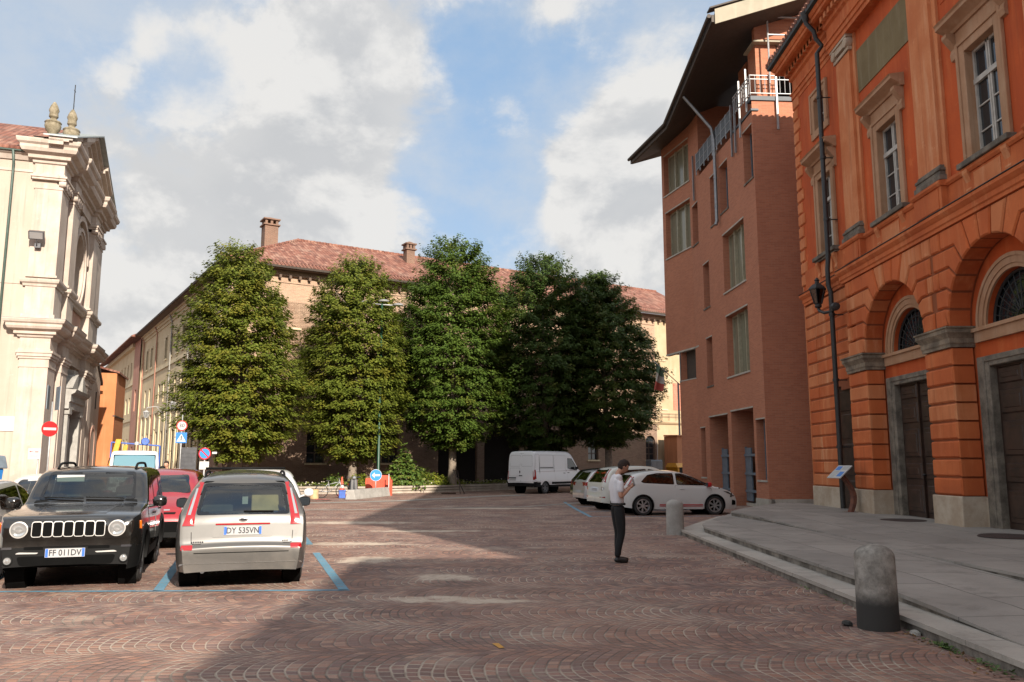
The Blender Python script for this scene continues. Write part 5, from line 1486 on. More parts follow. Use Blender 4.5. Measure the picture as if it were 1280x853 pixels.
def info_stand():
    root = empty('information_stand', (9.62, 24.05, .33), R(188), 'curved rusty steel stand holding a tilted white information panel', 'stand')
    mb = MB(); pts = []
    n = 12
    for k in range(n + 1):
        t = k / n; pts.append((-.05 - .22 * math.sin(PI * t) + .22 * t, t * 1.05))
    for (x0, z0), (x1, z1) in zip(pts, pts[1:]):
        mb.hexa([(x0 - .05, -.09, z0), (x0 + .05, -.09, z0), (x0 + .05, .09, z0), (x0 - .05, .09, z0), (x1 - .05, -.09, z1), (x1 + .05, -.09, z1), (x1 + .05, .09, z1), (x1 - .05, .09, z1)])
    mb.box(-.2, -.14, 0, .14, .14, .015); mb.build('curved_post', M['rust'], root, merge=True, smooth=30)
    T = Matrix.Translation((.22, 0, 1.14)) @ Matrix.Rotation(R(42), 4, 'Y')
    mb = MB(); mb.M = T; mb.box(-.26, -.36, -.012, .26, .36, .012); pn = mb.build('panel', M['sign_white'], root)
    mb = MB(); mb.M = T
    for i in range(7):
        if i < 3: mb.box(-.22 + i * .05, .02, .0125, -.19 + i * .05, .31, .014)
        mb.box(-.02 + i * .035, -.31, .0125, -.005 + i * .035, -.03 + .05 * (i % 2), .014)
    mb.build('printed_text', M['sign_grey'], pn)
    mb = MB(); mb.M = T; mb.box(-.22, -.31, .0125, -.06, -.05, .014); mb.box(.0, .06, .0125, .2, .3, .014); mb.build('printed_picture', M['sign_blue'], pn)
    return root
# ------------------------------------------------------------------ the modern red-brick block
def modern_block():
    root = empty('brick_office_block', (9.39, 30.68, 0), math.atan2(-.9983, .0587), 'modern red brick block with deep-set windows, overhanging roof and top-floor balcony', 'building')
    FR = Fr((0, 0, 0), (-1, 0, 0), (0, -1, 0))
    LD = Vector((-.977, -.211, 0)); LN = Vector((.211, -.977, 0))
    FL = Fr((-8.9, 0, 0), LD, LN)
    FE = Fr((0, 0, 0), (0, 1, 0), (1, 0, 0))
    ZL = 15.35
    big = [(1.42, 4.12, 5.32, 7.90), (1.46, 4.18, 8.95, 11.48)]
    nar = [(6.2, 7.1, 5.2, 7.4), (6.28, 7.2, 8.82, 10.9), (4.62, 5.7, 12.35, 14.62), (3.2, 4.3, 12.5, 14.62), (.12, 1.15, 12.75, 14.88), (7.75, 8.68, 12.22, 14.2)]
    doors = [(1.3, 3.95, .16, 3.85), (4.42, 7.05, .16, 3.78)]
    small = [(.10, 1.05, 1.1, 3.36), (7.72, 8.48, 1.1, 3.36)]
    w = MB()
    hole = lambda l: [rect(*q) for q in l]
    FR.wall(w, rect(0, 8.9, 0, ZL), hole(big + nar + small), 0, .34)
    # the two tall entrances are cut right through the foot of the wall
    w2 = MB()
    L_ = [(0, 0), (1.3, 0), (1.3, 3.85), (3.95, 3.85), (3.95, 0), (4.42, 0), (4.42, 3.78), (7.05, 3.78), (7.05, 0), (8.9, 0), (8.9, ZL), (0, ZL)]
    w = MB(); FR.wall(w, L_, hole(big + nar + small), 0, .34)
    for a0, a1, z0, z1 in doors:
        for a in (a0, a1): w.add([FR.p(a, 0, 0), FR.p(a, z1, 0), FR.p(a, z1, -1.6), FR.p(a, 0, -1.6)], [(0, 1, 2, 3)])
        w.add([FR.p(a0, z1, 0), FR.p(a1, z1, 0), FR.p(a1, z1, -1.6), FR.p(a0, z1, -1.6)], [(0, 1, 2, 3)])
    # upper strip left of the balcony, left facet above and below the cut-out corner
    FR.wall(w, rect(7.35, 8.9, ZL, 18.9), [], 0)
    FR.box(w, 7.35, 7.65, ZL, 18.9, -2.4, -.001)
    lw = [(.09, 2.78, 12.32, 14.76), (.10, 2.85, 15.72, 17.9)]
    FL.wall(w, rect(0, 3.12, 7.30, 18.6), hole(lw), 0, .34)
    FL.wall(w, rect(0, 1.72, 0, 5.75), [], 0)
    e1 = FL.p(3.12, 0, 0); e0 = FL.p(1.72, 0, 0)
    def end(P, z0, z1): w.add([(P.x, P.y, z0), (P.x + .3, P.y + 9, z0), (P.x + .3, P.y + 9, z1), (P.x, P.y, z1)], [(0, 1, 2, 3)])
    end(e1, 7.3, 18.6); end(e0, 0, 5.75)
    # underside of the overhang, top of the lower part, pier behind the cut-out
    w.add([FL.p(0, 7.3, 0), e1 + Vector((0, 0, 7.3)), e1 + Vector((.3, 9, 7.3)), Vector((-8.7, 9, 7.3))], [(0, 1, 2, 3)])
    w.add([FL.p(0, 5.75, 0), e0 + Vector((0, 0, 5.75)), e0 + Vector((.3, 9, 5.75)), Vector((-8.7, 9, 5.75))], [(0, 1, 2, 3)])
    w.box(-9.3, 1.4, 5.75, -8.6, 9, 7.3); w.add([(-8.9, 0, 5.75), (-8.6, 1.5, 5.75), (-8.6, 1.5, 7.3), (-8.9, 0, 7.3)], [(0, 1, 2, 3)])
    # the end wall that faces the square
    FE.wall(w, rect(0, 9, 0, ZL + .45), [], 0)
    w.box(-.30, 0.0, ZL - .01, -.002, 9, ZL + .45) if False else None
    pass
    w.add([(0, 9, 0), (-11.8, 9, 0), (-11.8, 9, 18.5), (0, 9, 18.5)], [(0, 1, 2, 3)])
    w.build('wall', M['modbrick'], root)
    bk = MB(); bk.box(-7.35, 2.3, ZL, -.2, 2.6, 18.9); bk.build('balcony_back_shade', M['void'], root)  # back of the loggia coloured near-black for its deep shade
    FLx = MB(); FL.box(FLx, .10, 1.71, 5.76, 7.29, -.62, -.34); FLx.build('shaded_terrace_wall', M['soffit'], root); FLx = MB(); FL.box(FLx, 1.56, 1.72, 5.76, 7.29, -.34, -.03); FLx.build('terrace_post', M['modbrick'], root)  # shade under the overhang put into the recessed wall's dark brown colour
    fl = MB(); fl.box(-7.35, .02, ZL - .12, -.02, 8.9, ZL - .02); fl.box(-8.8, .5, 0, -.3, 1.62, .12); fl.build('floor_slab', M['concrete'], root)
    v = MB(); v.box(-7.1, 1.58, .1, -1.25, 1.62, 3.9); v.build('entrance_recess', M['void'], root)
    cl = MB(); cl.box(-3.9, .9, ZL, -2.85, 1.8, 18.9); cl.build('balcony_column', M['modbrick'], root)
    cl = MB(); cl.box(-1.15, .35, ZL, -.30, 1.2, 18.35); cl.build('balcony_column', M['modbrick'], root)
    cp = MB(); cp.box(-.34, -.05, ZL + .45, .06, 9, ZL + .62); cp.box(-2.2, -.05, ZL + .02, .06, .25, ZL + .10); cp.build('parapet_coping', M['railpanel'], root)
    gb = MB(); gb.prism([(-.30, .25, 18.35), (-.30, 9, 18.35), (-.30, 9, 21.8), (-.30, .25, 18.9)], [(-.05, .25, 18.35), (-.05, 9, 18.35), (-.05, 9, 21.8), (-.05, .25, 18.9)]); gb.build('gable_wall', M['modbrick'], root)
    bm_ = MB(); bm_.box(-.34, 1.6, 17.75, -.02, 9, 18.34); bm_.box(-1.2, .2, 18.30, -.02, 1.8, 18.37); bm_.build('cream_beam', M['creamfascia'], root)
    # roof: eaves bend with the wall and flare out towards the gable
    G0 = Vector((1.35, -1.78, 18.28)); Bd = Vector((-8.15, -1.2, 18.0)); Tp = Vector((-12.73, -2.05, 17.9))
    R0 = Vector((1.35, 6.2, 21.0)); RB = Vector((-8.6, 6.2, 21.0)); RT = Vector((-12.9, 6.5, 20.6))
    up = Vector((0, 0, .34))
    rf = MB()
    rf.add([G0 + up, Bd + up, RB + up, R0 + up], [(0, 1, 2, 3)]); rf.add([Bd + up, Tp + up, RT + up, RB + up], [(0, 1, 2, 3)]); rf.add([R0 + up, RB + up, RB + up + Vector((0, 7, -3)), R0 + up + Vector((0, 7, -3))], [(0, 1, 2, 3)])
    rf.build('roof', M['tiles'], root, recalc=False)
    so = MB(); so.add([G0, Bd, RB, R0], [(3, 2, 1, 0)]); so.add([Bd, Tp, RT, RB], [(3, 2, 1, 0)]); so.add([Tp, Tp + up, RT + up, RT], [(0, 1, 2, 3)])
    so.build('soffit', M['soffit'], root, recalc=False)
    fa = MB()
    o = Vector((0, -.12, 0))
    fa.hexa([G0 + o, Bd + o, Bd, G0, G0 + o + up * .85, Bd + o + up * .85, Bd + up * .85, G0 + up * .85]); fa.hexa([Bd + o, Tp + o, Tp, Bd, Bd + o + up * .85, Tp + o + up * .85, Tp + up * .85, Bd + up * .85])
    fa.tube([G0 + o * 1.8 + up * .7, Bd + o * 1.8 + up * .7, Tp + o * 1.8 + up * .7], .085, 8)
    fa.build('eaves_gutter', M['soffit'], root)
    gf = MB(); q = Vector((.05, 0, 0)); dz = Vector((0, 0, .50)); lo = Vector((0, 0, -.10))
    gf.hexa([G0 + lo, R0 + lo, R0 + q + lo, G0 + q + lo, G0 + dz, R0 + dz, R0 + q + dz, G0 + q + dz]); gf.build('gable_fascia', M['creamfascia'], root)
    ge = MB(); ge.hexa([G0 + dz + Vector((-.3, -.2, 0)), R0 + dz + Vector((-.3, 0, 0)), R0 + dz + q * 2, G0 + dz + q * 2 + Vector((0, -.2, 0)), G0 + dz * 1.12 + Vector((-.3, -.2, 0)), R0 + dz * 1.12 + Vector((-.3, 0, 0)), R0 + dz * 1.12 + q * 2, G0 + dz * 1.12 + q * 2 + Vector((0, -.2, 0))]); ge.build('verge_trim', M['soffit'], root)
    # windows
    def win3(F, a0, a1, z0, z1, n=3):
        f = MB(); t = -.30
        for k in range(n + 1):
            a = a0 + (a1 - a0) * k / n; lo_, hi = max(a - .035, a0), min(a + .035, a1); F.box(f, lo_, hi, z0, z1, t - .06, t + (.10 if 0 < k < n else .03))
        F.box(f, a0, a1, z0, z0 + .07, t - .06, t + .02); F.box(f, a0, a1, z1 - .07, z1, t - .06, t + .02)
        o = f.build('window', M['greenframe'], root)
        g_ = MB(); F.box(g_, a0, a1, z0, z1, t - .05, t - .03); g_.build('pane', M['blind'], o)
        s_ = MB(); F.box(s_, a0 - .05, a1 + .05, z0 - .07, z0 - .002, -.3, .05); s_.build('sill', M['concrete'], o)
        s_ = MB(); F.box(s_, a0 - .02, a1 + .02, z1 + .002, z1 + .06, -.02, .02); s_.build('lintel_flashing', M['concrete'], o)
    for q in big: win3(FR, *q)
    for q in lw: win3(FL, *q)
    def winN(F, a0, a1, z0, z1, mat=None):
        f = MB(); t = -.30
        for a, b in ((a0, a0 + .06), (a1 - .06, a1)): F.box(f, a, b, z0, z1, t - .06, t)
        F.box(f, a0, a1, z0, z0 + .06, t - .06, t); F.box(f, a0, a1, z1 - .06, z1, t - .06, t)
        o = f.build('window', M['bluegrey'], root)
        g_ = MB(); F.box(g_, a0, a1, z0, z1, t - .05, t - .03); g_.build('pane', M['winglass'], o)
        s_ = MB(); F.box(s_, a0 - .04, a1 + .04, z0 - .07, z0 - .002, -.3, .04); s_.build('sill', M['darkstone'] if z0 > 2 else M['concrete'], o)
        s_ = MB(); F.box(s_, a0 - .02, a1 + .02, z1 + .002, z1 + .05, -.02, .015); s_.build('lintel_flashing', M['concrete'], o)
    for q in nar + small: winN(FR, *q)
    # metal trims at the cut-out and the entrances
    t = MB(); FL.box(t, 0, 3.14, 7.22, 7.30, -.2, .02); FR.box(t, 8.3, 8.9, 7.22, 7.30, -.2, .012); FL.box(t, 0, 1.72, 5.752, 5.80, -.3, .02)
    for a0, a1, z0, z1 in doors: FR.box(t, a0 - .03, a1 + .03, z1 + .002, z1 + .06, -.1, .02)
    t.build('edge_flashing', M['concrete'], root)
    # foot of the wall
    for a0, a1, n in ((-.04, 1.3, -.2), (3.95, 4.42, -1.0), (7.05, 8.9, -.2)): b = MB(); FR.box(b, a0, a1, 0, .42, n, .04); b.build('base_course', M['concrete'], root)
    b = MB(); b.box(0.0, .05, 0, .04, 9, .42); b.build('base_course', M['concrete'], root)
    rw = MB(); rw.box(-11.5, 9.02, 0, -.02, 27, 17.6); rw.build('rear_wing', M['modbrick'], root); rr = MB(); roof_slab(rr, [(-12, 8.9, 17.62), (.5, 8.9, 17.62), (.5, 27.5, 17.62), (-12, 27.5, 17.62)], .3); rr.build('rear_roof', M['tiles'], root)
    # steel gates
    for a0, a1, z0, z1 in doors:
        g_ = MB(); n = -.55
        FR.box(g_, a1 - .72, a1 - .03, .2, 2.35, n - .03, n + .03)
        FR.box(g_, a0 + .05, a0 + .85, .25, 2.35, n - .03, n)
        for z in (.55, 1.25, 2.0): FR.box(g_, a0 + .03, a1 - .03, z, z + .10, n + .03, n + .08)
        for a in (a0 + .03, a1 - .1, (a0 + a1) / 2): FR.box(g_, a, a + .06, .2, 2.4, n - .04, n + .04)
        g_.build('steel_gate', M['bluegrey'], root)
    # balcony rails
    r = MB()
    for z in (ZL + .25, ZL + .62, ZL + 1.05): r.tube([FR.p(2.2, z, .10), FR.p(7.45, z, .10)], .03, 6)
    for k in range(9): a = 2.25 + k * .645; r.tube([FR.p(a, ZL + .05, .10), FR.p(a, ZL + 1.12, .10)], .028, 6)
    pass
    for a in (8.0, 2.2, 1.75): FR.box(r, a, a + .07, ZL - 1.0, ZL + 1.25, .05, .12)
    r.build('balcony_railing', M['greymetal'], root); r = MB(); FR.box(r, 2.24, 7.42, ZL + .28, ZL + 1.02, .09, .11); r.build('railing_mesh_panel', M['railpanel'], root)
    r = MB(); n = 14
    for z in (ZL + .72, ZL + 1.30, ZL + 1.46): r.tube([(.08, -.06, z), (.08, 2.6, z)], .024, 6); r.tube([(.08, -.06, z), (-2.0, -.06, z)], .024, 6)
    for k in range(13): r.tube([(.08, -.06 + k * .2, ZL + .7), (.08, -.06 + k * .2, ZL + 1.46)], .013, 6)
    for k in range(11): r.tube([(.08 - k * .2, -.06, ZL + .65), (.08 - k * .2, -.06, ZL + 1.46)], .015, 6)
    r.box(.06, .95, ZL - .75, .12, 1.02, ZL + 1.9); r.box(-1.2, -.12, ZL - .6, -1.13, -.06, ZL + 1.8); r.box(-.35, -.12, ZL + .1, -.29, -.06, ZL + 1.9)
    r.build('white_railing', M['whitemetal'], root)
    f = MB(); x = .16
    for y in (.72, 4.5): f.tube([(x, y, ZL + 1.1), (x, y, 19.25)], .035, 6)
    for z in (19.25, 18.5): f.tube([(x, .72, z), (x, 4.5, z)], .035, 6)
    f.build('white_scaffold_frame', M['whitemetal'], root)
    p = MB(); p.tube([FR.p(4.6, 18.05, 1.40), FR.p(4.50, 16.55, .22), FR.p(4.42, 15.9, .14), FR.p(4.42, 12.25, .14), FR.p(4.40, 12.05, .2)], .075, 8); 
    for z in (15.5, 14.2, 12.9): p.tube([FR.p(4.42, z - .03, .14), FR.p(4.42, z + .03, .14)], .095, 8)
    p.build('downpipe', M['greymetal'], root, smooth=40)
    p = MB(); p.tube([FL.p(1.76, 5.7, .08), FL.p(1.76, 3.1, .08)], .05, 8); p.tube([FL.p(1.6, 7.2, .02), FL.p(1.6, 5.7, .02)], .03, 6); p.build('downpipe', M['greymetal'], root, smooth=40)
    return root

def flag():
    root = empty('italian_flag', (8.15, 42.6, 5.6), 0, 'faded green, white and red flag hanging from a tilted pole by the brick corner', 'flag')
    mb = MB(); mb.tube([(.55, -.1, .1), (-.85, -.3, 1.35)], .022, 8); mb.build('pole', M['greymetal'], root, smooth=True)
    bands = [[], [], []]
    n = 8
    for b, mname in enumerate(('flag_g', 'flag_w', 'flag_r')):
        mb = MB(); vs = []
        for i in range(n + 1):
            for j in range(9):
                u = j / 8; v = (b + i / n) / 3
                t = .12 + .55 * (1 - v) * .9 + v * .05
                px = -.85 + 1.4 * (.08 + .30 * u); pz = 1.35 - 1.25 * (.08 + .30 * u)
                drop = v * (1.35 - .25 * u)
                vs.append((px + .07 * math.sin(6 * u + 3 * v) - .12 * v, -.3 + .2 * (.08 + .3 * u) + .09 * math.sin(9 * u + 2 * v), pz - drop))
        for i in range(n):
            for j in range(8): bands[b].append((i * 9 + j, i * 9 + j + 1, (i + 1) * 9 + j + 1, (i + 1) * 9 + j))
        mb.add(vs, bands[b]); mb.build('cloth', M[mname], root, smooth=True)
    return root
# ------------------------------------------------------------------ the baroque church on the left
def urn(mb, T, s=1.0):
    mb.box(*(T @ Vector((-.30, -.30, 0)))[:], *(T @ Vector((.30, .30, .28)))[:])
    mb.lathe([(0, .28), (.20, .28), (.16, .36), (.10, .42), (.12, .50), (.30, .72), (.35, .90), (.32, .98), (.36, 1.04), (.30, 1.10), (.16, 1.14), (.13, 1.22), (.20, 1.30), (.18, 1.48), (.22, 1.58), (.15, 1.78), (.05, 1.95), (0, 1.97)], 16, T)

def church():
    root = empty('baroque_church', (-19.95, 34.85, 0), math.atan2(.95, -.312), 'cream baroque church facade with stacked pilasters, cornices, oval window and roof urns', 'church')
    root.scale = (.93, 1, 1)
    F = Fr((0, 0, 0), (1, 0, 0), (0, -1, 0)); S = Fr((0, 0, 0), (0, 1, 0), (-1, 0, 0))
    w = MB()
    F.wall(w, rect(0, 12, 0, 15.4), [ellpts(6.0, 11.35, 1.45, 1.66), rect(4.7, 7.3, 0.01, 4.0)], 0, .7)
    S.wall(w, rect(0, 16, 0, 15.2), [], 0)
    w.box(12, .0, 0, 11.9, 16, 15.2); w.box(0, 16, 0, 12, 15.9, 15.2)
    w.build('wall', M['church'], root)
    pn = MB()
    for a0, a1 in ((1.62, 2.12), (3.72, 4.2), (7.85, 8.3), (9.9, 10.4)):
        F.box(pn, a0, a1, .9, 5.7, -.1, .03); F.box(pn, a0, a1, 9.7, 13.5, -.1, .03)
    F.box(pn, 3.9, 8.1, 7.95, 9.2, -.1, .04)
    pn.build('pink_panels', M['churchpink'], root)
    # pilasters: corner ones wrap round to the side wall
    pos = [(-.07, 1.45, .24), (2.15, 3.6, .36), (8.4, 9.85, .36), (10.55, 12.14, .24)]
    for i, (a0, a1, n) in enumerate(pos):
        p = MB(); y1 = .84 if i == 0 else 0
        def bx(e, z0, z1):
            F.box(p, a0 - e, a1 + e, z0, z1, -(y1 + e) if i == 0 else -.1, n + e)
        bx(.10, 0, .55); bx(.05, .55, .70); bx(0, .70, 6.0); bx(.10, 7.75, 8.0); bx(.03, 8.0, 9.25); bx(.06, 9.62, 9.72); bx(.0, 9.70, 13.8)
        F.box(p, a0 + .3, a1 - .3, .95, 5.6, 0, n + .03) if i else None
        p.build('pilaster', M['churchtrim'], root)
        c = MB()
        for e, z0, z1 in ((.03, 5.74, 5.84), (.02, 5.84, 6.1), (.07, 6.1, 6.2), (.12, 6.2, 6.34), (.16, 6.34, 6.44)):
            F.box(c, a0 - e, a1 + e, z0, z1, -(y1 + e) if i == 0 else -.1, n + e)
        c.build('pilaster_capital', M['churchtrim'], root)
        c = MB()
        for e, z0, z1 in ((.03, 13.55, 13.63), (.12, 13.95, 14.05), (.17, 14.05, 14.14)): F.box(c, a0 - e, a1 + e, z0, z1, -(y1 + e) if i == 0 else -.1, n + e)
        for s_, a in ((-1, a0), (1, a1)):
            T = Matrix.Translation(F.p(a, 13.82, n)) @ Matrix.Rotation(PI / 2, 4, 'X'); c.lathe([(0, -.14), (.12, -.14), (.15, 0), (.12, .14), (0, .14)], 12, T)
        for k in range(3):
            T = Matrix.Translation(F.p(a0 + (a1 - a0) * (k + 1) / 4, 13.74, n)); c.lathe([(.0, -.12), (.12, -.10), (.15, .06), (.2, .17), (0, .17)], 10, T)
        c.build('composite_capital', M['churchtrim'], root, smooth=40)
    path = [(0, 16), (0, .88), (-.06, .88), (-.06, -.24), (1.45, -.24), (1.45, -.06), (2.15, -.06), (2.15, -.36), (3.6, -.36), (3.6, -.12), (8.4, -.12), (8.4, -.36), (9.85, -.36), (9.85, -.06), (10.55, -.06), (10.55, -.24), (12.14, -.24), (12.14, 3)]
    side_cut = path[1:]
    def ent(name, prof, pth, mat=M['churchtrim']):
        m = MB(); sweep_plan(m, pth, prof); return m.build(name, mat, root)
    sp_ = [(-.0, 2.2)] ; low = [(0.0, .97)] + [(-.14, .95)][:0]
    pl = [(.3, .88)] + path[2:]
    ent('lower_entablature', [(-.4, 6.44), (.05, 6.44), (.05, 6.52), (.02, 6.54), (.02, 6.98), (.10, 7.02), (.14, 7.12), (.24, 7.14), (.24, 7.26), (.44, 7.34), (.50, 7.44), (.50, 7.54), (.58, 7.60), (.62, 7.70), (.62, 7.75), (-.4, 7.80)], pl)
    ent('lower_cornice_flashing', [(-.4, 7.805), (.635, 7.755), (.635, 7.77), (-.4, 7.825)], pl, M['lead'])
    ent('dado_cornice', [(-.3, 9.22), (.08, 9.22), (.10, 9.32), (.18, 9.38), (.20, 9.46), (.20, 9.54), (-.3, 9.60)], pl)
    ent('upper_entablature', [(-.4, 14.14), (.06, 14.14), (.06, 14.24), (.02, 14.26), (.02, 14.66), (.10, 14.70), (.12, 14.84), (.26, 14.86), (.28, 15.0), (.50, 15.10), (.56, 15.24), (.56, 15.36), (.66, 15.44), (.70, 15.56), (.70, 15.62), (-.4, 15.66)], pl)
    # side eaves
    m = MB(); S.mold(m, [(-.2, 14.25), (.04, 14.25), (.04, 14.36), (-.2, 14.36)], .95, 16); S.mold(m, [(-.2, 14.76), (.08, 14.76), (.20, 14.95), (.30, 15.0), (.30, 15.1), (-.2, 15.14)], .95, 16); m.build('side_cornice', M['churchtrim'], root)
    m = MB(); S.mold(m, [(.24, 15.06), (.42, 15.06), (.45, 15.2), (.24, 15.2)], .9, 16); m.build('gutter', M['greenpipe'], root)
    # pediment: three stepped planes, apex over the oval window
    def pedi(x0, x1, n, zb, za, name):
        m = MB(); c = 6.0
        F.poly(m, [(x0, zb), (x1, zb), (c, za)], -.4, n)
        m.build(name, M['churchtrim'], root)
    pedi(-.1, 12.1, .10, 15.64, 17.95, 'tympanum')
    for x0, x1, n in ((-.9, 1.6, .62), (1.6, 3.7, .78), (3.7, 8.3, .56), (8.3, 10.4, .78), (10.4, 12.9, .62)):
        m = MB(); zf = lambda x: 15.62 + (1 - abs(x - 6.0) / 6.9) * 2.55
        xs = [x0, x1] if not (x0 < 6 < x1) else [x0, 6.0, x1]
        for dz0, dz1, nn in ((-.50, -.25, n - .35), (-.27, -.10, n - .14), (-.12, .10, n)):
            top = [(x, zf(x) + dz1) for x in xs]; bot = [(x, max(zf(x) + dz0, 15.6)) for x in xs[::-1]]
            F.poly(m, top + bot, -.3, nn)
        m.build('raking_cornice', M['churchtrim'], root)
    lf = MB()
    for s_ in (-1, 1): F.poly(lf, [(6 + s_ * 7.0, 15.70), (6 + s_ * 7.0, 15.76), (6, 18.33), (6, 18.27)], -.5, .82)
    lf.add([(-.75, -.7, 15.69), (-.75, .95, 15.69), (.6, .95, 15.9), (.6, -.6, 16.1)], [(0, 1, 2, 3)])
    lf.build('pediment_flashing', M['lead'], root)
    # oval window
    o = MB()
    for k in range(36):
        a0, a1 = 2 * PI * k / 36, 2 * PI * (k + 1) / 36
        for r0, r1, n in ((1.0, 1.10, .12), (1.10, 1.2, .20)):
            q = [(6 + 1.45 * r * math.cos(a), 11.35 + 1.66 * r * math.sin(a)) for r, a in ((r0, a0), (r1, a0), (r1, a1), (r0, a1))]; F.poly(o, q, -.05, n)
    so = o.build('oval_window_frame', M['churchtrim'], root)
    g_ = MB(); F.poly(g_, ellpts(6, 11.35, 1.46, 1.67), -.72, -.66); g_.build('pane', M['church'], so)
    ar = MB()
    for k in range(20):
        a0, a1 = PI * k / 20, PI * (k + 1) / 20
        q = [(6 + r * math.cos(a), 11.85 + r * .95 * math.sin(a)) for r, a in ((1.95, a0), (2.2, a0), (2.2, a1), (1.95, a1))]; F.poly(ar, q, -.05, .22)
    ar.build('arched_hood', M['churchtrim'], root)
    # portal
    p = MB()
    for s_ in (-1, 1):
        c = 6 + s_ * 1.62
        F.box(p, c - .32, c + .32, 0, .8, 0, .55); F.box(p, c - .24, c + .24, .8, 4.0, 0, .45); F.box(p, c - .32, c + .32, 4.0, 4.25, 0, .52)
    F.mold(p, [(0, 4.25), (.5, 4.25), (.5, 4.55), (.56, 4.6), (.56, 4.9), (.72, 5.0), (.78, 5.14), (0, 5.2)], 3.9, 8.1)
    for s_ in (-1, 1): F.poly(p, [(6 + s_ * 2.1, 5.2), (6 + s_ * .7, 5.2), (6 + s_ * .7, 5.95), (6 + s_ * 1.2, 5.75)], 0, .6)
    F.box(p, 5.45, 6.55, 5.2, 6.2, 0, .35)
    p.build('portal', M['conc_block'], root)
    d = MB(); F.box(d, 4.7, 7.3, 0, 4.0, -.7, -.6)
    for s_ in (-1, 1):
        for z0, z1 in ((.3, 1.4), (1.6, 2.7), (2.9, 3.8)): F.cbox(d, 6 + s_ * .65 - .5, 6 + s_ * .65 + .5, z0, z1, -.6, -.55, .03)
    d.build('door', M['darkwood'], root)
    for z0, a in ((3.2, 3.92), (.9, 4.05)):
        b = MB(); F.box(b, a, a + .28, z0, z0 + 1.1, .05, .12); b.build('notice_board', M['bluegrey'], root)
    # nave roof
    r = MB()
    roof_slab(r, [(-.45, .95, 15.12), (-.45, 16, 15.12), (6, 16, 18.3), (6, .3, 18.3)], .12); roof_slab(r, [(12.45, .95, 15.12), (12.45, 16, 15.12), (6, 16, 18.3), (6, .3, 18.3)], .12)
    r.build('roof', M['tiles'], root)
    for x, y, z, s_ in ((.30, .42, 15.62, .98), (1.55, -.10, 15.75, 1.02), (11.6, .3, 15.62, .92)):
        u = MB(); urn(u, Matrix.Translation((x, y, z)) @ Matrix.Diagonal((s_, s_, s_ * 1.08, 1))); u.build('stone_urn', M['urnstone'], root, smooth=40)
    u = MB(); u.lathe([(0, 0), (.3, 0), (.36, .3), (.28, .7), (.30, .95), (.18, 1.1), (0, 1.15)], 14, Matrix.Translation((2.5, .0, 15.9))); u.build('stone_finial', M['urnstone'], root, smooth=True)
    c = MB(); b0 = Vector((1.62, -.1, 17.8))
    c.tube([b0, b0 + Vector((0, 0, 1.35))], .022, 6); c.tube([b0 + Vector((-.14, 0, 1.05)), b0 + Vector((.14, 0, 1.05))], .022, 6); c.tube([b0 + Vector((0, 0, .2)), b0 + Vector((.09, 0, .34)), b0 + Vector((0, 0, .48)), b0 + Vector((-.09, 0, .34)), b0 + Vector((0, 0, .2))], .015, 5)
    c.build('iron_cross', M['blackiron'], root)
    d = MB(); d.tube([S.p(1.72, 15.1, .4), S.p(1.72, 14.6, .12), S.p(1.72, 14.2, .09), S.p(1.72, .2, .09)], .055, 8); d.build('downpipe', M['greenpipe'], root, smooth=True)
    l = MB(); S.mold(l, [(-.1, 9.30), (.03, 9.30), (.03, 9.34), (-.1, 9.36)], .95, 16); l.build('string_line', M['church'], root)
    f = MB(); f.tube([S.p(.52, 10.98, .14), S.p(.52, 10.98, .42), S.p(.52, 11.2, .5)], .03, 6); T = Matrix.Translation(S.p(.52, 11.36, .52)) @ Matrix.Rotation(R(-25), 4, 'Y')
    f.M = T; f.box(-.10, -.30, -.18, .12, .30, .18); f.M = None; f.box(*S.p(.38, 10.85, .12), *S.p(.62, 11.08, .3))
    fo = f.build('floodlight', M['darkalloy'], root, bevel=.015)
    g_ = MB(); g_.M = T; g_.box(-.115, -.25, -.14, -.10, .25, .14); g_.build('lens', M['clearlens'], fo)
    for (y, z, ww, hh) in ((1.05, 3.05, .42, .30),):
        b = MB(); S.box(b, y - ww, y + ww, z, z + hh * 2, 0, .05); b.build('wall_plaque', M['sign_white'], root)
    # side-chapel front that runs on beyond the facade
    e = MB(); F.wall(e, [(12.14, 0), (17.2, 0), (17.2, 6.6), (12.14, 9.0)], [], -.05)
    e.add([F.p(17.2, 0, -.05), F.p(17.2, 6.6, -.05), F.p(17.2, 6.6, -9), F.p(17.2, 0, -9)], [(0, 1, 2, 3)])
    e.build('chapel_wall', M['church'], root)
    v = MB(); F.poly(v, [(12.0, 9.02), (17.5, 6.42), (17.5, 6.62), (12.0, 9.24)], -9, .05); v.build('chapel_roof', M['soffit'], root)
    for c_ in (13.5, 15.4):
        a = MB()
        for k in range(14):
            a0, a1 = PI * k / 14, PI * (k + 1) / 14
            q = [(c_ + r * math.cos(t), 3.0 + r * math.sin(t)) for r, t in ((.72, a0), (.92, a0), (.92, a1), (.72, a1))]; F.poly(a, q, -.08, -.01)
        for s_ in (-1, 1):
            x0, x1 = sorted((c_ + s_ * .72, c_ + s_ * .92)); F.box(a, x0, x1, .6, 3.0, -.08, -.01)
        a.build('blind_arch', M['churchpink'], root)
    sl = MB(); F.box(sl, 15.6, 15.95, 4.9, 5.9, -.1, -.035); sl.build('slit_window', M['void'], root)
    return root
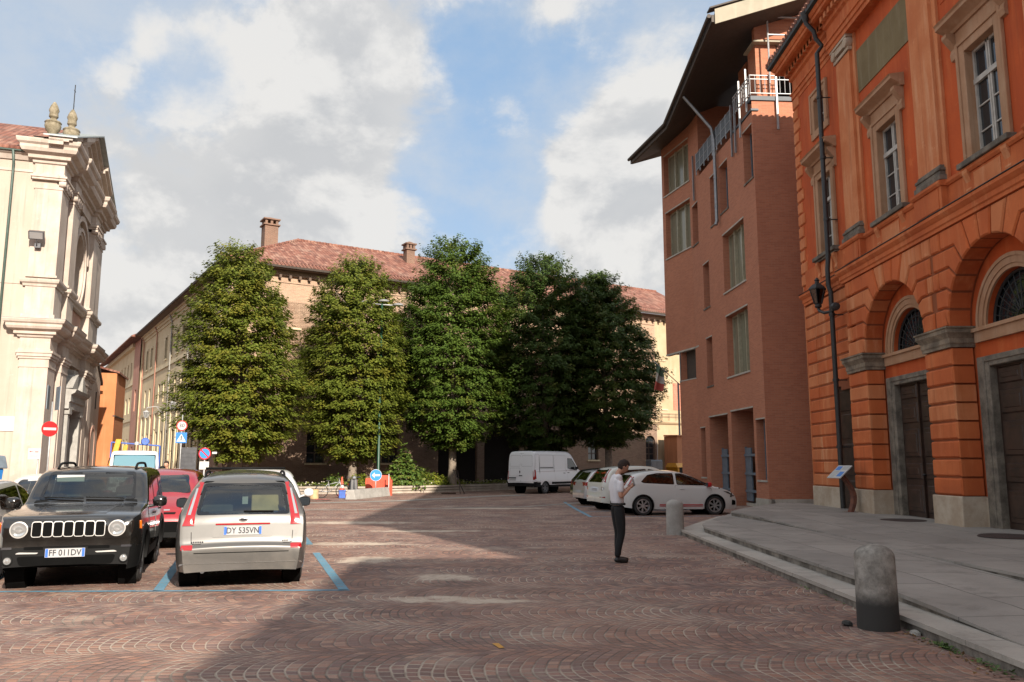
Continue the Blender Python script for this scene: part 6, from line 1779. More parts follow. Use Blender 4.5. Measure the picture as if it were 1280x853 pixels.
# ------------------------------------------------------------------ old brick palace, its street wing and neighbours
BRX = (.8493, .5279)
def brick_palace():
    root = empty('brick_palace', (-17.93, 51.75, 0), math.atan2(BRX[1], BRX[0]), 'long old palace of pale brick with tiled roof, chimneys and an ochre street wing', 'building')
    F = Fr((0, 0, 0), (1, 0, 0), (0, -1, 0)); S = Fr((0, 0, 0), (0, 1, 0), (-1, 0, 0))
    LX, LY = 41.0, 36.5; ZE = 14.4
    warch = [28.8 + 6.05 * k for k in (0, 1)]
    lowr = [5.9, 11.2]; mid = [4.0 + 4.6 * k for k in range(8)]; 
    w = MB()
    holes = [archpts(c, .52, 3.55, 2.02, 10) for c in warch] + [rect(c - .62, c + .62, 1.75, 3.75) for c in lowr] + [rect(c - .55, c + .55, 6.35, 8.6) for c in mid] + [rect(c - .5, c + .5, 10.6, 12.3) for c in mid]
    F.wall(w, rect(0, 35.6, 5.2, ZE), [h for h in holes if h[0][1] > 5], 0, .3)
    porch = [(14.9, 18.1), (18.7, 21.9), (22.5, 25.7)]  # porch inside coloured near-black to give the deep shade under the trees
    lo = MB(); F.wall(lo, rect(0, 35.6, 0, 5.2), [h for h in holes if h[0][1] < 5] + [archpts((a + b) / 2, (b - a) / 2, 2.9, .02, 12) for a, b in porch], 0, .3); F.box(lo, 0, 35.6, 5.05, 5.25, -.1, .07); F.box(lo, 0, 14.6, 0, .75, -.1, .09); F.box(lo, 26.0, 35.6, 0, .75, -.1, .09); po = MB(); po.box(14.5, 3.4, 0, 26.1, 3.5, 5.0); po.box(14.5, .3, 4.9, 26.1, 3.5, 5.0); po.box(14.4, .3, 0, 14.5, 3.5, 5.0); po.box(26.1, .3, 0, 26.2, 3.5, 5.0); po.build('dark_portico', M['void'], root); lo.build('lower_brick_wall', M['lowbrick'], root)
    w.box(0, 12, 0, LX, 12.1, ZE); w.add([(0, 0, 0), (0, .02, 0), (0, .02, ZE), (0, 0, ZE)], [(0, 1, 2, 3)])
    for z0, z1, n in ((13.55, 13.75, .06), (14.0, 14.4, .16)): F.box(w, 0, 35.6, z0, z1, -.1, n)
    # brick foot of the street wing next to the corner
    S.wall(w, rect(0, 6.2, 0, 5.6), [rect(c - .42, c + .42, 1.6, 4.3) for c in (1.6, 4.4)], .02, .3)
    w.build('brick_wall', M['oldbrick'], root)
    cr = MB()
    F.wall(cr, rect(35.6, LX, 0, ZE), [rect(37.55, 38.65, 6.3, 8.65)], .01, .25); F.mold(cr, [(0, 5.05), (.10, 5.05), (.22, 5.2), (.22, 5.3), (0, 5.36)], 26.0, LX)
    cr.build('plastered_end', M['sidecream'], root)
    # brackets under the eaves
    b = MB(); F.box(b, 0, .16, 13.8, 14.02, 0, .36); b = b.build('eaves_bracket', M['timber'], root); b.location.x = .3
    for k in range(1, 62):
        c = b.copy(); COL.objects.link(c); c.location.x = .3 + k * .66
    def win(F_, c, hw, z0, z1, n=0.0, arch=False, fr=M['oldframe'], bars=2, sill=True):
        f = MB(); t = n - (.22 if F_ is F else .09)
        F_.box(f, c - hw, c - hw + .07, z0, z1, t - .05, t); F_.box(f, c + hw - .07, c + hw, z0, z1, t - .05, t); F_.box(f, c - .04, c + .04, z0, z1, t - .05, t)
        for k in range(bars + 1): z = z0 + (z1 - z0) * k / bars; F_.box(f, c - hw, c + hw, max(z0, z - .04), min(z1, z + .04), t - .05, t)
        if arch: f.tube([F_.p(c + hw * math.cos(PI * k / 10), z1 + hw * math.sin(PI * k / 10), t) for k in range(11)], .05, 5)
        o = f.build('window', fr, root)
        g_ = MB()
        if arch: F_.poly(g_, archpts(c, hw, z1, z0, 10), t - .05, t - .03)
        else: F_.box(g_, c - hw, c + hw, z0, z1, t - .05, t - .03)
        g_.build('pane', M['winglass'], o)
        if sill: s_ = MB(); F_.box(s_, c - hw - .12, c + hw + .12, z0 - .12, z0 - .002, n - .25, n + .08); s_.build('sill', M['longtrim'], o)
    for c in warch: win(F, c, .52, 2.02, 3.55, arch=True, bars=3)
    for c in lowr: win(F, c, .62, 1.75, 3.75, bars=3)
    for c in mid: win(F, c, .55, 6.35, 8.6); win(F, c, .5, 10.6, 12.3)
    for c in (1.6, 4.4): win(S, c, .42, 1.6, 4.3, .02, bars=4)
    sh = MB()
    for s_ in (-1, 1):
        x0, x1 = sorted((38.1 + s_ * .02, 38.1 + s_ * .56)); F.box(sh, x0, x1, 6.3, 8.65, -.05, .05)
        for k in range(14): F.box(sh, x0 + .05, x1 - .05, 6.45 + k * .15, 6.53 + k * .15, .05, .065)
    sh.build('shutters', M['shutter'], root)
    # street wing
    st = MB()
    tops = [2.2 + 2.62 * k for k in range(13)]
    skip = {4, 9}
    T_ = [c for i, c in enumerate(tops) if i not in skip]
    h3 = [rect(c - .48, c + .48, 10.75, 12.6) for c in T_]; h2 = [rect(c - .42, c + .42, 7.05, 8.75) for c in tops]
    h1 = [rect(c - .45, c + .45, 1.2, 4.5) for c in tops if c > 6.5]
    S.wall(st, [(6.2, 0), (LY, 0), (LY, ZE), (0, ZE), (0, 5.6), (6.2, 5.6)], h3 + h2 + h1, 0, .12)
    st.add([(0, LY, 0), (12, LY, 0), (12, LY, ZE), (0, LY, ZE)], [(0, 1, 2, 3)]); st.add([(12, 12, 0), (12, LY, 0), (12, LY, ZE), (12, 12, ZE)], [(0, 1, 2, 3)])
    st.build('street_wall', M['longcream'], root)
    tr = MB()
    for z0, z1, n in ((6.15, 6.42, .10), (9.95, 10.25, .10), (13.7, 13.95, .08), (13.95, 14.2, .2), (14.2, 14.4, .32)): S.box(tr, 0 if z0 > 5 else 6.2, LY, z0, z1, -.05, n)
    for c in tops:
        if c > 6.5: S.box(tr, c + .95, c + 1.65, 0, 6.15, -.05, .10)
    for c in T_: S.box(tr, c - .60, c + .60, 10.6, 10.75, -.02, .08); S.box(tr, c - .58, c - .48, 10.75, 12.7, -.02, .04); S.box(tr, c + .48, c + .58, 10.75, 12.7, -.02, .04); S.box(tr, c - .60, c + .60, 12.6, 12.75, -.02, .06)
    tr.build('street_trim', M['longtrim'], root)
    for c in T_: win(S, c, .48, 10.75, 12.6, sill=False)
    for c in tops:
        win(S, c, .42, 7.05, 8.75, sill=False)
        if c > 6.5: win(S, c, .45, 1.2, 4.5, bars=4, sill=False)
    for y in (12.6, 20.3, 27.8, 35.6):
        p = MB(); p.tube([S.p(y, 14.2, .35), S.p(y, 13.6, .12), S.p(y, .2, .12)], .06, 8); p.build('downpipe', M['conc_block'] if y < 25 else M['redpink'], root, smooth=True)
    # roofs: hips meet over the corner
    e = .85; ze = 14.36; r0 = 6.05; zr = 18.1
    rf = MB()
    roof_slab(rf, [(-e, -e, ze), (LX + .5, -e, ze), (LX + .5, r0, zr), (r0, r0, zr)], .14)
    roof_slab(rf, [(-e, LY, ze), (-e, -e, ze), (r0, r0, zr), (r0, LY, zr)], .14)
    roof_slab(rf, [(12 + e, 12 + e, ze), (12 + e, LY, ze), (r0, LY, zr), (r0, r0, zr)], .14); roof_slab(rf, [(LX + .5, 12 + e, ze), (12 + e, 12 + e, ze), (r0, r0, zr), (LX + .5, r0, zr)], .14)
    a = r0
    while a < LX: rf.tube([(a, r0, zr + .12), (a + .42, r0, zr + .15)], .14, 6); a += .43
    for k in range(18):
        t0, t1 = k / 18, (k + 1.02) / 18; rf.tube([(-e + (r0 + e) * t0, -e + (r0 + e) * t0, ze + (zr - ze) * t0 + .14), (-e + (r0 + e) * t1, -e + (r0 + e) * t1, ze + (zr - ze) * t1 + .17)], .13, 6)
    a = -e + .1
    while a < LX: rf.tube([(a, -e - .06, ze + .12), (a, -e + .9, ze + .12 + .96 * (zr - ze) / (r0 + e))], [.10, .085], 6); a += .25
    roof = rf.build('roof', M['tiles'], root)
    def chim(x, y, z0, z1, w, pots):
        c = MB(); c.box(x - w, y - w, z0, x + w, y + w, z1 - .55); c.box(x - w - .12, y - w - .12, z1 - .55, x + w + .12, y + w + .12, z1 - .45)
        for sx in (-1, 0, 1):
            for sy in (-1, 0, 1):
                if sx or sy: c.box(x + sx * w * .8 - .09, y + sy * w * .8 - .09, z1 - .45, x + sx * w * .8 + .09, y + sy * w * .8 + .09, z1 - .12)
        c.box(x - w - .12, y - w - .12, z1 - .12, x + w + .12, y + w + .12, z1 - .02); c.hexa([(x - w, y - w, z1 - .02), (x + w, y - w, z1 - .02), (x + w, y + w, z1 - .02), (x - w, y + w, z1 - .02), (x - .1, y - .1, z1 + .16), (x + .1, y - .1, z1 + .16), (x + .1, y + .1, z1 + .16), (x - .1, y + .1, z1 + .16)])
        return c.build('chimney', M['chimneybrick'], roof)
    chim(4.45, 8.1, 15.5, 20.1, .50, 1); chim(14.3, 4.3, 15.5, 18.75, .34, 1)
    g_ = MB(); sweep_plan(g_, [(-e, LY), (-e, -e), (LX, -e)], [(0, ze + .02), (.10, ze), (.14, ze + .12), (.10, ze + .14), (0, ze + .12)]); g_.build('gutter', M['soffit'], root)
    so = MB(); so.add([(-e, -e, ze - .02), (LX, -e, ze - .02), (LX, .1, ze - .02), (-e, .1, ze - .02)], [(0, 1, 2, 3)]); so.add([(-e, .1, ze - .02), (.1, .1, ze - .02), (.1, LY, ze - .02), (-e, LY, ze - .02)], [(0, 1, 2, 3)]); so.build('eaves_soffit', M['timber'], root)
    # slim balustrade on the ledge of the plastered end
    bl = MB()
    for z in (5.7, 5.95): bl.tube([F.p(34.5, z, .15), F.p(LX, z, .15)], .018, 5)
    for k in range(9): bl.tube([F.p(34.5 + k * .8, 5.36, .15), F.p(34.5 + k * .8, 5.98, .15)], .016, 5)
    bl.build('ledge_rail', M['timber'], root)
    return root

def far_wing():
    D = Vector((-.5279, .8493)); o = Vector((-17.93, 51.75)) + D * 36.55
    root = empty('far_street_building', (o.x, o.y, 0), math.atan2(BRX[1], BRX[0]), 'pale ochre building with hipped tile roof at the far end of the street', 'building')
    S = Fr((0, 0, 0), (0, 1, 0), (-1, 0, 0)); F = Fr((0, 0, 0), (1, 0, 0), (0, -1, 0))
    w = MB(); wins = [2.0, 7.2] + [9.8 + 2.7 * k for k in range(9)]
    S.wall(w, rect(0, 36, 0, 14.3), [rect(c - .45, c + .45, z0, z1) for c in wins for z0, z1 in ((1.2, 4.3), (7.0, 8.7), (10.7, 12.5))], .15, .22)
    F.wall(w, rect(-.15, 10, 0, 14.3), [], 0); w.add([(-.15, 36, 0), (10, 36, 0), (10, 36, 14.3), (-.15, 36, 14.3)], [(0, 1, 2, 3)])
    w.build('wall', M['longcream'], root)
    b = MB(); S.box(b, .3, 4.2, 0, 14.3, .3, .72) if False else S.wall(b, rect(.2, 4.4, 0, 14.25), [rect(1.55, 2.45, 7.0, 9.2), rect(1.5, 2.5, .1, 3.4)], .28, .12); b.build('pink_bay', M['redpink'], root)
    t = MB()
    for z0, z1, n in ((6.1, 6.4, .26), (9.9, 10.2, .26), (13.9, 14.3, .5)): S.box(t, 4.5, 36, z0, z1, .1, n)
    t.build('trim', M['longtrim'], root)
    for c in wins:
        for z0, z1 in ((1.2, 4.3), (7.0, 8.7), (10.7, 12.5)):
            g_ = MB(); S.box(g_, c - .45, c + .45, z0, z1, -.06, -.02); g_.build('window', M['oldframe'], root)
    r = MB(); e = 1.3; ze = 14.3
    roof_slab(r, [(-e, -.6, ze), (11, -.6, ze), (4.5, 5, 17.6)]); roof_slab(r, [(-e, 37, ze), (-e, -.6, ze), (4.5, 5, 17.6), (4.5, 31, 17.6)]); roof_slab(r, [(11, -.6, ze), (11, 37, ze), (4.5, 31, 17.6), (4.5, 5, 17.6)])
    r.build('roof', M['tiles'], root)
    return root

def orange_house():
    """small plain house closing the street beyond the church"""
    D = Vector((-.31, .95)); o = Vector((-19.4, 34.2)) + D * 18.0 + Vector((.3, .1))
    root = empty('small_orange_house', (o.x, o.y, 0), math.atan2(.95, -.31), 'small plain orange house between the church and the ochre street', 'building')
    F = Fr((0, 0, 0), (1, 0, 0), (0, -1, 0)); S = Fr((0, 0, 0), (0, 1, 0), (-1, 0, 0))
    w = MB(); F.wall(w, rect(0, 4.2, 0, 7.3), [rect(1.5, 2.7, 0.01, 2.5)], 0, .2); S.wall(w, rect(0, 8, 0, 7.3), [], 0); w.add([(4.2, 0, 0), (4.2, 8, 0), (4.2, 8, 7.3), (4.2, 0, 7.3)], [(0, 1, 2, 3)])
    w.build('wall', M['lowortho'], root)
    b = MB(); F.box(b, -.02, 13, 0, 4.0, -.05, .03); b.build('lower_band', M['annex'], root) if False else None
    c = MB(); F.box(c, -.02, 4.22, 4.6, 4.68, -.1, .05); c.build('ledge', M['soffit'], root)
    d = MB(); F.box(d, 1.5, 2.7, 0, 2.5, -.2, -.12); d.build('door', M['darkwood'], root)
    r = MB(); roof_slab(r, [(-.1, -.15, 7.28), (4.3, -.15, 7.28), (4.3, 4, 8.4), (-.1, 4, 8.4)]); roof_slab(r, [(-.1, 8.2, 7.28), (4.3, 8.2, 7.28), (4.3, 4, 8.4), (-.1, 4, 8.4)]); r.build('roof', M['tiles'], root)
    return root

def annex():
    ux, uy = BRX; o = Vector((-17.93, 51.75)) + Vector((ux, uy)) * 35.7 + Vector((uy, -ux)) * 2.3
    root = empty('orange_annex', (o.x, o.y, 0), math.atan2(uy, ux), 'low orange-brown annex with a barred brown gateway beside the brick block', 'building')
    F = Fr((0, 0, 0), (1, 0, 0), (0, -1, 0))
    w = MB(); F.wall(w, rect(0, 5.2, 0, 3.95), [rect(1.25, 3.5, 0.01, 3.1)], 0, .35); w.add([(0, 0, 0), (0, 1.55, 0), (0, 1.55, 3.95), (0, 0, 3.95)], [(0, 1, 2, 3)]); w.add([(0, 0, 3.95), (5.2, 0, 3.95), (5.2, 1.55, 3.95), (0, 1.55, 3.95)], [(0, 1, 2, 3)]); w.build('wall', M['annex'], root)
    g_ = MB(); F.box(g_, 1.25, 3.5, 0, 3.1, -.36, -.30)
    for k in range(8): F.box(g_, 1.25, 3.5, .2 + k * .38, .24 + k * .38, -.30, -.27)
    for k in range(6): F.box(g_, 1.3 + k * .42, 1.34 + k * .42, 0, 3.1, -.30, -.26)
    g_.build('gate', M['timber'], root)
    c = MB(); F.mold(c, [(-1.5, 3.96), (.12, 3.96), (.12, 4.06), (-1.5, 4.10)], -.1, 5.2); c.build('coping', M['annex'], root)
    return root

def side_street_house():
    """the house behind the viewer's right shoulder, across the lane from the orange palace"""
    root = empty('corner_house', (9.25, -9.3, 0), R(-90), 'plain ochre corner house with shuttered windows across the lane', 'building')
    F = Fr((0, 0, 0), (1, 0, 0), (0, -1, 0)); S = Fr((0, 0, 0), (0, 1, 0), (-1, 0, 0))
    w = MB(); ws = [3 + 4 * k for k in range(7)]
    F.wall(w, rect(0, 30, 0, 12.9), [rect(c - .55, c + .55, z, z + 2.0) for c in ws for z in (1.4, 5.6, 9.6)], 0, .25); S.wall(w, rect(0, 14, 0, 12.9), [], 0); w.box(.01, 13.9, 0, 30, 14, 12.9); w.add([(30, 0, 0), (30, 14, 0), (30, 14, 12.9), (30, 0, 12.9)], [(0, 1, 2, 3)])
    w.build('wall', M['longcream'], root)
    for c in ws:
        for z in (1.4, 5.6, 9.6): s_ = MB(); F.box(s_, c - .55, c + .55, z, z + 2, -.2, -.1); s_.build('shutters', M['shutter'], root)
    r = MB(); e = .6
    roof_slab(r, [(-e, -e, 12.85), (30.5, -e, 12.85), (25, 7, 16), (6, 7, 16)]); roof_slab(r, [(-e, 14.5, 12.85), (-e, -e, 12.85), (6, 7, 16)]); roof_slab(r, [(-e, 14.5, 12.85), (30.5, 14.5, 12.85), (25, 7, 16), (6, 7, 16)]); roof_slab(r, [(30.5, -e, 12.85), (30.5, 14.5, 12.85), (25, 7, 16)])
    r.build('roof', M['tiles'], root)
    return root

def south_row():
    """houses on the far side of the square, behind the viewer"""
    for x0, L, h, y, mat, lab in ((-62, 30, 13.0, -46, 'longcream', 'long ochre house with shutters closing the square behind the viewer'), (-31.5, 22, 11.5, -45, 'annex', 'orange-brown house with shutters closing the square behind the viewer'), (-9, 30, 14.0, -47, 'sidecream', 'tall cream house with shutters closing the square behind the viewer')):
        root = empty('town_house', (x0 + L, y, 0), PI, lab, 'building')
        F = Fr((0, 0, 0), (1, 0, 0), (0, -1, 0)); ws = [2.2 + 3.4 * k for k in range(int((L - 2) / 3.4))]; zs = [1.3, 5.0, 8.6]
        w = MB(); F.wall(w, rect(0, L, 0, h), [rect(c - .6, c + .6, z, z + 2.1) for c in ws for z in zs], 0, .2); w.box(0.01, .5, 0, L - .01, 10, h - .01); w.build('wall', M[mat], root)
        for c in ws:
            for z in zs: q = MB(); F.box(q, c - .6, c + .6, z, z + 2.1, -.2, -.1); q.build('shutters', M['shutter'], root)
        r = MB(); roof_slab(r, [(-.5, -.7, h - .1), (L + .5, -.7, h - .1), (L + .5, 5, h + 2.6), (-.5, 5, h + 2.6)]); roof_slab(r, [(-.5, 10.7, h - .1), (L + .5, 10.7, h - .1), (L + .5, 5, h + 2.6), (-.5, 5, h + 2.6)]); r.build('roof', M['tiles'], root)
# ------------------------------------------------------------------ ground, pavements, markings
def struct(o): o['kind'] = 'structure'; return o
def sheet(name, pts, z, mat, t=None):
    mb = MB()
    if t is None: mb.add([(x, y, z) for x, y in pts], [tuple(range(len(pts)))])
    else: mb.prism([(x, y, z - t) for x, y in pts], [(x, y, z) for x, y in pts])
    return struct(mb.build(name, mat, recalc=True))
def strip(pts, w):
    a = []; b = []
    for i, p in enumerate(pts):
        p = Vector(p); d = (Vector(pts[min(i + 1, len(pts) - 1)]) - Vector(pts[max(i - 1, 0)])).normalized(); n = Vector((-d.y, d.x)) * w / 2
        a.append(tuple(p + n)); b.append(tuple(p - n))
    return a + b[::-1]

def ground():
    mb = MB(); mb.add([(-400, -300, 0), (400, -300, 0), (400, 700, 0), (-400, 700, 0)], [(0, 1, 2, 3)]); struct(mb.build('ground', M['cobble']))
    # far bank of the piazza: a band of pale stone and a paved footway in front of the trees
    bandp = [(-13.2, 36.6), (-8.2, 37.0), (-5.2, 39.0), (-2.0, 43.5), (.6, 46.2)]
    sheet('stone_strip', strip(bandp, .9), .008, M['stonestrip'])
    sheet('stone_strip', strip([(-12.5, 31.0), (-6.0, 31.4), (0.5, 33.6), (3.2, 37.2)], .35), .008, M['stonestrip'])
    # terrace in front of the palace: low granite steps
    bx = [(4.08, 20.45), (4.25, 21.0), (5.2, 23.2), (6.2, 25.4), (7.6, 27.6), (9.35, 30.3)]
    t1 = [(4.08, -6), (10.6, -6), (10.6, 30.6)] + bx[::-1]
    sheet('kerb', t1, .13, M['kerbstone'], .05)
    sheet('kerb_riser', [(4.10, -6), (10.5, -6), (10.5, 30.5)] + [(x + .02, y - .012) for x, y in bx[::-1]], .082, M['riser'], .2)
    # second step fades into a ramp towards the viewer
    mb = MB(); ys = [-6, 7.6, 9, 11, 13, 15, 17, 19.6]
    top = []; 
    def h2(y): return .134 + .126 * min(1, max(0, (y - 7.4) / 2.6))
    N = len(ys)
    for y in ys: top += [(4.45, y, h2(y)), (6.45, y, .262 if y > 7.7 else .27), (10.6, y, .31)]
    fs = []
    for i in range(N - 1): fs += [(i * 3, i * 3 + 1, i * 3 + 4, i * 3 + 3), (i * 3 + 1, i * 3 + 2, i * 3 + 5, i * 3 + 4)]
    mb.add(top, fs)
    rs = MB()
    for y0, y1 in zip(ys, ys[1:]):
        rs.add([(4.475, y0, .12), (4.475, y1, .12), (4.475, y1, h2(y1) - .004), (4.475, y0, h2(y0) - .004)], [(0, 1, 2, 3)])
        a0, a1 = max(h2(y0) - .045, .131), max(h2(y1) - .045, .131)
        mb.add([(4.45, y0, a0), (4.45, y1, a1), (4.45, y1, h2(y1)), (4.45, y0, h2(y0))], [(0, 1, 2, 3)]); mb.add([(4.45, y0, a0), (4.45, y1, a1), (4.48, y1, a1), (4.48, y0, a0)], [(0, 1, 2, 3)])
    b2 = [(4.45, 19.6), (4.65, 20.6), (5.55, 22.8), (6.5, 24.9), (7.85, 27.1), (9.35, 29.4)]
    mb.add([(x, y, .26) for x, y in b2] + [(10.6, 29.6, .30), (10.6, 19.6, .31), (6.45, 19.6, .262)], [tuple(range(9))])
    for (x0, y0), (x1, y1) in zip(b2, b2[1:]): rs.add([(x0 + .025, y0 - .01, .1), (x1 + .025, y1 - .01, .1), (x1 + .025, y1 - .01, .255), (x0 + .025, y0 - .01, .255)], [(0, 1, 2, 3)]); mb.add([(x0, y0, .215), (x1, y1, .215), (x1, y1, .26), (x0, y0, .26)], [(0, 1, 2, 3)])
    struct(rs.build('step_riser', M['riser'], recalc=False))
    struct(mb.build('terrace', M['slab'], recalc=False))
    # upper shelf: a step at both ends, level in the middle
    def h3(y): return .012 + (.11 * min(1, max(0, (y - 17.4) / 5)) if y > 15 else .10 * min(1, max(0, (13.4 - y) / 4)))
    def x3(y): return 6.55 - .42 * max(0, min(1, (y - 18) / 5.5)) if y > 15 else 6.5 - .06 * max(0, 13.4 - y)
    rs = MB()
    mb = MB(); ys = [-6, 4, 8, 9.4, 11, 12.4, 13.4, 15.5, 17.4, 19, 20.5, 22.4, 23.6]
    for y0, y1 in zip(ys, ys[1:]):
        A = (x3(y0), y0, .262 + h3(y0)); B = (x3(y1), y1, .262 + h3(y1)); mb.add([A, (10.7, y0, .325), (10.7, y1, .325), B], [(0, 1, 2, 3)])
        rs.add([(A[0] + .015, A[1], A[2] - .004), (B[0] + .015, B[1], B[2] - .004), (B[0] + .015, B[1], .2), (A[0] + .015, A[1], .2)], [(0, 1, 2, 3)]); mb.add([A, B, (B[0], B[1], max(B[2] - .04, .2625)), (A[0], A[1], max(A[2] - .04, .2625))], [(0, 1, 2, 3)])
    e = [(x3(23.6), 23.6), (6.95, 25.3), (8.2, 27.3), (9.4, 29.0)]
    zt = .262 + h3(23.6)
    mb.add([(x, y, zt) for x, y in e] + [(10.7, 29.0, .33), (10.7, 23.6, .325)], [tuple(range(6))])
    for (x0, y0), (x1, y1) in zip(e, e[1:]): rs.add([(x0 + .015, y0 - .01, .2), (x1 + .015, y1 - .01, .2), (x1 + .015, y1 - .01, zt - .004), (x0 + .015, y0 - .01, zt - .004)], [(0, 1, 2, 3)]); mb.add([(x0, y0, zt - .04), (x1, y1, zt - .04), (x1, y1, zt), (x0, y0, zt)], [(0, 1, 2, 3)])
    struct(rs.build('step_riser', M['riser'], recalc=False))
    struct(mb.build('upper_terrace', M['slab'], recalc=False))
    # blue parking lines
    P = M['bluepaint']; z = .005
    L = lambda pts, w: sheet('parking_line', strip(pts, w), z, P)
    L([(-13, 11.28), (-2.2, 11.60)], .10)
    d = Vector((-.3, .954))
    for x, y in ((-2.28, 11.6), (-4.78, 11.53), (-7.3, 11.45), (-9.8, 11.36)): L([(x, y), (x + d.x * 5.0, y + d.y * 5.0)], .135)
    L([(-4.3, 18.0), (-5.9, 23.0)], .15)
    L([(2.35, 37.8), (2.42, 32), (2.55, 27.2)], .13); L([(2.55, 27.35), (7.5, 27.6)], .10)
    for y in (30.3, 33.6, 37.0): L([(2.5, y), (6.8, y + 1.1)], .12)
    # a yellow scrap of paint in the foreground
    sheet('yellow_paint_mark', [(-.19, 8.22), (-.13, 8.24), (-.07, 8.04), (-.12, 8.02)], .006, M['yellow'])
    # iron plates let into the terrace
    for x, y in ((9.55, 25.2), (9.62, 20.75), (9.55, 16.25)):
        mb = MB(); n = 20; mb.lathe([(0, .022), (.52, .020), (.55, 0)], 24, Matrix.Translation((x, y, .318)))
        o = mb.build('drain_cover', M['manhole']); struct(o)

def flower_bed():
    path = [(-17.5, 48.2), (-14.5, 48.0), (-12, 48.0), (-9.5, 47.6), (-7.5, 48.3), (-4.6, 50.6), (-2.2, 53.2), (-.2, 55.4), (2.8, 58.4)]
    root = empty('flower_bed', (-8, 48, 0), 0, 'raised stone flower bed with banded curb below the trees', 'flower bed')
    O = Vector((-8, 48)); P = [(x - O.x, y - O.y) for x, y in path]
    mb = MB()
    for z0, z1, n in ((0, .10, .12), (.10, .16, .0), (.16, .26, .08), (.26, .31, 0), (.31, .42, .10)): sweep_plan(mb, P, [(-.22, z0), (n, z0 + .002), (n, z1 - .002), (-.22, z1)])
    mb.build('stone_curb', M['bedstone'], root)
    back = [(p[0] - 1.6, p[1] + 3.2) for p in P]
    mb = MB(); n = len(P); vs = [(x, y, .36) for x, y in P] + [(x, y, .40) for x, y in back]
    mb.add(vs, [(i, i + 1, n + i + 1, n + i) for i in range(n - 1)]); mb.build('soil', M['soil'], root)
    return root, path
# ------------------------------------------------------------------ trees and planting
def leaf_mesh(name, P, N, T, size, attr, mat, parent):
    """leaf-sized diamonds at P, facing N, pointing along T"""
    n = len(P)
    B = np.cross(N, T); B /= np.maximum(np.linalg.norm(B, axis=1, keepdims=True), 1e-6)
    T2 = np.cross(B, N)
    s = size[:, None]
    V = np.empty((n, 4, 3))
    V[:, 0] = P - T2 * s * .1; V[:, 1] = P + T2 * s * .5 + B * s * .36 - N * s * .05; V[:, 2] = P + T2 * s * 1.05 - N * s * .12; V[:, 3] = P + T2 * s * .5 - B * s * .36 - N * s * .05
    me = bpy.data.meshes.new(name)
    me.vertices.add(n * 4); me.vertices.foreach_set('co', V.reshape(-1))
    me.loops.add(n * 4); me.loops.foreach_set('vertex_index', np.arange(n * 4, dtype=np.int32))
    me.polygons.add(n); me.polygons.foreach_set('loop_start', np.arange(0, n * 4, 4, dtype=np.int32)); me.polygons.foreach_set('loop_total', np.full(n, 4, dtype=np.int32))
    me.update(calc_edges=True)
    a = me.attributes.new('leaf', 'FLOAT_VECTOR', 'FACE'); a.data.foreach_set('vector', attr.astype(np.float32).reshape(-1))
    me.materials.append(mat)
    o = bpy.data.objects.new(name, me); COL.objects.link(o); o.parent = parent
    return o

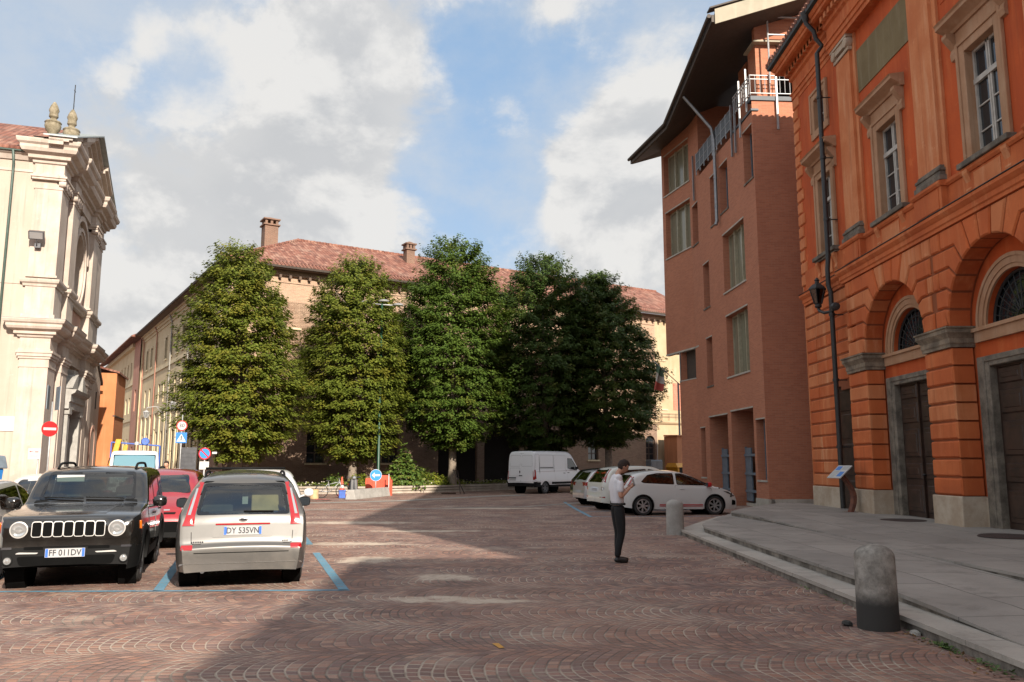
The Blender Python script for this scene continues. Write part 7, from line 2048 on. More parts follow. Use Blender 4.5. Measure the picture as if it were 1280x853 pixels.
def hornbeam(x, y, rad, z0, z1, mat, label, seed, lean=0.0, yel=.2, sprays=1400, per=66, prof=None, trunk_r=.26, back=1.35):
    root = empty('hornbeam_tree', (x, y, 0), 0, label, 'tree', 'clipped trees in a row before the brick palace')
    rg = np.random.default_rng(seed)
    prof = prof or [(0, .34), (.05, .60), (.14, .88), (.28, 1.0), (.46, 1.0), (.62, .93), (.76, .83), (.87, .66), (.95, .45), (1.0, .16)]
    pt, pr = zip(*prof)
    lob = rg.uniform(0, 2 * PI, 6)
    def radius(t, ph):
        r = np.interp(t, pt, pr)
        return rad * r * (1 + .07 * np.sin(3 * ph + lob[0] + 5 * t) + .05 * np.sin(7 * ph + lob[1] - 9 * t) + .05 * np.sin(14 * t + lob[2] + 2 * ph))
    H = z1 - z0
    n = sprays
    # more sprays where the crown is wide
    t = rg.uniform(0, 1, n * 3); keep = rg.uniform(0, 1, n * 3) < np.interp(t, pt, pr) * .9 + .12; t = t[keep][:n]; n = len(t)
    ph = rg.uniform(0, 2 * PI, n)
    f = np.where(rg.uniform(0, 1, n) < .80, rg.uniform(.80, 1.08, n), rg.uniform(.45, .82, n))
    # layered look: sprays gather on tiers
    tier = np.round(t * H / .62 + rg.normal(0, .16, n)) * .62 / H
    t = np.clip(tier * .45 + t * .55, 0, 1)
    R_ = radius(t, ph) * f
    PP, NN, TT, SS, AA = [], [], [], [], []
    for i in range(n):
        m = int(per * rg.uniform(.7, 1.3) * (.75 if t[i] > .9 else 1))
        out = np.array([math.cos(ph[i]), math.sin(ph[i]), 0.0]); sid = np.array([-out[1], out[0], 0.0])
        ln = min(1.05, R_[i] * .6 + .15) * rg.uniform(.7, 1.15); wd = .48 * rg.uniform(.8, 1.3)
        upk = np.interp(t[i], (0, .4, .7, .88, 1), (-.10, .10, .38, .8, 1.35))
        u = rg.uniform(0, 1, m) ** .8; v = rg.normal(0, .42, m)
        vv = v * wd * np.sqrt(np.clip(1.15 - u, .05, 1))
        zc = z0 + t[i] * H
        droop = -.32 * u ** 2 * ln * .5
        base = R_[i] - ln
        P = out * (base + u * ln)[:, None] + sid * vv[:, None]
        P[:, 2] += zc + upk * u * ln + droop + rg.normal(0, .11, m) - np.abs(vv) * .12
        Nn = np.stack([rg.normal(0, .30, m), rg.normal(0, .30, m), np.full(m, 1.0)], 1) + out * .45
        Nn /= np.linalg.norm(Nn, axis=1, keepdims=True)
        Td = out + sid * (vv * 1.1)[:, None] + rg.normal(0, .35, (m, 3)) + np.array([0, 0, -.18])
        Td /= np.linalg.norm(Td, axis=1, keepdims=True)
        PP.append(P); NN.append(Nn); TT.append(Td); SS.append(rg.uniform(.11, .19, m))
        yl = (rg.uniform() < yel) * rg.uniform(.25, .8)
        A = np.stack([rg.uniform(0, 1, m) * .6 + .4 * rg.uniform(), np.clip(yl * rg.uniform(.4, 1, m) + (rg.uniform(0, 1, m) < .03) * .4, 0, 1), np.zeros(m)], 1); AA.append(A)
    P = np.concatenate(PP); P[:, 1] = np.where(P[:, 1] > 0, P[:, 1] * back, P[:, 1]); P[:, 0] += lean * (P[:, 2] - z0) / H
    leaf_mesh('crown', P, np.concatenate(NN), np.concatenate(TT), np.concatenate(SS), np.concatenate(AA), mat, root)
    mb = MB(); q = random.Random(seed)
    pts = []; k = 9
    for i in range(k + 1):
        s_ = i / k; z = s_ * (z0 + H * .82); pts.append((lean * max(0, z - z0) / H + .05 * math.sin(3 * s_ + seed), .05 * math.cos(2.3 * s_ + seed), z))
    mb.tube(pts, [trunk_r * (1.35 if i == 0 else 1) * (1 - .85 * (i / k) ** 1.2) for i in range(k + 1)], 12)
    for i in range(26):
        tt = q.uniform(.02, .8); z = z0 + tt * H; a = q.uniform(0, 2 * PI); rr = float(radius(np.array(tt), np.array(a))) * .72
        c = Vector((lean * tt, 0, z)); e = Vector((lean * tt + math.cos(a) * rr, math.sin(a) * rr, z + .35 * rr))
        zb = max(z - .35 * rr, 1.6)
        mb.tube([(c.x, c.y, zb), tuple((Vector((c.x, c.y, zb)) + e) * .5 + Vector((0, 0, .1))), tuple(e)], [trunk_r * .30 * (1 - .5 * tt), trunk_r * .18, .02], 6)
    mb.build('trunk', M['bark'], root, smooth=50)
    return root

def clump(name, label, cat, x, y, z, rx, ry, rz, n, size, mat, seed, group=None, cone=False):
    root = empty(name, (x, y, z), 0, label, cat, group)
    rg = np.random.default_rng(seed)
    u = rg.normal(0, 1, (n, 3)); u /= np.linalg.norm(u, axis=1, keepdims=True); u[:, 2] = np.abs(u[:, 2])
    rr = rg.uniform(.35, 1.0, n) ** .6 * (1 + .18 * np.sin(5 * np.arctan2(u[:, 1], u[:, 0]) + seed))
    P = u * rr[:, None] * np.array([rx, ry, rz])
    if cone:
        k = np.clip(P[:, 2] / rz, 0, 1); P[:, :2] *= (1.15 - .95 * k)[:, None]
        lay = np.round(P[:, 2] / .3) * .3; P[:, 2] = P[:, 2] * .45 + lay * .55 - np.hypot(P[:, 0], P[:, 1]) * .15 + .1
    N = u * .6 + rg.normal(0, .4, (n, 3)) + np.array([0, 0, .7]); N /= np.linalg.norm(N, axis=1, keepdims=True)
    T = u + rg.normal(0, .5, (n, 3)); T /= np.linalg.norm(T, axis=1, keepdims=True)
    A = np.stack([rg.uniform(0, 1, n), (rg.uniform(0, 1, n) < .25) * rg.uniform(0, .8, n), np.zeros(n)], 1)
    leaf_mesh('foliage', P, N, T, rg.uniform(.6, 1.2, n) * size, A, mat, root)
    mb = MB(); q = random.Random(seed)
    for i in range(7): a = q.uniform(0, 6.28); mb.tube([(0, 0, 0), (.3 * rx * math.cos(a), .3 * ry * math.sin(a), rz * .35), (.55 * rx * math.cos(a), .55 * ry * math.sin(a), rz * .6)], [.03, .022, .01], 5)
    mb.build('stems', M['bark'], root)
    return root

def planting(path):
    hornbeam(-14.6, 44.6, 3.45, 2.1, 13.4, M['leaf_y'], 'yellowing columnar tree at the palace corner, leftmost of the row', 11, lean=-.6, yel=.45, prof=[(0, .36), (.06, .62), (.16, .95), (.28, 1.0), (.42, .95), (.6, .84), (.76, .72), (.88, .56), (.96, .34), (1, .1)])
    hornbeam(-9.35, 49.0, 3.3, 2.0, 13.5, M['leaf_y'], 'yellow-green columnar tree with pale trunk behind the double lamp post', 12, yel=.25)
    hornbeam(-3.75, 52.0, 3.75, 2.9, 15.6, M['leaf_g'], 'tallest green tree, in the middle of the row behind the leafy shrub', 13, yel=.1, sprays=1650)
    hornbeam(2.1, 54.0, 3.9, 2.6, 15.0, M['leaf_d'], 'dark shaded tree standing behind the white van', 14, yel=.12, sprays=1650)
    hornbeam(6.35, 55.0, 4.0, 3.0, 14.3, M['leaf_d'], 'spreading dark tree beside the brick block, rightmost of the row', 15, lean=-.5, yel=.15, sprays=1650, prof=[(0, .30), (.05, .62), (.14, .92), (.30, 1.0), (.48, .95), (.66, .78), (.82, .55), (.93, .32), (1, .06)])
    clump('leafy_shrub', 'pointed bright green shrub beside the orange-red barrier', 'shrub', -6.55, 50.6, .38, 1.55, 1.2, 2.1, 2600, .20, M['leaf_s'], 31, cone=True)
    clump('bedding_plant', 'low lime-yellow hedge block just behind the orange-red barrier', 'plant', -8.75, 48.5, .36, .8, .5, .75, 1300, .11, M['leaf_l'], 32)
    clump('bedding_plant', 'yellow-green bushy plant to the right of the pointed shrub', 'plant', -4.9, 51.6, .36, 1.1, .8, .75, 1400, .13, M['leaf_l'], 33)
    clump('bedding_plant', 'green leafy plant between the pointed shrub and the yellow plant', 'plant', -5.6, 52.4, .36, .8, .8, 1.05, 1200, .15, M['leaf_s'], 34)
    clump('bedding_plant', 'low golden plant at the dark end of the flower bed', 'plant', -3.9, 52.5, .36, .9, .7, .5, 900, .12, M['leaf_l'], 35)
    clump('bedding_plant', 'green plant at the foot of the pale trunk', 'plant', -10.3, 48.6, .36, .7, .5, .7, 1000, .12, M['leaf_s'], 36)
    # low mixed flowers along the bed
    rg = np.random.default_rng(5); P = []
    pts = [Vector(p) for p in path]
    for a, b in zip(pts, pts[1:]):
        k = int((b - a).length * 70)
        for i in range(k):
            p = a.lerp(b, rg.uniform()); d = (b - a).normalized(); nrm = Vector((-d.y, d.x)); w = rg.uniform(.1, 1.2); p = p + nrm * w
            P.append((p.x, p.y, .38 + rg.uniform(.03, .26)))
    P = np.array(P); n = len(P)
    N = rg.normal(0, .4, (n, 3)) + np.array([0, -.3, 1]); N /= np.linalg.norm(N, axis=1, keepdims=True)
    T = rg.normal(0, 1, (n, 3)); T /= np.linalg.norm(T, axis=1, keepdims=True)
    o = leaf_mesh('flower_carpet', P, N, T, rg.uniform(.08, .2, n), np.stack([rg.uniform(0, 1, n), rg.uniform(0, .6, n), np.zeros(n)], 1), M['leaf_s'], None)
    tag(o, 'low green ground cover filling the stone flower bed', 'ground cover', kind='stuff')
    k = rg.uniform(0, 1, n) < .16; Q = P[k] + np.array([0, 0, .06]); n = len(Q)
    o = leaf_mesh('flower_heads', Q, N[k], T[k], rg.uniform(.06, .12, n), np.zeros((n, 3)), M['petal'], None)
    tag(o, 'scattered pale flowers over the flower bed', 'flowers', kind='stuff')

def kerb_litter():
    """dry leaves and small weeds along the near kerb"""
    rg = np.random.default_rng(9)
    for name, mat, n, lab, cat in (('dry_leaves', M['drygrass'], 150, 'dry brown leaves blown against the kerb', 'leaves'), ('kerb_weeds', M['weed'], 240, 'small green weeds growing along the kerb joint', 'weeds')):
        P = []
        for i in range(n):
            if cat == 'leaves':
                y = rg.choice([rg.uniform(6.9, 8.6), rg.uniform(8.6, 9.4), rg.uniform(9.5, 18)], p=[.45, .2, .35]); x = 4.05 - abs(rg.normal(0, .10)) - .01; z = .008
            else:
                y = rg.choice([rg.normal(8.05, .10), rg.normal(7.25, .16), rg.uniform(7, 12)], p=[.5, .35, .15]); x = 4.06 - abs(rg.normal(0, .035)); z = rg.uniform(.0, .035)
            P.append((x, y, z))
        P = np.array(P); N = rg.normal(0, .35, (n, 3)) + np.array([0, 0, 1]); N /= np.linalg.norm(N, axis=1, keepdims=True); T = rg.normal(0, 1, (n, 3)) * np.array([1, 1, .3 if cat == 'leaves' else 1.0]); T /= np.linalg.norm(T, axis=1, keepdims=True)
        o = leaf_mesh(name, P, N, T, rg.uniform(.02, .05, n), np.zeros((n, 3)), mat, None); tag(o, lab, cat, kind='stuff')
# ------------------------------------------------------------------ street furniture and signs
SG = Matrix(((1, 0, 0, 0), (0, 0, -1, 0), (0, 1, 0, 0), (0, 0, 0, 1)))   # local x right, y up, z towards -Y

def bollard(x, y, r, h, label, mat):
    mb = MB(); pr = [(r * 1.01, -.05), (r * 1.0, .1), (r * .985, h * .55), (r * .97, h - r * .62)]
    for k in range(1, 9): a = PI / 2 * k / 8; pr.append((r * .97 * math.cos(a), h - r * .62 + r * .62 * math.sin(a)))
    mb.lathe(pr, 40)
    o = mb.build('stone_bollard', mat, smooth=60); o.location = (x, y, 0)
    return tag(o, label, 'bollard', 'granite bollards along the kerb')

def disc_sign(parent, T, r, rim, face, name='sign_face'):
    mb = MB(); mb.lathe([(0, -.02), (r, -.02), (r, 0), (r * .99, .004), (0, .004)], 36, T); o = mb.build(name, rim, parent, smooth=40)
    mb = MB(); mb.lathe([(r * .97 if False else r * .80, .0045), (r * .80, .006), (0, .006)], 36, T); mb.build('sign_field', face, o)
    mb = MB(); mb.lathe([(r * 1.0, -.021), (r * .97, -.024), (0, -.024)], 36, T); mb.build('sign_back', M['sign_grey'], o)
    return o

def pole(parent, h, r=.03, x=0, y=0, mat=None):
    mb = MB(); mb.tube([(x, y, 0), (x, y, h)], r, 10); return mb.build('pole', mat or M['sign_grey'], parent, smooth=True)

def signs():
    # no entry, turned half away, beside the church
    t = empty('no_entry_sign', (-16.45, 29.6, 0), 0, 'round red no-entry sign turned towards the square beside the church', 'road sign'); pole(t, 3.9)
    T = Matrix.Translation((0, -.05, 2.93)) @ Matrix.Rotation(R(48), 4, 'Z') @ SG
    mb = MB(); mb.lathe([(0, -.02), (.27, -.02), (.27, .0), (0, .004)], 36, T); o = mb.build('sign_face', M['sign_red'], t)
    mb = MB(); mb.M = T; mb.box(-.21, -.045, .004, .21, .045, .008); mb.build('white_bar', M['sign_white'], o)
    for k, (a, z) in enumerate(((112, 4.05), (131, 4.02))):
        mb = MB(); mb.M = Matrix.Translation(((-.16, .18)[k], -.02, z)) @ Matrix.Rotation(R(a), 4, 'Z') @ SG; mb.box(-.3, -.42, -.01, .3, .42, .01); mb.build('edge_on_panel', M['bluegrey'], t)
    # white notice below
    t = empty('white_notice_sign', (-16.72, 29.2, 0), 0, 'white rectangular notice board on a short post below the no-entry sign', 'sign'); pole(t, 2.2, .025, .12, .03)
    T = Matrix.Translation((0, 0, 2.05)) @ SG
    mb = MB(); mb.M = T; mb.box(-.22, -.19, -.01, .22, .19, .01); o = mb.build('panel', M['sign_white'], t)
    mb = MB(); mb.M = T; mb.box(-.17, .06, .0105, -.10, .09, .012); mb.box(-.08, .07, .0105, -.04, .085, .012); mb.box(.02, .05, .0105, .14, .075, .012); mb.build('red_lettering', M['sign_red'], o)
    mb = MB(); mb.M = T; mb.box(-.17, -.06, .0105, .15, -.052, .012); mb.box(-.17, -.10, .0105, .10, -.093, .012); mb.build('small_print', M['sign_grey'], o)
    # 30 limit above a crossing sign
    t = empty('speed_limit_sign', (-16.3, 41.0, 0), R(14), 'thirty speed limit above a blue crossing sign at the street mouth', 'road sign'); pole(t, 4.1)
    T = Matrix.Translation((0, -.05, 3.56)) @ SG; o = disc_sign(t, T, .255, M['sign_red'], M['sign_white'])
    text_mesh('30', .265, M['ink'], o, T @ Matrix.Translation((0, 0, .008)), 'speed_number', .001, bold=.004)
    T = Matrix.Translation((0, -.05, 2.97)) @ SG
    mb = MB(); mb.M = T; mb.box(-.255, -.255, -.02, .255, .255, 0); o = mb.build('crossing_panel', M['sign_blue'], t)
    mb = MB(); mb.M = T; mb.prism([Vector(p) for p in ((-.22, -.19, .001), (.22, -.19, .001), (0, .20, .001))], [Vector(p) for p in ((-.22, -.19, .004), (.22, -.19, .004), (0, .20, .004))]); mb.build('white_triangle', M['sign_white'], o)
    mb = MB(); mb.M = T @ Matrix.Translation((0, 0, .005))     # walking figure
    mb.lathe([(.028, 0), (.028, .003), (0, .003)], 12, Matrix.Translation((0, .07, 0)))
    mb.hexa([(-.02, -.05, 0), (.02, -.05, 0), (.02, -.05, .003), (-.02, -.05, .003), (-.03, .04, 0), (.03, .04, 0), (.03, .04, .003), (-.03, .04, .003)])
    for s in (-1, 1): mb.hexa([(s * .06 - .012, -.15, 0), (s * .06 + .012, -.15, 0), (s * .06 + .012, -.15, .003), (s * .06 - .012, -.15, .003), (-.015, -.05, 0), (.015, -.05, 0), (.015, -.05, .003), (-.015, -.05, .003)])
    mb.build('walking_figure', M['ink'], o)
    mb = MB(); mb.box(.05, -.06, 1.1, .75, -.02, 2.5)
    for k in range(6): mb.box(.08, -.075, 1.2 + k * .2, .72, -.06, 1.3 + k * .2)
    mb.build('notice_board', M['darkalloy'], t)
    # no parking
    t = empty('no_parking_sign', (-12.15, 33.0, 0), R(10), 'round blue and red no-parking sign with a white plate beneath', 'road sign'); pole(t, 2.35)
    T = Matrix.Translation((0, -.05, 2.10)) @ SG; o = disc_sign(t, T, .235, M['sign_red'], M['sign_cyan'])
    mb = MB(); mb.M = T @ Matrix.Rotation(R(-45), 4, 'Z'); mb.box(-.19, -.026, .0062, .19, .026, .009); mb.build('red_slash', M['sign_red'], o)
    mb = MB(); mb.M = Matrix.Translation((0, -.05, 1.62)) @ SG; mb.box(-.18, -.14, -.01, .18, .17, 0); o = mb.build('white_plate', M['sign_white'], t)
    mb = MB(); mb.M = Matrix.Translation((0, -.05, 1.62)) @ SG
    for k in range(3): mb.box(-.13, -.09 + k * .08, .0005, .13 - .05 * k, -.065 + k * .08, .002)
    mb.build('plate_lettering', M['sign_grey'], o)
    mb = MB(); mb.M = Matrix.Translation((.30, -.05, 2.13)) @ SG; mb.box(-.02, -.04, -.01, .16, .04, 0); mb.build('arrow_tab', M['sign_white'], t)
    # blue arrow on the works barrier
    t = empty('blue_arrow_sign', (-7.25, 44.6, 0), R(9), 'round bright blue sign with white arrow pointing left, in front of the barrier', 'road sign'); pole(t, 1.2, .025)
    T = Matrix.Translation((0, -.05, 1.10)) @ SG
    mb = MB(); mb.lathe([(0, -.02), (.31, -.02), (.31, 0), (0, .003)], 36, T); o = mb.build('sign_face', M['sign_cyan'], t, smooth=40)
    mb = MB(); mb.lathe([(.312, -.015), (.312, .004), (.295, .006), (.295, .0)], 36, T); mb.build('white_rim', M['sign_white'], o)
    mb = MB(); mb.M = T
    P = [(-.22, 0), (-.06, .15), (-.06, .05), (.22, .05), (.22, -.05), (-.06, -.05), (-.06, -.15)]
    mb.prism([Vector((a, b, .004)) for a, b in P], [Vector((a, b, .008)) for a, b in P]); mb.build('white_arrow', M['sign_white'], o)
    mb = MB(); mb.box(-.25, -.2, 0, .25, .2, .06); mb.build('foot', M['rubber'], t)

def street():
    bollard(3.83, 8.98, .208, .86, 'near granite bollard with a blackened foot, at the step in the foreground', M['bollard'])
    bollard(3.98, 20.6, .215, .84, 'farther pale granite bollard at the corner of the low steps', M['bollard_far'])
    # loose stones by the near bollard
    for k, (x, y, r) in enumerate(((4.04, 8.62, .055), (3.56, 9.12, .06))):
        mb = MB(); q = random.Random(k); mb.lathe([(0, -.02), (r, 0), (r * .9, r * .5), (r * .4, r * .75), (0, r * .8)], 7); o = mb.build('loose_stone', M['conc_block'] if k == 0 else M['bollard']); o.location = (x, y, .01); o.rotation_euler = (.1, .2, k)
        tag(o, ['small pale loose stone on the right of the near bollard', 'small dark loose stone on the left of the near bollard'][k], 'stone')
    # double-headed lamp post
    t = empty('lamp_post', (-7.55, 47.2, 0), 0, 'tall green lamp post with two horizontal grey lamp heads among the trees', 'street lamp')
    mb = MB(); mb.tube([(0, 0, 0), (0, 0, 1.2), (0, 0, 1.25), (0, 0, 10.9)], [.115, .105, .085, .06], 14); mb.build('post', M['greenpost'], t, smooth=True)
    mb = MB(); mb.tube([(-.85, 0, 10.95), (0, 0, 10.85), (.85, 0, 10.80)], .035, 8); mb.build('cross_arm', M['sign_grey'], t, smooth=True)
    for x, z in ((-.95, 10.98), (.1, 11.05), (.95, 10.82)):
        mb = MB(); mb.lathe([(0, .10), (.14, .09), (.26, .03), (.24, -.03), (0, -.06)], 14, Matrix.Translation((x, -.05, z)) @ Matrix.Diagonal((1.25, .8, 1, 1))); o = mb.build('lamp_head', M['sign_grey'], t, smooth=50)
        mb = MB(); mb.lathe([(0, -.065), (.2, -.04), (.22, -.03)], 14, Matrix.Translation((x, -.05, z)) @ Matrix.Diagonal((1.2, .75, 1, 1))); mb.build('lamp_glass', M['clearlens'], o)
    # orange-red works barrier
    t = empty('works_barrier', (-7.35, 46.2, 0), R(6), 'orange-red plastic works barrier standing at the foot of the lamp post', 'barrier')
    mb = MB(); P = [(-.72, .05), (.66, .05), (.66, .95), (.45, 1.08), (-.20, 1.08), (-.35, .95), (-.72, .90)]
    mb.prism([Vector((a, -.06, b)) for a, b in P], [Vector((a, .06, b)) for a, b in P])
    for k in range(3): mb.box(-.60 + k * .42, -.075, .2, -.32 + k * .42, -.058, .8)
    mb.build('panel', M['orangeplastic'], t, bevel=.012)
    mb = MB(); mb.box(-.5, -.2, 0, -.3, .2, .06); mb.box(.3, -.2, 0, .5, .2, .06); mb.build('feet', M['rubber'], t)
    t = empty('warning_post', (-6.62, 45.6, 0), 0, 'slim red and pale marker post to the right of the works barrier', 'post')
    mb = MB(); mb.box(-.11, -.03, 0, .11, .03, .85); mb.build('board', M['orangeplastic'], t); mb = MB(); mb.tube([(-.08, -.04, 0), (-.08, -.04, 1.15)], .028, 8); mb.build('post', M['sign_white'], t)
    # concrete blocks
    t = empty('concrete_barrier', (-7.25, 42.6, 0), R(78), 'long low grey concrete kerb block lying in front of the works barrier', 'barrier')
    mb = MB(); mb.prism([Vector((-2.4, a, b)) for a, b in ((-.26, 0), (.26, 0), (.24, .12), (.16, .46), (-.16, .46), (-.24, .12))], [Vector((2.4, a, b)) for a, b in ((-.26, 0), (.26, 0), (.24, .12), (.16, .46), (-.16, .46), (-.24, .12))])
    mb.build('block', M['conc_block'], t, bevel=.015)
    mb = MB()
    for k in range(11): mb.box(-2.3 + k * .43, .222, .06, -2.26 + k * .43, .25, .13)
    mb.build('drain_notches', M['gap'], t)
    # cone
    t = empty('traffic_cone', (-9.25, 45.6, 0), 0, 'tall orange traffic cone with white bands beside the bicycle', 'cone')
    mb = MB(); mb.box(-.22, -.22, 0, .22, .22, .05); mb.lathe([(.17, .05), (.035, 1.0), (0, 1.0)], 20); mb.build('cone', M['orangeplastic'], t, smooth=40)
    mb = MB()
    for z0, z1 in ((.40, .58), (.74, .86)): mb.lathe([(.172 - .142 * (z0 - .05) / .95 + .003, z0), (.172 - .142 * (z1 - .05) / .95 + .003, z1)], 20)
    mb.build('white_bands', M['sign_white'], t, smooth=True)
    # wooden drum and fallen orange netting
    t = MB(); t.lathe([(0, 0), (.20, 0), (.22, .05), (.20, .25), (.22, .46), (.0, .46)], 16); o = t.build('wooden_drum', M['tan'], smooth=40); o.location = (-9.7, 41.2, 0); tag(o, 'small tan wooden drum standing alone by the flower bed', 'drum')
    mb = MB(); q = random.Random(2); pts = [(-11.6 + .22 * k, 39.3 + .3 * math.sin(k * .7), .03 + .05 * q.random()) for k in range(15)]
    for a, b in zip(pts, pts[1:]): mb.add([a, b, (b[0] + .05, b[1] + .55, .04), (a[0] + .05, a[1] + .55, .04)], [(0, 1, 2, 3)])
    o = mb.build('plastic_netting', plain('pink_red_netting', (.62, .12, .12), .7)); tag(o, 'crumpled pink-red plastic netting lying on the ground', 'netting')
    # bicycle lying against the works gear
    t = empty('bicycle', (-9.05, 42.2, 0), R(15), 'old bicycle leaning low beside the blue crate', 'bicycle')
    for name, cx in (('wheel', -.52), ('wheel', .52)):
        T = Matrix.Translation((cx, 0, .34)) @ Matrix.Rotation(R(90), 4, 'X') ; mb = MB()
        mb.tube([T @ Vector((.32 * math.cos(k * PI / 14), .32 * math.sin(k * PI / 14), 0)) for k in range(29)], .022, 6, caps=False); w = mb.build(name, M['rubber'], t, smooth=True)
        mb = MB()
        for k in range(10): mb.tube([T @ Vector((0, 0, 0)), T @ Vector((.31 * math.cos(k * PI / 5), .31 * math.sin(k * PI / 5), 0))], .004, 4)
        mb.build('spokes', M['alloy'], w)
    mb = MB()
    for a, b in (((-.52, 0, .34), (-.1, 0, .3)), ((-.52, 0, .34), (-.18, 0, .72)), ((-.1, 0, .3), (-.18, 0, .72)), ((-.1, 0, .3), (.36, 0, .78)), ((-.16, 0, .68), (.35, 0, .80)), ((.52, 0, .34), (.34, 0, .92)), ((-.18, 0, .72), (-.2, 0, .84))): mb.tube([a, b], .018, 6)
    mb.build('frame', M['sign_grey'], t, smooth=True)
    mb = MB(); mb.box(-.32, -.07, .83, -.1, .07, .89); mb.build('saddle', M['rubber'], t, bevel=.02)
    mb = MB(); mb.tube([(.30, -.26, .98), (.35, 0, .96), (.30, .26, .98)], .014, 6); mb.build('handlebar', M['alloy'], t, smooth=True)
    # moped seen nose-on
    t = empty('moped', (-8.05, 42.4, 0), R(-70), 'dark moped with round headlamp parked at the end of the concrete block', 'moped')
    for cx in (.58, -.55):
        T = Matrix.Translation((cx, 0, .24)) @ Matrix.Rotation(R(90), 4, 'X'); mb = MB(); mb.lathe([(.12, -.05), (.22, -.055), (.24, 0), (.22, .055), (.12, .05)], 20, T); mb.build('wheel', M['rubber'], t, smooth=40)
    mb = MB(); mb.hexa([(-.85, -.16, .35), (-.05, -.16, .28), (-.05, .16, .28), (-.85, .16, .35), (-.80, -.12, .72), (-.1, -.14, .66), (-.1, .14, .66), (-.80, .12, .72)]); mb.box(-.1, -.17, .24, .35, .17, .32); mb.build('body', M['p_black'], t, bevel=.04, smooth=50)
    mb = MB(); mb.hexa([(.32, -.22, .3), (.42, -.2, .3), (.42, .2, .3), (.32, .22, .3), (.22, -.20, .95), (.34, -.16, .95), (.34, .16, .95), (.22, .20, .95)]); mb.build('leg_shield', M['p_black'], t, bevel=.03)
    mb = MB(); mb.box(-.78, -.13, .72, -.12, .13, .82); mb.build('saddle', M['rubber'], t, bevel=.03)
    mb = MB(); mb.tube([(.56, 0, .26), (.28, 0, 1.0)], .03, 8); mb.tube([(.2, -.33, 1.04), (.28, 0, 1.02), (.2, .33, 1.04)], .02, 6); mb.build('steering', M['darkalloy'], t)
    mb = MB(); mb.lathe([(0, .05), (.08, .03), (.095, -.05), (0, -.08)], 14, Matrix.Translation((.40, 0, 1.0)) @ Matrix.Rotation(R(90), 4, 'Y')); mb.build('headlamp', M['clearlens'], t, smooth=True)
    t = MB(); t.box(-.16, -.13, 0, .16, .13, .40); t.box(-.18, -.15, .35, .18, .15, .40); o = t.build('plastic_crate', M['p_blue'], bevel=.015); o.location = (-8.5, 42.0, 0); o.rotation_euler = (0, 0, .3); tag(o, 'upright blue plastic crate between the bicycle and the moped', 'crate')
    # folded wooden trestle propped in front of the bed
    t = empty('folding_trestle', (-3.05, 48.2, 0), R(20), 'thin dark folded trestle leaning on the footway in front of the bed', 'trestle')
    mb = MB(); mb.tube([(-.30, .2, 1.35), (.28, -.2, 0)], .03, 6); mb.tube([(-.02, .2, 1.3), (.0, -.3, .0)], .02, 6); mb.tube([(-.30, .2, 1.33), (-.02, .2, 1.3)], .02, 6); mb.tube([(-.05, 0, .7), (.05, -.05, .68)], .018, 6); mb.tube([(-1.1, -.2, .04), (-.2, -.1, .03)], .03, 6); mb.build('frame', M['darkwood'], t)
    # blue container at the left edge
    t = empty('recycling_container', (-16.75, 26.0, 0), R(-20), 'blue recycling container with sloping grey lid at the left edge', 'container')
    mb = MB(); mb.hexa([(-.5, -.5, .1), (.5, -.5, .1), (.5, .5, .1), (-.5, .5, .1), (-.6, -.58, 1.55), (.6, -.58, 1.55), (.6, .58, 1.55), (-.6, .58, 1.55)]); mb.build('body', M['binblue'], t, bevel=.03)
    mb = MB(); mb.hexa([(-.68, -.66, 1.55), (.68, -.66, 1.55), (.68, .66, 1.55), (-.68, .66, 1.55), (-.60, -.3, 2.0), (.60, -.3, 2.0), (.60, .6, 1.95), (-.60, .6, 1.95)]); mb.build('lid', M['bluegrey'], t, bevel=.03)
    # yellow collection box and grey cabinet by the annex
    t = empty('yellow_collection_box', (12.1, 59.6, 0), R(30), 'yellow collection box with a dark opening beside the brick block', 'container')
    mb = MB(); mb.box(-.9, -.6, 0, .9, .6, .75); mb.box(-.9, -.6, .75, -.72, .6, 1.45); mb.box(.62, -.6, .75, .9, .6, 1.45); mb.box(-.9, .4, .75, .9, .6, 1.45); mb.hexa([(-.95, -.65, 1.45), (.95, -.65, 1.45), (.95, .65, 1.45), (-.95, .65, 1.45), (-.8, -.3, 1.75), (.8, -.3, 1.75), (.8, .6, 1.75), (-.8, .6, 1.75)]); mb.build('shell', M['yellow'], t)
    mb = MB(); mb.box(-.74, -.62, .72, .30, .4, 1.47); mb.build('opening', M['void'], t)
    t = empty('electric_cabinet', (11.0, 64.6, 0), math.atan2(.528, .849), 'grey metal electric cabinet between the arched window and the annex', 'cabinet')
    mb = MB(); mb.box(-.6, -.3, 0, .6, .3, 2.0); mb.build('casing', M['bluegrey'], t, bevel=.02); mb = MB(); mb.box(-.54, -.315, .15, -.01, -.3, 1.9); mb.box(.01, -.315, .15, .54, -.3, 1.9); mb.build('doors', M['darkalloy'], t)
    # bracket lamps on the street wing
    D = Vector((-.5279, .8493)); Nn = Vector((-.8493, -.5279))
    for s, lab in ((10.6, 'white lantern on a bracket at the near end of the ochre street wing'), (23.0, 'white lantern on a bracket farther along the ochre street wing')):
        p = Vector((-17.93, 51.75)) + D * s
        t = empty('bracket_lantern', (p.x, p.y, 5.95), math.atan2(Nn.y, Nn.x), lab, 'lantern', 'white bracket lanterns on the street wing')
        mb = MB(); mb.tube([(.02, 0, .5), (.6, 0, .62), (1.25, 0, .5), (1.3, 0, .3)], .03, 6); mb.tube([(.02, 0, .0), (.5, 0, .56)], .02, 6); mb.box(0.01, -.08, -.1, .05, .08, .6); mb.build('bracket', M['whitemetal'], t, smooth=True)
        T = Matrix.Translation((1.3, 0, -.35)); mb = MB(); mb.lathe([(0, .66), (.08, .6), (.26, .48), (.28, .44), (.24, .42)], 6, T)
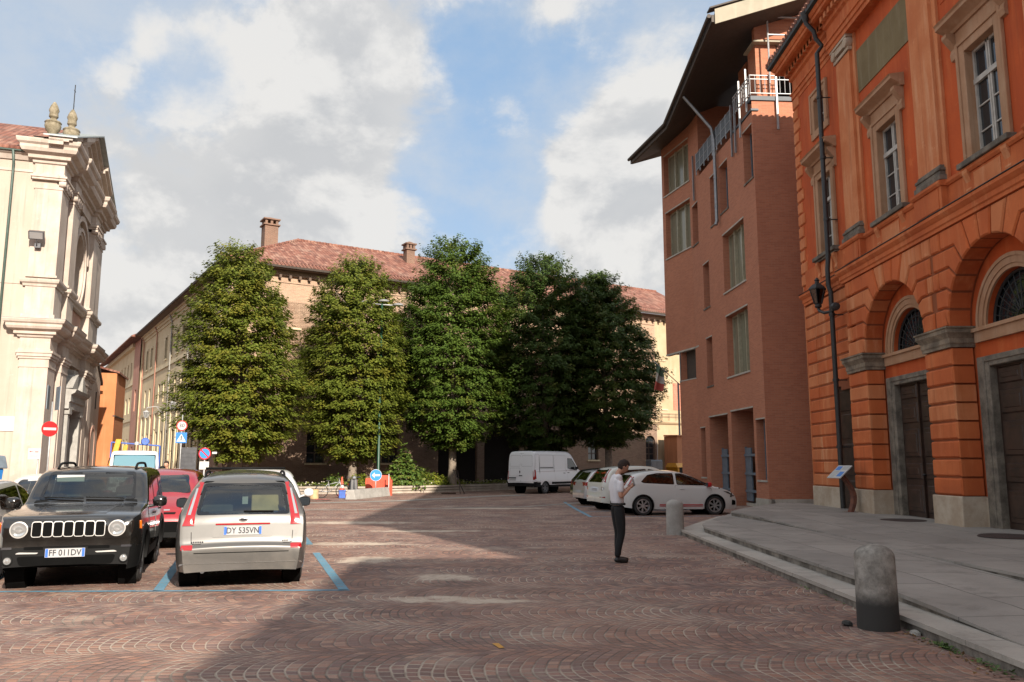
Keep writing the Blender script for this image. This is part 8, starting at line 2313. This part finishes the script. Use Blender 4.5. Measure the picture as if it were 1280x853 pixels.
        for k in range(6): a = k * PI / 3; mb.tube([T @ Vector((.24 * math.cos(a), .24 * math.sin(a), .43)), T @ Vector((.14 * math.cos(a), .14 * math.sin(a), 0))], .016, 5)
        mb.lathe([(.15, .02), (.13, -.03), (0, -.06)], 6, T); mb.build('lantern_cage', M['whitemetal'], t)
        mb = MB(); mb.lathe([(.22, .43), (.13, .02)], 6, T); mb.build('lantern_glass', M['clearlens'], t)
# ------------------------------------------------------------------ people
def skin_mesh(chains, sub=1):
    """chains: list of [(point, radius), ...]; each its own tube of skin"""
    parts = []
    for ch in chains:
        me = bpy.data.meshes.new('tmp'); vs = [p for p, r in ch]; me.from_pydata(vs, [(i, i + 1) for i in range(len(vs) - 1)], [])
        o = bpy.data.objects.new('tmp', me); COL.objects.link(o)
        md = o.modifiers.new('skin', 'SKIN'); md.use_smooth_shade = True
        for v, (p, r) in zip(me.skin_vertices[0].data, ch): v.radius = r if isinstance(r, tuple) else (r, r)
        me.skin_vertices[0].data[0].use_root = True
        s = o.modifiers.new('sub', 'SUBSURF'); s.levels = s.render_levels = 2
        bpy.context.view_layer.update()
        m2 = bpy.data.meshes.new_from_object(o.evaluated_get(bpy.context.evaluated_depsgraph_get()))
        parts.append(m2); bpy.data.objects.remove(o); bpy.data.meshes.remove(me)
    return parts

def fuse(name, meshes, mat, parent, voxel=.008, smooth_it=6, extra=None):
    bm = bmesh.new()
    for m in meshes: bm.from_mesh(m)
    me = bpy.data.meshes.new(name); bm.to_mesh(me); bm.free()
    o = bpy.data.objects.new(name, me); COL.objects.link(o)
    r = o.modifiers.new('remesh', 'REMESH'); r.mode = 'VOXEL'; r.voxel_size = voxel; r.use_smooth_shade = True
    s = o.modifiers.new('smooth', 'SMOOTH'); s.factor = .5; s.iterations = smooth_it
    bpy.context.view_layer.update()
    m2 = bpy.data.meshes.new_from_object(o.evaluated_get(bpy.context.evaluated_depsgraph_get()))
    bpy.data.objects.remove(o); bpy.data.meshes.remove(me)
    m2.name = name; m2.materials.clear(); m2.materials.append(mat)
    m2.polygons.foreach_set('use_smooth', [True] * len(m2.polygons))
    q = bpy.data.objects.new(name, m2); COL.objects.link(q)
    if parent is not None: q.parent = parent
    return q

def head_mesh(T, hair=False, seed=1):
    nu, nv = 40, 28; V = []; F = []
    q = random.Random(seed)
    for i in range(nv + 1):
        th = PI * i / nv
        for j in range(nu):
            ph = 2 * PI * j / nu
            d = Vector((math.sin(th) * math.cos(ph), math.sin(th) * math.sin(ph), math.cos(th)))
            rx = .100; ry = .076; rz = .120
            p = Vector((d.x * rx, d.y * ry, d.z * rz))
            low = max(0, -p.z / .12)
            p.y *= 1 - .30 * low; 
            if p.x < 0: p.x *= 1 - .45 * low ** 1.2
            a = math.atan2(p.y, p.x)
            def g(az, z, sa, sz): return math.exp(-((a - az) / sa) ** 2 - ((p.z - z) / sz) ** 2)
            f = .026 * g(0, -.022, .16, .022) + .006 * g(0, .028, .5, .014) + .012 * g(0, -.10, .38, .02) + .006 * g(0, -.065, .25, .011)
            f -= .009 * g(.36, .008, .17, .014) + .009 * g(-.36, .008, .17, .014) + .004 * g(0, -.082, .3, .008)
            p += Vector((math.cos(a), math.sin(a), 0)) * f
            if hair:
                front = math.cos(a); zc = .052 if front > .35 else (-.005 if front > -.15 else -.075)
                k = max(0, min(1, (p.z - zc) / .02))
                p *= (.985 + k * (.085 + .05 * q.random() * (1 if p.z > .03 else .3)))
                if front > .2 and p.z > .04: p.x += .012 * k
            V.append(T @ p)
    for i in range(nv):
        for j in range(nu): F.append((i * nu + j, i * nu + (j + 1) % nu, (i + 1) * nu + (j + 1) % nu, (i + 1) * nu + j))
    me = bpy.data.meshes.new('head'); me.from_pydata([tuple(v) for v in V], [], F); me.update()
    return me

def person(label, x, y, heading, height, pose, shirt, trousers, hairmat, skin, phone=True, vox=.007, sleeves='short'):
    root = empty('person', (x, y, 0), heading, label, 'person')
    k = height / 1.80; Vv = lambda *p: Vector(p) * k
    hips = {1: Vv(.0, .085, .93), -1: Vv(.0, -.085, .93)}
    chains = [[(Vv(0, 0, .92), (.125 * k, .095 * k)), (Vv(-.005, 0, 1.08), (.125 * k, .092 * k)), (Vv(-.015, 0, 1.26), (.138 * k, .092 * k)), (Vv(-.02, 0, 1.39), (.118 * k, .080 * k)), (Vv(.0, 0, 1.49), .055 * k), (Vv(.035, 0, 1.56), .052 * k), (Vv(.06, 0, 1.60), .05 * k)]]
    # skin radii lie across the chain: widen the trunk sideways by doubling it
    for s in (1, -1):
        chains.append([(Vv(0, s * .06, .93), .095 * k), (Vv(-.01, s * .06, 1.1), .088 * k), (Vv(-.02, s * .075, 1.28), .095 * k), (Vv(-.02, s * .08, 1.39), .070 * k), (Vv(-.015, s * .15, 1.42), .046 * k)])
    sh, el, wr = pose['arm']
    legs = pose['leg']
    for s in (1, -1):
        S_ = lambda v: Vv(v[0], v[1] * s, v[2])
        L = legs[0 if s > 0 else 1]
        chains.append([(hips[s], .080 * k), (S_(((0 + L[0][0]) / 2, L[0][1], (.93 + L[0][2]) / 2)), .066 * k), (S_(L[0]), .048 * k), (S_(((L[0][0] + L[1][0]) / 2 - .008, L[1][1], (L[0][2] + L[1][2]) / 2 + .06)), .044 * k), (S_(L[1]), .032 * k)])
        chains.append([(S_((L[1][0] - .04, L[1][1], .05)), .036 * k), (S_((L[1][0] + .06, L[1][1] + .005, .045)), .04 * k), (S_((L[1][0] + .17, L[1][1] + .02, .03)), .028 * k)])
        e_, w_ = (el[0 if s > 0 else 1], wr[0 if s > 0 else 1])
        chains.append([(S_(sh), .048 * k), (S_(tuple((a + b) / 2 for a, b in zip(sh, e_))), .047 * k), (S_(e_), .038 * k), (S_(tuple((a * .6 + b * .4) for a, b in zip(e_, w_))), .037 * k), (S_(w_), .025 * k)])
        # hand: palm, four curled fingers, thumb from the side of the palm
        W = S_(w_); E = S_(e_); d = (W - E).normalized()
        side = Vector((0, -s, 0)); side = (side - d * side.dot(d)).normalized(); curl = Vector((-d.z, 0, d.x)); curl = (curl - d * curl.dot(d)).normalized()
        if pose.get('curl_in', True): curl = side
        across = d.cross(curl).normalized()
        chains.append([(W, (.024 * k, .020 * k)), (W + d * .045 * k, (.036 * k, .017 * k)), (W + d * .085 * k, (.036 * k, .015 * k))])
        for i, ln in enumerate((.066, .074, .07, .054)):
            b = W + d * .083 * k + across * (i - 1.5) * .019 * k
            p1 = b + (d * .8 + curl * .35) * ln * .45 * k; p2 = p1 + (d * .25 + curl * .9) * ln * .35 * k; p3 = p2 + (curl * .8 - d * .35) * ln * .25 * k
            chains.append([(b - d * .03 * k, .0095 * k), (b, .0095 * k), (p1, .0088 * k), (p2, .0082 * k), (p3, .007 * k)])
        tb = W + d * .03 * k - across * .03 * k * (1 if d.cross(curl).z > 0 else -1)
        chains.append([(W + d * .02 * k, .011 * k), (tb + curl * .01 * k, .0115 * k), (tb + d * .035 * k + curl * .022 * k, .0098 * k), (tb + d * .06 * k + curl * .03 * k, .008 * k)])
    ht = Matrix.Translation(Vv(*pose['head'])) @ Matrix.Rotation(R(pose.get('turn', 0)), 4, 'Z') @ Matrix.Rotation(R(pose['nod']), 4, 'Y') @ Matrix.Diagonal((k, k, k, 1))
    parts = skin_mesh(chains); parts.append(head_mesh(ht))
    for s in (1, -1):                   # ears
        m = MB(); m.lathe([(0, -.008), (.020, -.006), (.026, .002), (.018, .007), (.01, .003), (0, .003)], 14, ht @ Matrix.Translation((-.008, s * .074, -.012)) @ Matrix.Rotation(R(-90 * s), 4, 'X') @ Matrix.Diagonal((.75, 1.25, 1, 1)))
        me = bpy.data.meshes.new('ear'); me.from_pydata(m.v, [], m.f); parts.append(me)
    body = fuse('body', parts, skin, root, vox)
    for s in (1, -1):
        m = MB(); m.lathe([(0, -.011), (.009, -.007), (.0115, 0), (.009, .007), (0, .011)], 10, ht @ Matrix.Translation((.083, s * .031, .010))); m.build('eye', M['ink'], body, smooth=True)
    m = MB(); m.tube([ht @ Vector((.094, -.022, -.064)), ht @ Vector((.1015, 0, -.063)), ht @ Vector((.094, .022, -.064))], .0035 * k, 6); m.build('mouth', plain('lips', (.36, .13, .10), .5), body, smooth=True)
    hm = head_mesh(ht, True, 4); h = bpy.data.objects.new('hair', hm); COL.objects.link(h); h.parent = root; hm.materials.append(hairmat)
    bm = bmesh.new(); bm.from_mesh(hm); inv = ht.inverted()
    kill = []
    for f in bm.faces:
        c = inv @ f.calc_center_median(); a = math.cos(math.atan2(c.y, c.x)); zc = .055 if a > .35 else (-.005 if a > -.15 else -.078)
        if c.z < zc: kill.append(f)
    bmesh.ops.delete(bm, geom=kill, context='FACES'); bm.to_mesh(hm); bm.free()
    # clothes
    g = .014 * k
    sc_ = [[(Vv(.0, 0, .97), (.135 * k, .105 * k)), (Vv(-.005, 0, 1.08), (.14 * k, .105 * k)), (Vv(-.015, 0, 1.26), (.155 * k, .115 * k)), (Vv(-.02, 0, 1.40), (.14 * k, .10 * k)), (Vv(-.012, 0, 1.465), .085 * k), (Vv(.008, 0, 1.515), .066 * k)]]
    for s in (1, -1):
        S_ = lambda v: Vv(v[0], v[1] * s, v[2])
        sc_.append([(Vv(0, s * .06, .97), .108 * k), (Vv(-.01, s * .06, 1.1), .106 * k), (Vv(-.02, s * .075, 1.28), .11 * k), (Vv(-.02, s * .085, 1.41), .092 * k), (Vv(-.015, s * .155, 1.432), .072 * k)]); sc_.append([(Vv(.0, s * .02, 1.49), .062 * k), (Vv(-.01, s * .10, 1.452), .070 * k), (Vv(-.015, s * .16, 1.435), .066 * k)])
        e_ = el[0 if s > 0 else 1]; w_ = wr[0 if s > 0 else 1]
        if sleeves == 'short': sc_.append([(S_(sh), .074 * k), (S_(tuple(a * .55 + b * .45 for a, b in zip(sh, e_))), .066 * k), (S_(tuple(a * .22 + b * .78 for a, b in zip(sh, e_))), .062 * k)])
        else: sc_.append([(S_(sh), .066 * k), (S_(tuple(a * .5 + b * .5 for a, b in zip(sh, e_))), .06 * k), (S_(e_), .052 * k), (S_(tuple(a * .15 + b * .85 for a, b in zip(e_, w_))), .042 * k)])
    fuse('shirt', skin_mesh(sc_), shirt, root, vox * 1.15, 5)
    tc = [[(Vv(0, 0, .99), (.13 * k, .102 * k)), (Vv(0, 0, .93), (.135 * k, .105 * k)), (Vv(0, 0, .86), (.10 * k, .09 * k))]]
    for s in (1, -1):
        S_ = lambda v: Vv(v[0], v[1] * s, v[2]); L = legs[0 if s > 0 else 1]
        tc.append([(Vv(0, s * .062, 1.0), .098 * k), (Vv(-.005, s * .072, .90), .104 * k), (S_(((0 + L[0][0]) / 2, L[0][1] + .004, (.93 + L[0][2]) / 2)), .098 * k), (S_(L[0]), .074 * k), (S_(((L[0][0] + L[1][0]) / 2 - .01, L[1][1], (L[0][2] + L[1][2]) / 2)), .068 * k), (S_((L[1][0], L[1][1], .085)), .054 * k)])
    fuse('trousers', skin_mesh(tc), trousers, root, vox * 1.15, 5)
    for s in (1, -1):
        S_ = lambda v: Vv(v[0], v[1] * s, v[2]); L = legs[0 if s > 0 else 1]; ax, ay = L[1][0], L[1][1]
        fuse('shoe', skin_mesh([[(S_((ax - .06, ay, .055)), .046 * k), (S_((ax + .03, ay, .055)), .05 * k), (S_((ax + .12, ay + .012, .042)), .046 * k), (S_((ax + .20, ay + .02, .034)), .032 * k)], [(S_((ax, ay, .11)), .046 * k), (S_((ax + .0, ay, .05)), .05 * k)]]), M['shoes'], root, .007)
    return root

def people():
    man = person('man in white short-sleeved shirt and black trousers looking down at his phone', 1.86, 14.8, R(14), 1.80,
        dict(arm=((-.015, .185, 1.425), ((-.03, .235, 1.13), (-.04, .235, 1.12)), ((.20, .12, 1.26), (.20, .10, 1.29))), leg=(((.035, .075, .50), (.02, .075, .085)), ((.03, .075, .50), (-.06, .075, .085))), head=(.115, 0, 1.655), nod=30),
        M['shirt'], M['trousers'], M['hair'], M['skin'])
    # belt stays with him, the phone is a thing of its own
    mb = MB(); mb.lathe([(.150, .985), (.158, .985), (.158, 1.02), (.150, 1.02)], 28, Matrix.Diagonal((.80, 1.16, 1, 1))); mb.build('belt', M['rubber'], man, smooth=40)
    c, s = math.cos(R(14)), math.sin(R(14)); lx, ly, lz = .285, -.05, 1.385
    mb = MB(); mb.box(-.036, -.005, -.075, .036, .005, .075); o = mb.build('mobile_phone', M['sign_grey'], bevel=.004); o.location = (1.86 + lx * c - ly * s, 14.8 + lx * s + ly * c, lz); o.rotation_euler = (R(-8), R(30), R(14 + 90)); tag(o, 'small grey mobile phone held up by the man in white', 'phone')
    person('person in black standing at the mouth of the ochre street', -12.45, 30.2, R(-100), 1.80,
        dict(arm=((-.0, .19, 1.425), ((-.04, .24, 1.13), (-.04, .24, 1.13)), ((.03, .24, .88), (.03, .24, .88))), leg=(((.02, .10, .50), (-.02, .12, .085)), ((.02, .10, .50), (-.02, .12, .085))), head=(.06, 0, 1.68), nod=4),
        M['trousers'], M['trousers'], M['hair'], M['skin'], vox=.012, sleeves='long')
# ------------------------------------------------------------------ light, sky, camera
SUN_H = Vector((.425, -.905)).normalized(); SUN_EL = R(25.9)
def world():
    w = bpy.data.worlds.new('World'); scene.world = w; w.use_nodes = True
    g = G(nt=w.node_tree); nt = w.node_tree
    bg = nt.nodes['Background']
    sky = g.n('ShaderNodeTexSky', out=None, sky_type='NISHITA'); sky.sun_disc = False
    sky.sun_elevation = SUN_EL; sky.sun_rotation = math.atan2(SUN_H.x, SUN_H.y)
    sky.air_density = 1.0; sky.dust_density = 1.2; sky.ozone_density = 1.0
    d = g.n('ShaderNodeTexCoord', out=0)
    x, y, z = g.xyz(d)
    p = g.vec(x, y, g.m('MULTIPLY', z, 1.35))
    off = g.vm('ADD', p, (.012, -.020, .050))
    n1 = g.noise(p, 4.2, 10, .60, dist=.15); n2 = g.noise(off, 4.2, 10, .60, dist=.15)
    big = g.noise(p, 1.7, 3, .5)
    dens = g.m('ADD', g.m('MULTIPLY', n1, .72), g.m('MULTIPLY', big, .28))
    f = math.tan(0)
    def blob(px, py, rad, amt):
        th = math.atan(153.5 / 1033); c, s_ = math.cos(th), math.sin(th); r = (px - 640) / 1033; u = (426.5 - py) / 1033
        v = Vector((r, c - u * s_, s_ + u * c)).normalized()
        dp = g.vm('DOT_PRODUCT', d, tuple(v)); dp = dp.node.outputs['Value']
        return g.m('MULTIPLY', g.sm(dp, math.cos(rad), 1.0), amt)
    b = None
    # where the cloud deck opens (negative) and where it piles up (positive), as directions on the sky
    for q in BLOBS:
        t = blob(*q); b = t if b is None else g.m('ADD', b, t)
    dens = g.m('ADD', dens, b)
    mask = g.sm(dens, .425, .535)
    thick = g.sm(dens, .50, .72)
    lit = g.sm(g.m('SUBTRACT', n1, n2), -.07, .09)
    bright = g.m('SUBTRACT', g.fmix(lit, .58, 1.16), g.m('MULTIPLY', thick, .16))
    cl = g.mix(bright, (4.3, 4.55, 4.95), (8.6, 8.45, 8.2))
    veil = g.m('MULTIPLY', g.sm(g.noise(g.vm('ADD', p, (7.0, 3.0, 1.0)), 3.0, 8, .62), .36, .66), .62)
    skc = g.mix(.72, g.mix(1.0, sky.outputs[0], (2.0, 2.0, 2.0), 'MULTIPLY'), (3.5, 5.3, 7.7))
    skc = g.mix(g.m('ADD', veil, g.m('MULTIPLY', g.sm(z, .5, 0.0), .3), clamp=True), skc, (7.0, 7.2, 7.4))
    col = g.mix(g.m('MULTIPLY', mask, .95), skc, cl)
    # sky brightened towards the sun, behind the viewer, to add fill in the shade
    dps = g.vm('DOT_PRODUCT', d, (SUN_H.x * math.cos(SUN_EL), SUN_H.y * math.cos(SUN_EL), math.sin(SUN_EL))).node.outputs['Value']
    col = g.mix(1.0, col, g.vec(*[g.fmix(g.sm(dps, -.45, 1.0), .98, 1.55)] * 3), 'MULTIPLY')
    nt.links.new(col, bg.inputs[0]); bg.inputs[1].default_value = .05
BLOBS = [(600, 150, .15, -.14), (640, 290, .12, -.11), (540, 40, .10, -.06), (720, 100, .08, -.06), (60, 10, .10, -.12), (250, 140, .09, -.13), (470, 110, .11, .12), (390, 240, .13, .12), (780, 220, .13, .14), (170, 330, .2, .08), (400, 0, .15, .03)]

def sun_camera():
    world()
    L = bpy.data.lights.new('sun', 'SUN'); L.energy = 4.6; L.angle = R(.53); L.color = (1, .91, .79)
    o = bpy.data.objects.new('sun', L); COL.objects.link(o)
    d = Vector((-SUN_H.x * math.cos(SUN_EL), -SUN_H.y * math.cos(SUN_EL), -math.sin(SUN_EL)))
    o.rotation_euler = d.to_track_quat('-Z', 'Y').to_euler(); o.location = (20, -30, 40)
    cam = bpy.data.cameras.new('camera'); cam.sensor_width = 36; cam.lens = 36 * 1033 / 1280; cam.clip_end = 3000; cam.clip_start = .1
    c = bpy.data.objects.new('camera', cam); COL.objects.link(c)
    c.location = (0, 0, 1.7); c.rotation_euler = (R(90) + math.atan(153.5 / 1033), 0, 0)
    scene.camera = c
    vs = scene.view_settings; vs.view_transform = 'Standard'; vs.look = 'None'; vs.exposure = EXPOSURE; vs.gamma = 1; vs.use_curve_mapping = False
    return c
EXPOSURE = 1.0
# ------------------------------------------------------------------ build everything
random.seed(4)
ground()
orange_palace(); wall_lantern(); info_stand()
modern_block(); flag()
church(); brick_palace(); far_wing(); orange_house(); annex(); side_street_house(); south_row()
_bed, _path = flower_bed()
planting(_path); kerb_litter()
signs(); street()
build_vehicles()
people()
sun_camera()
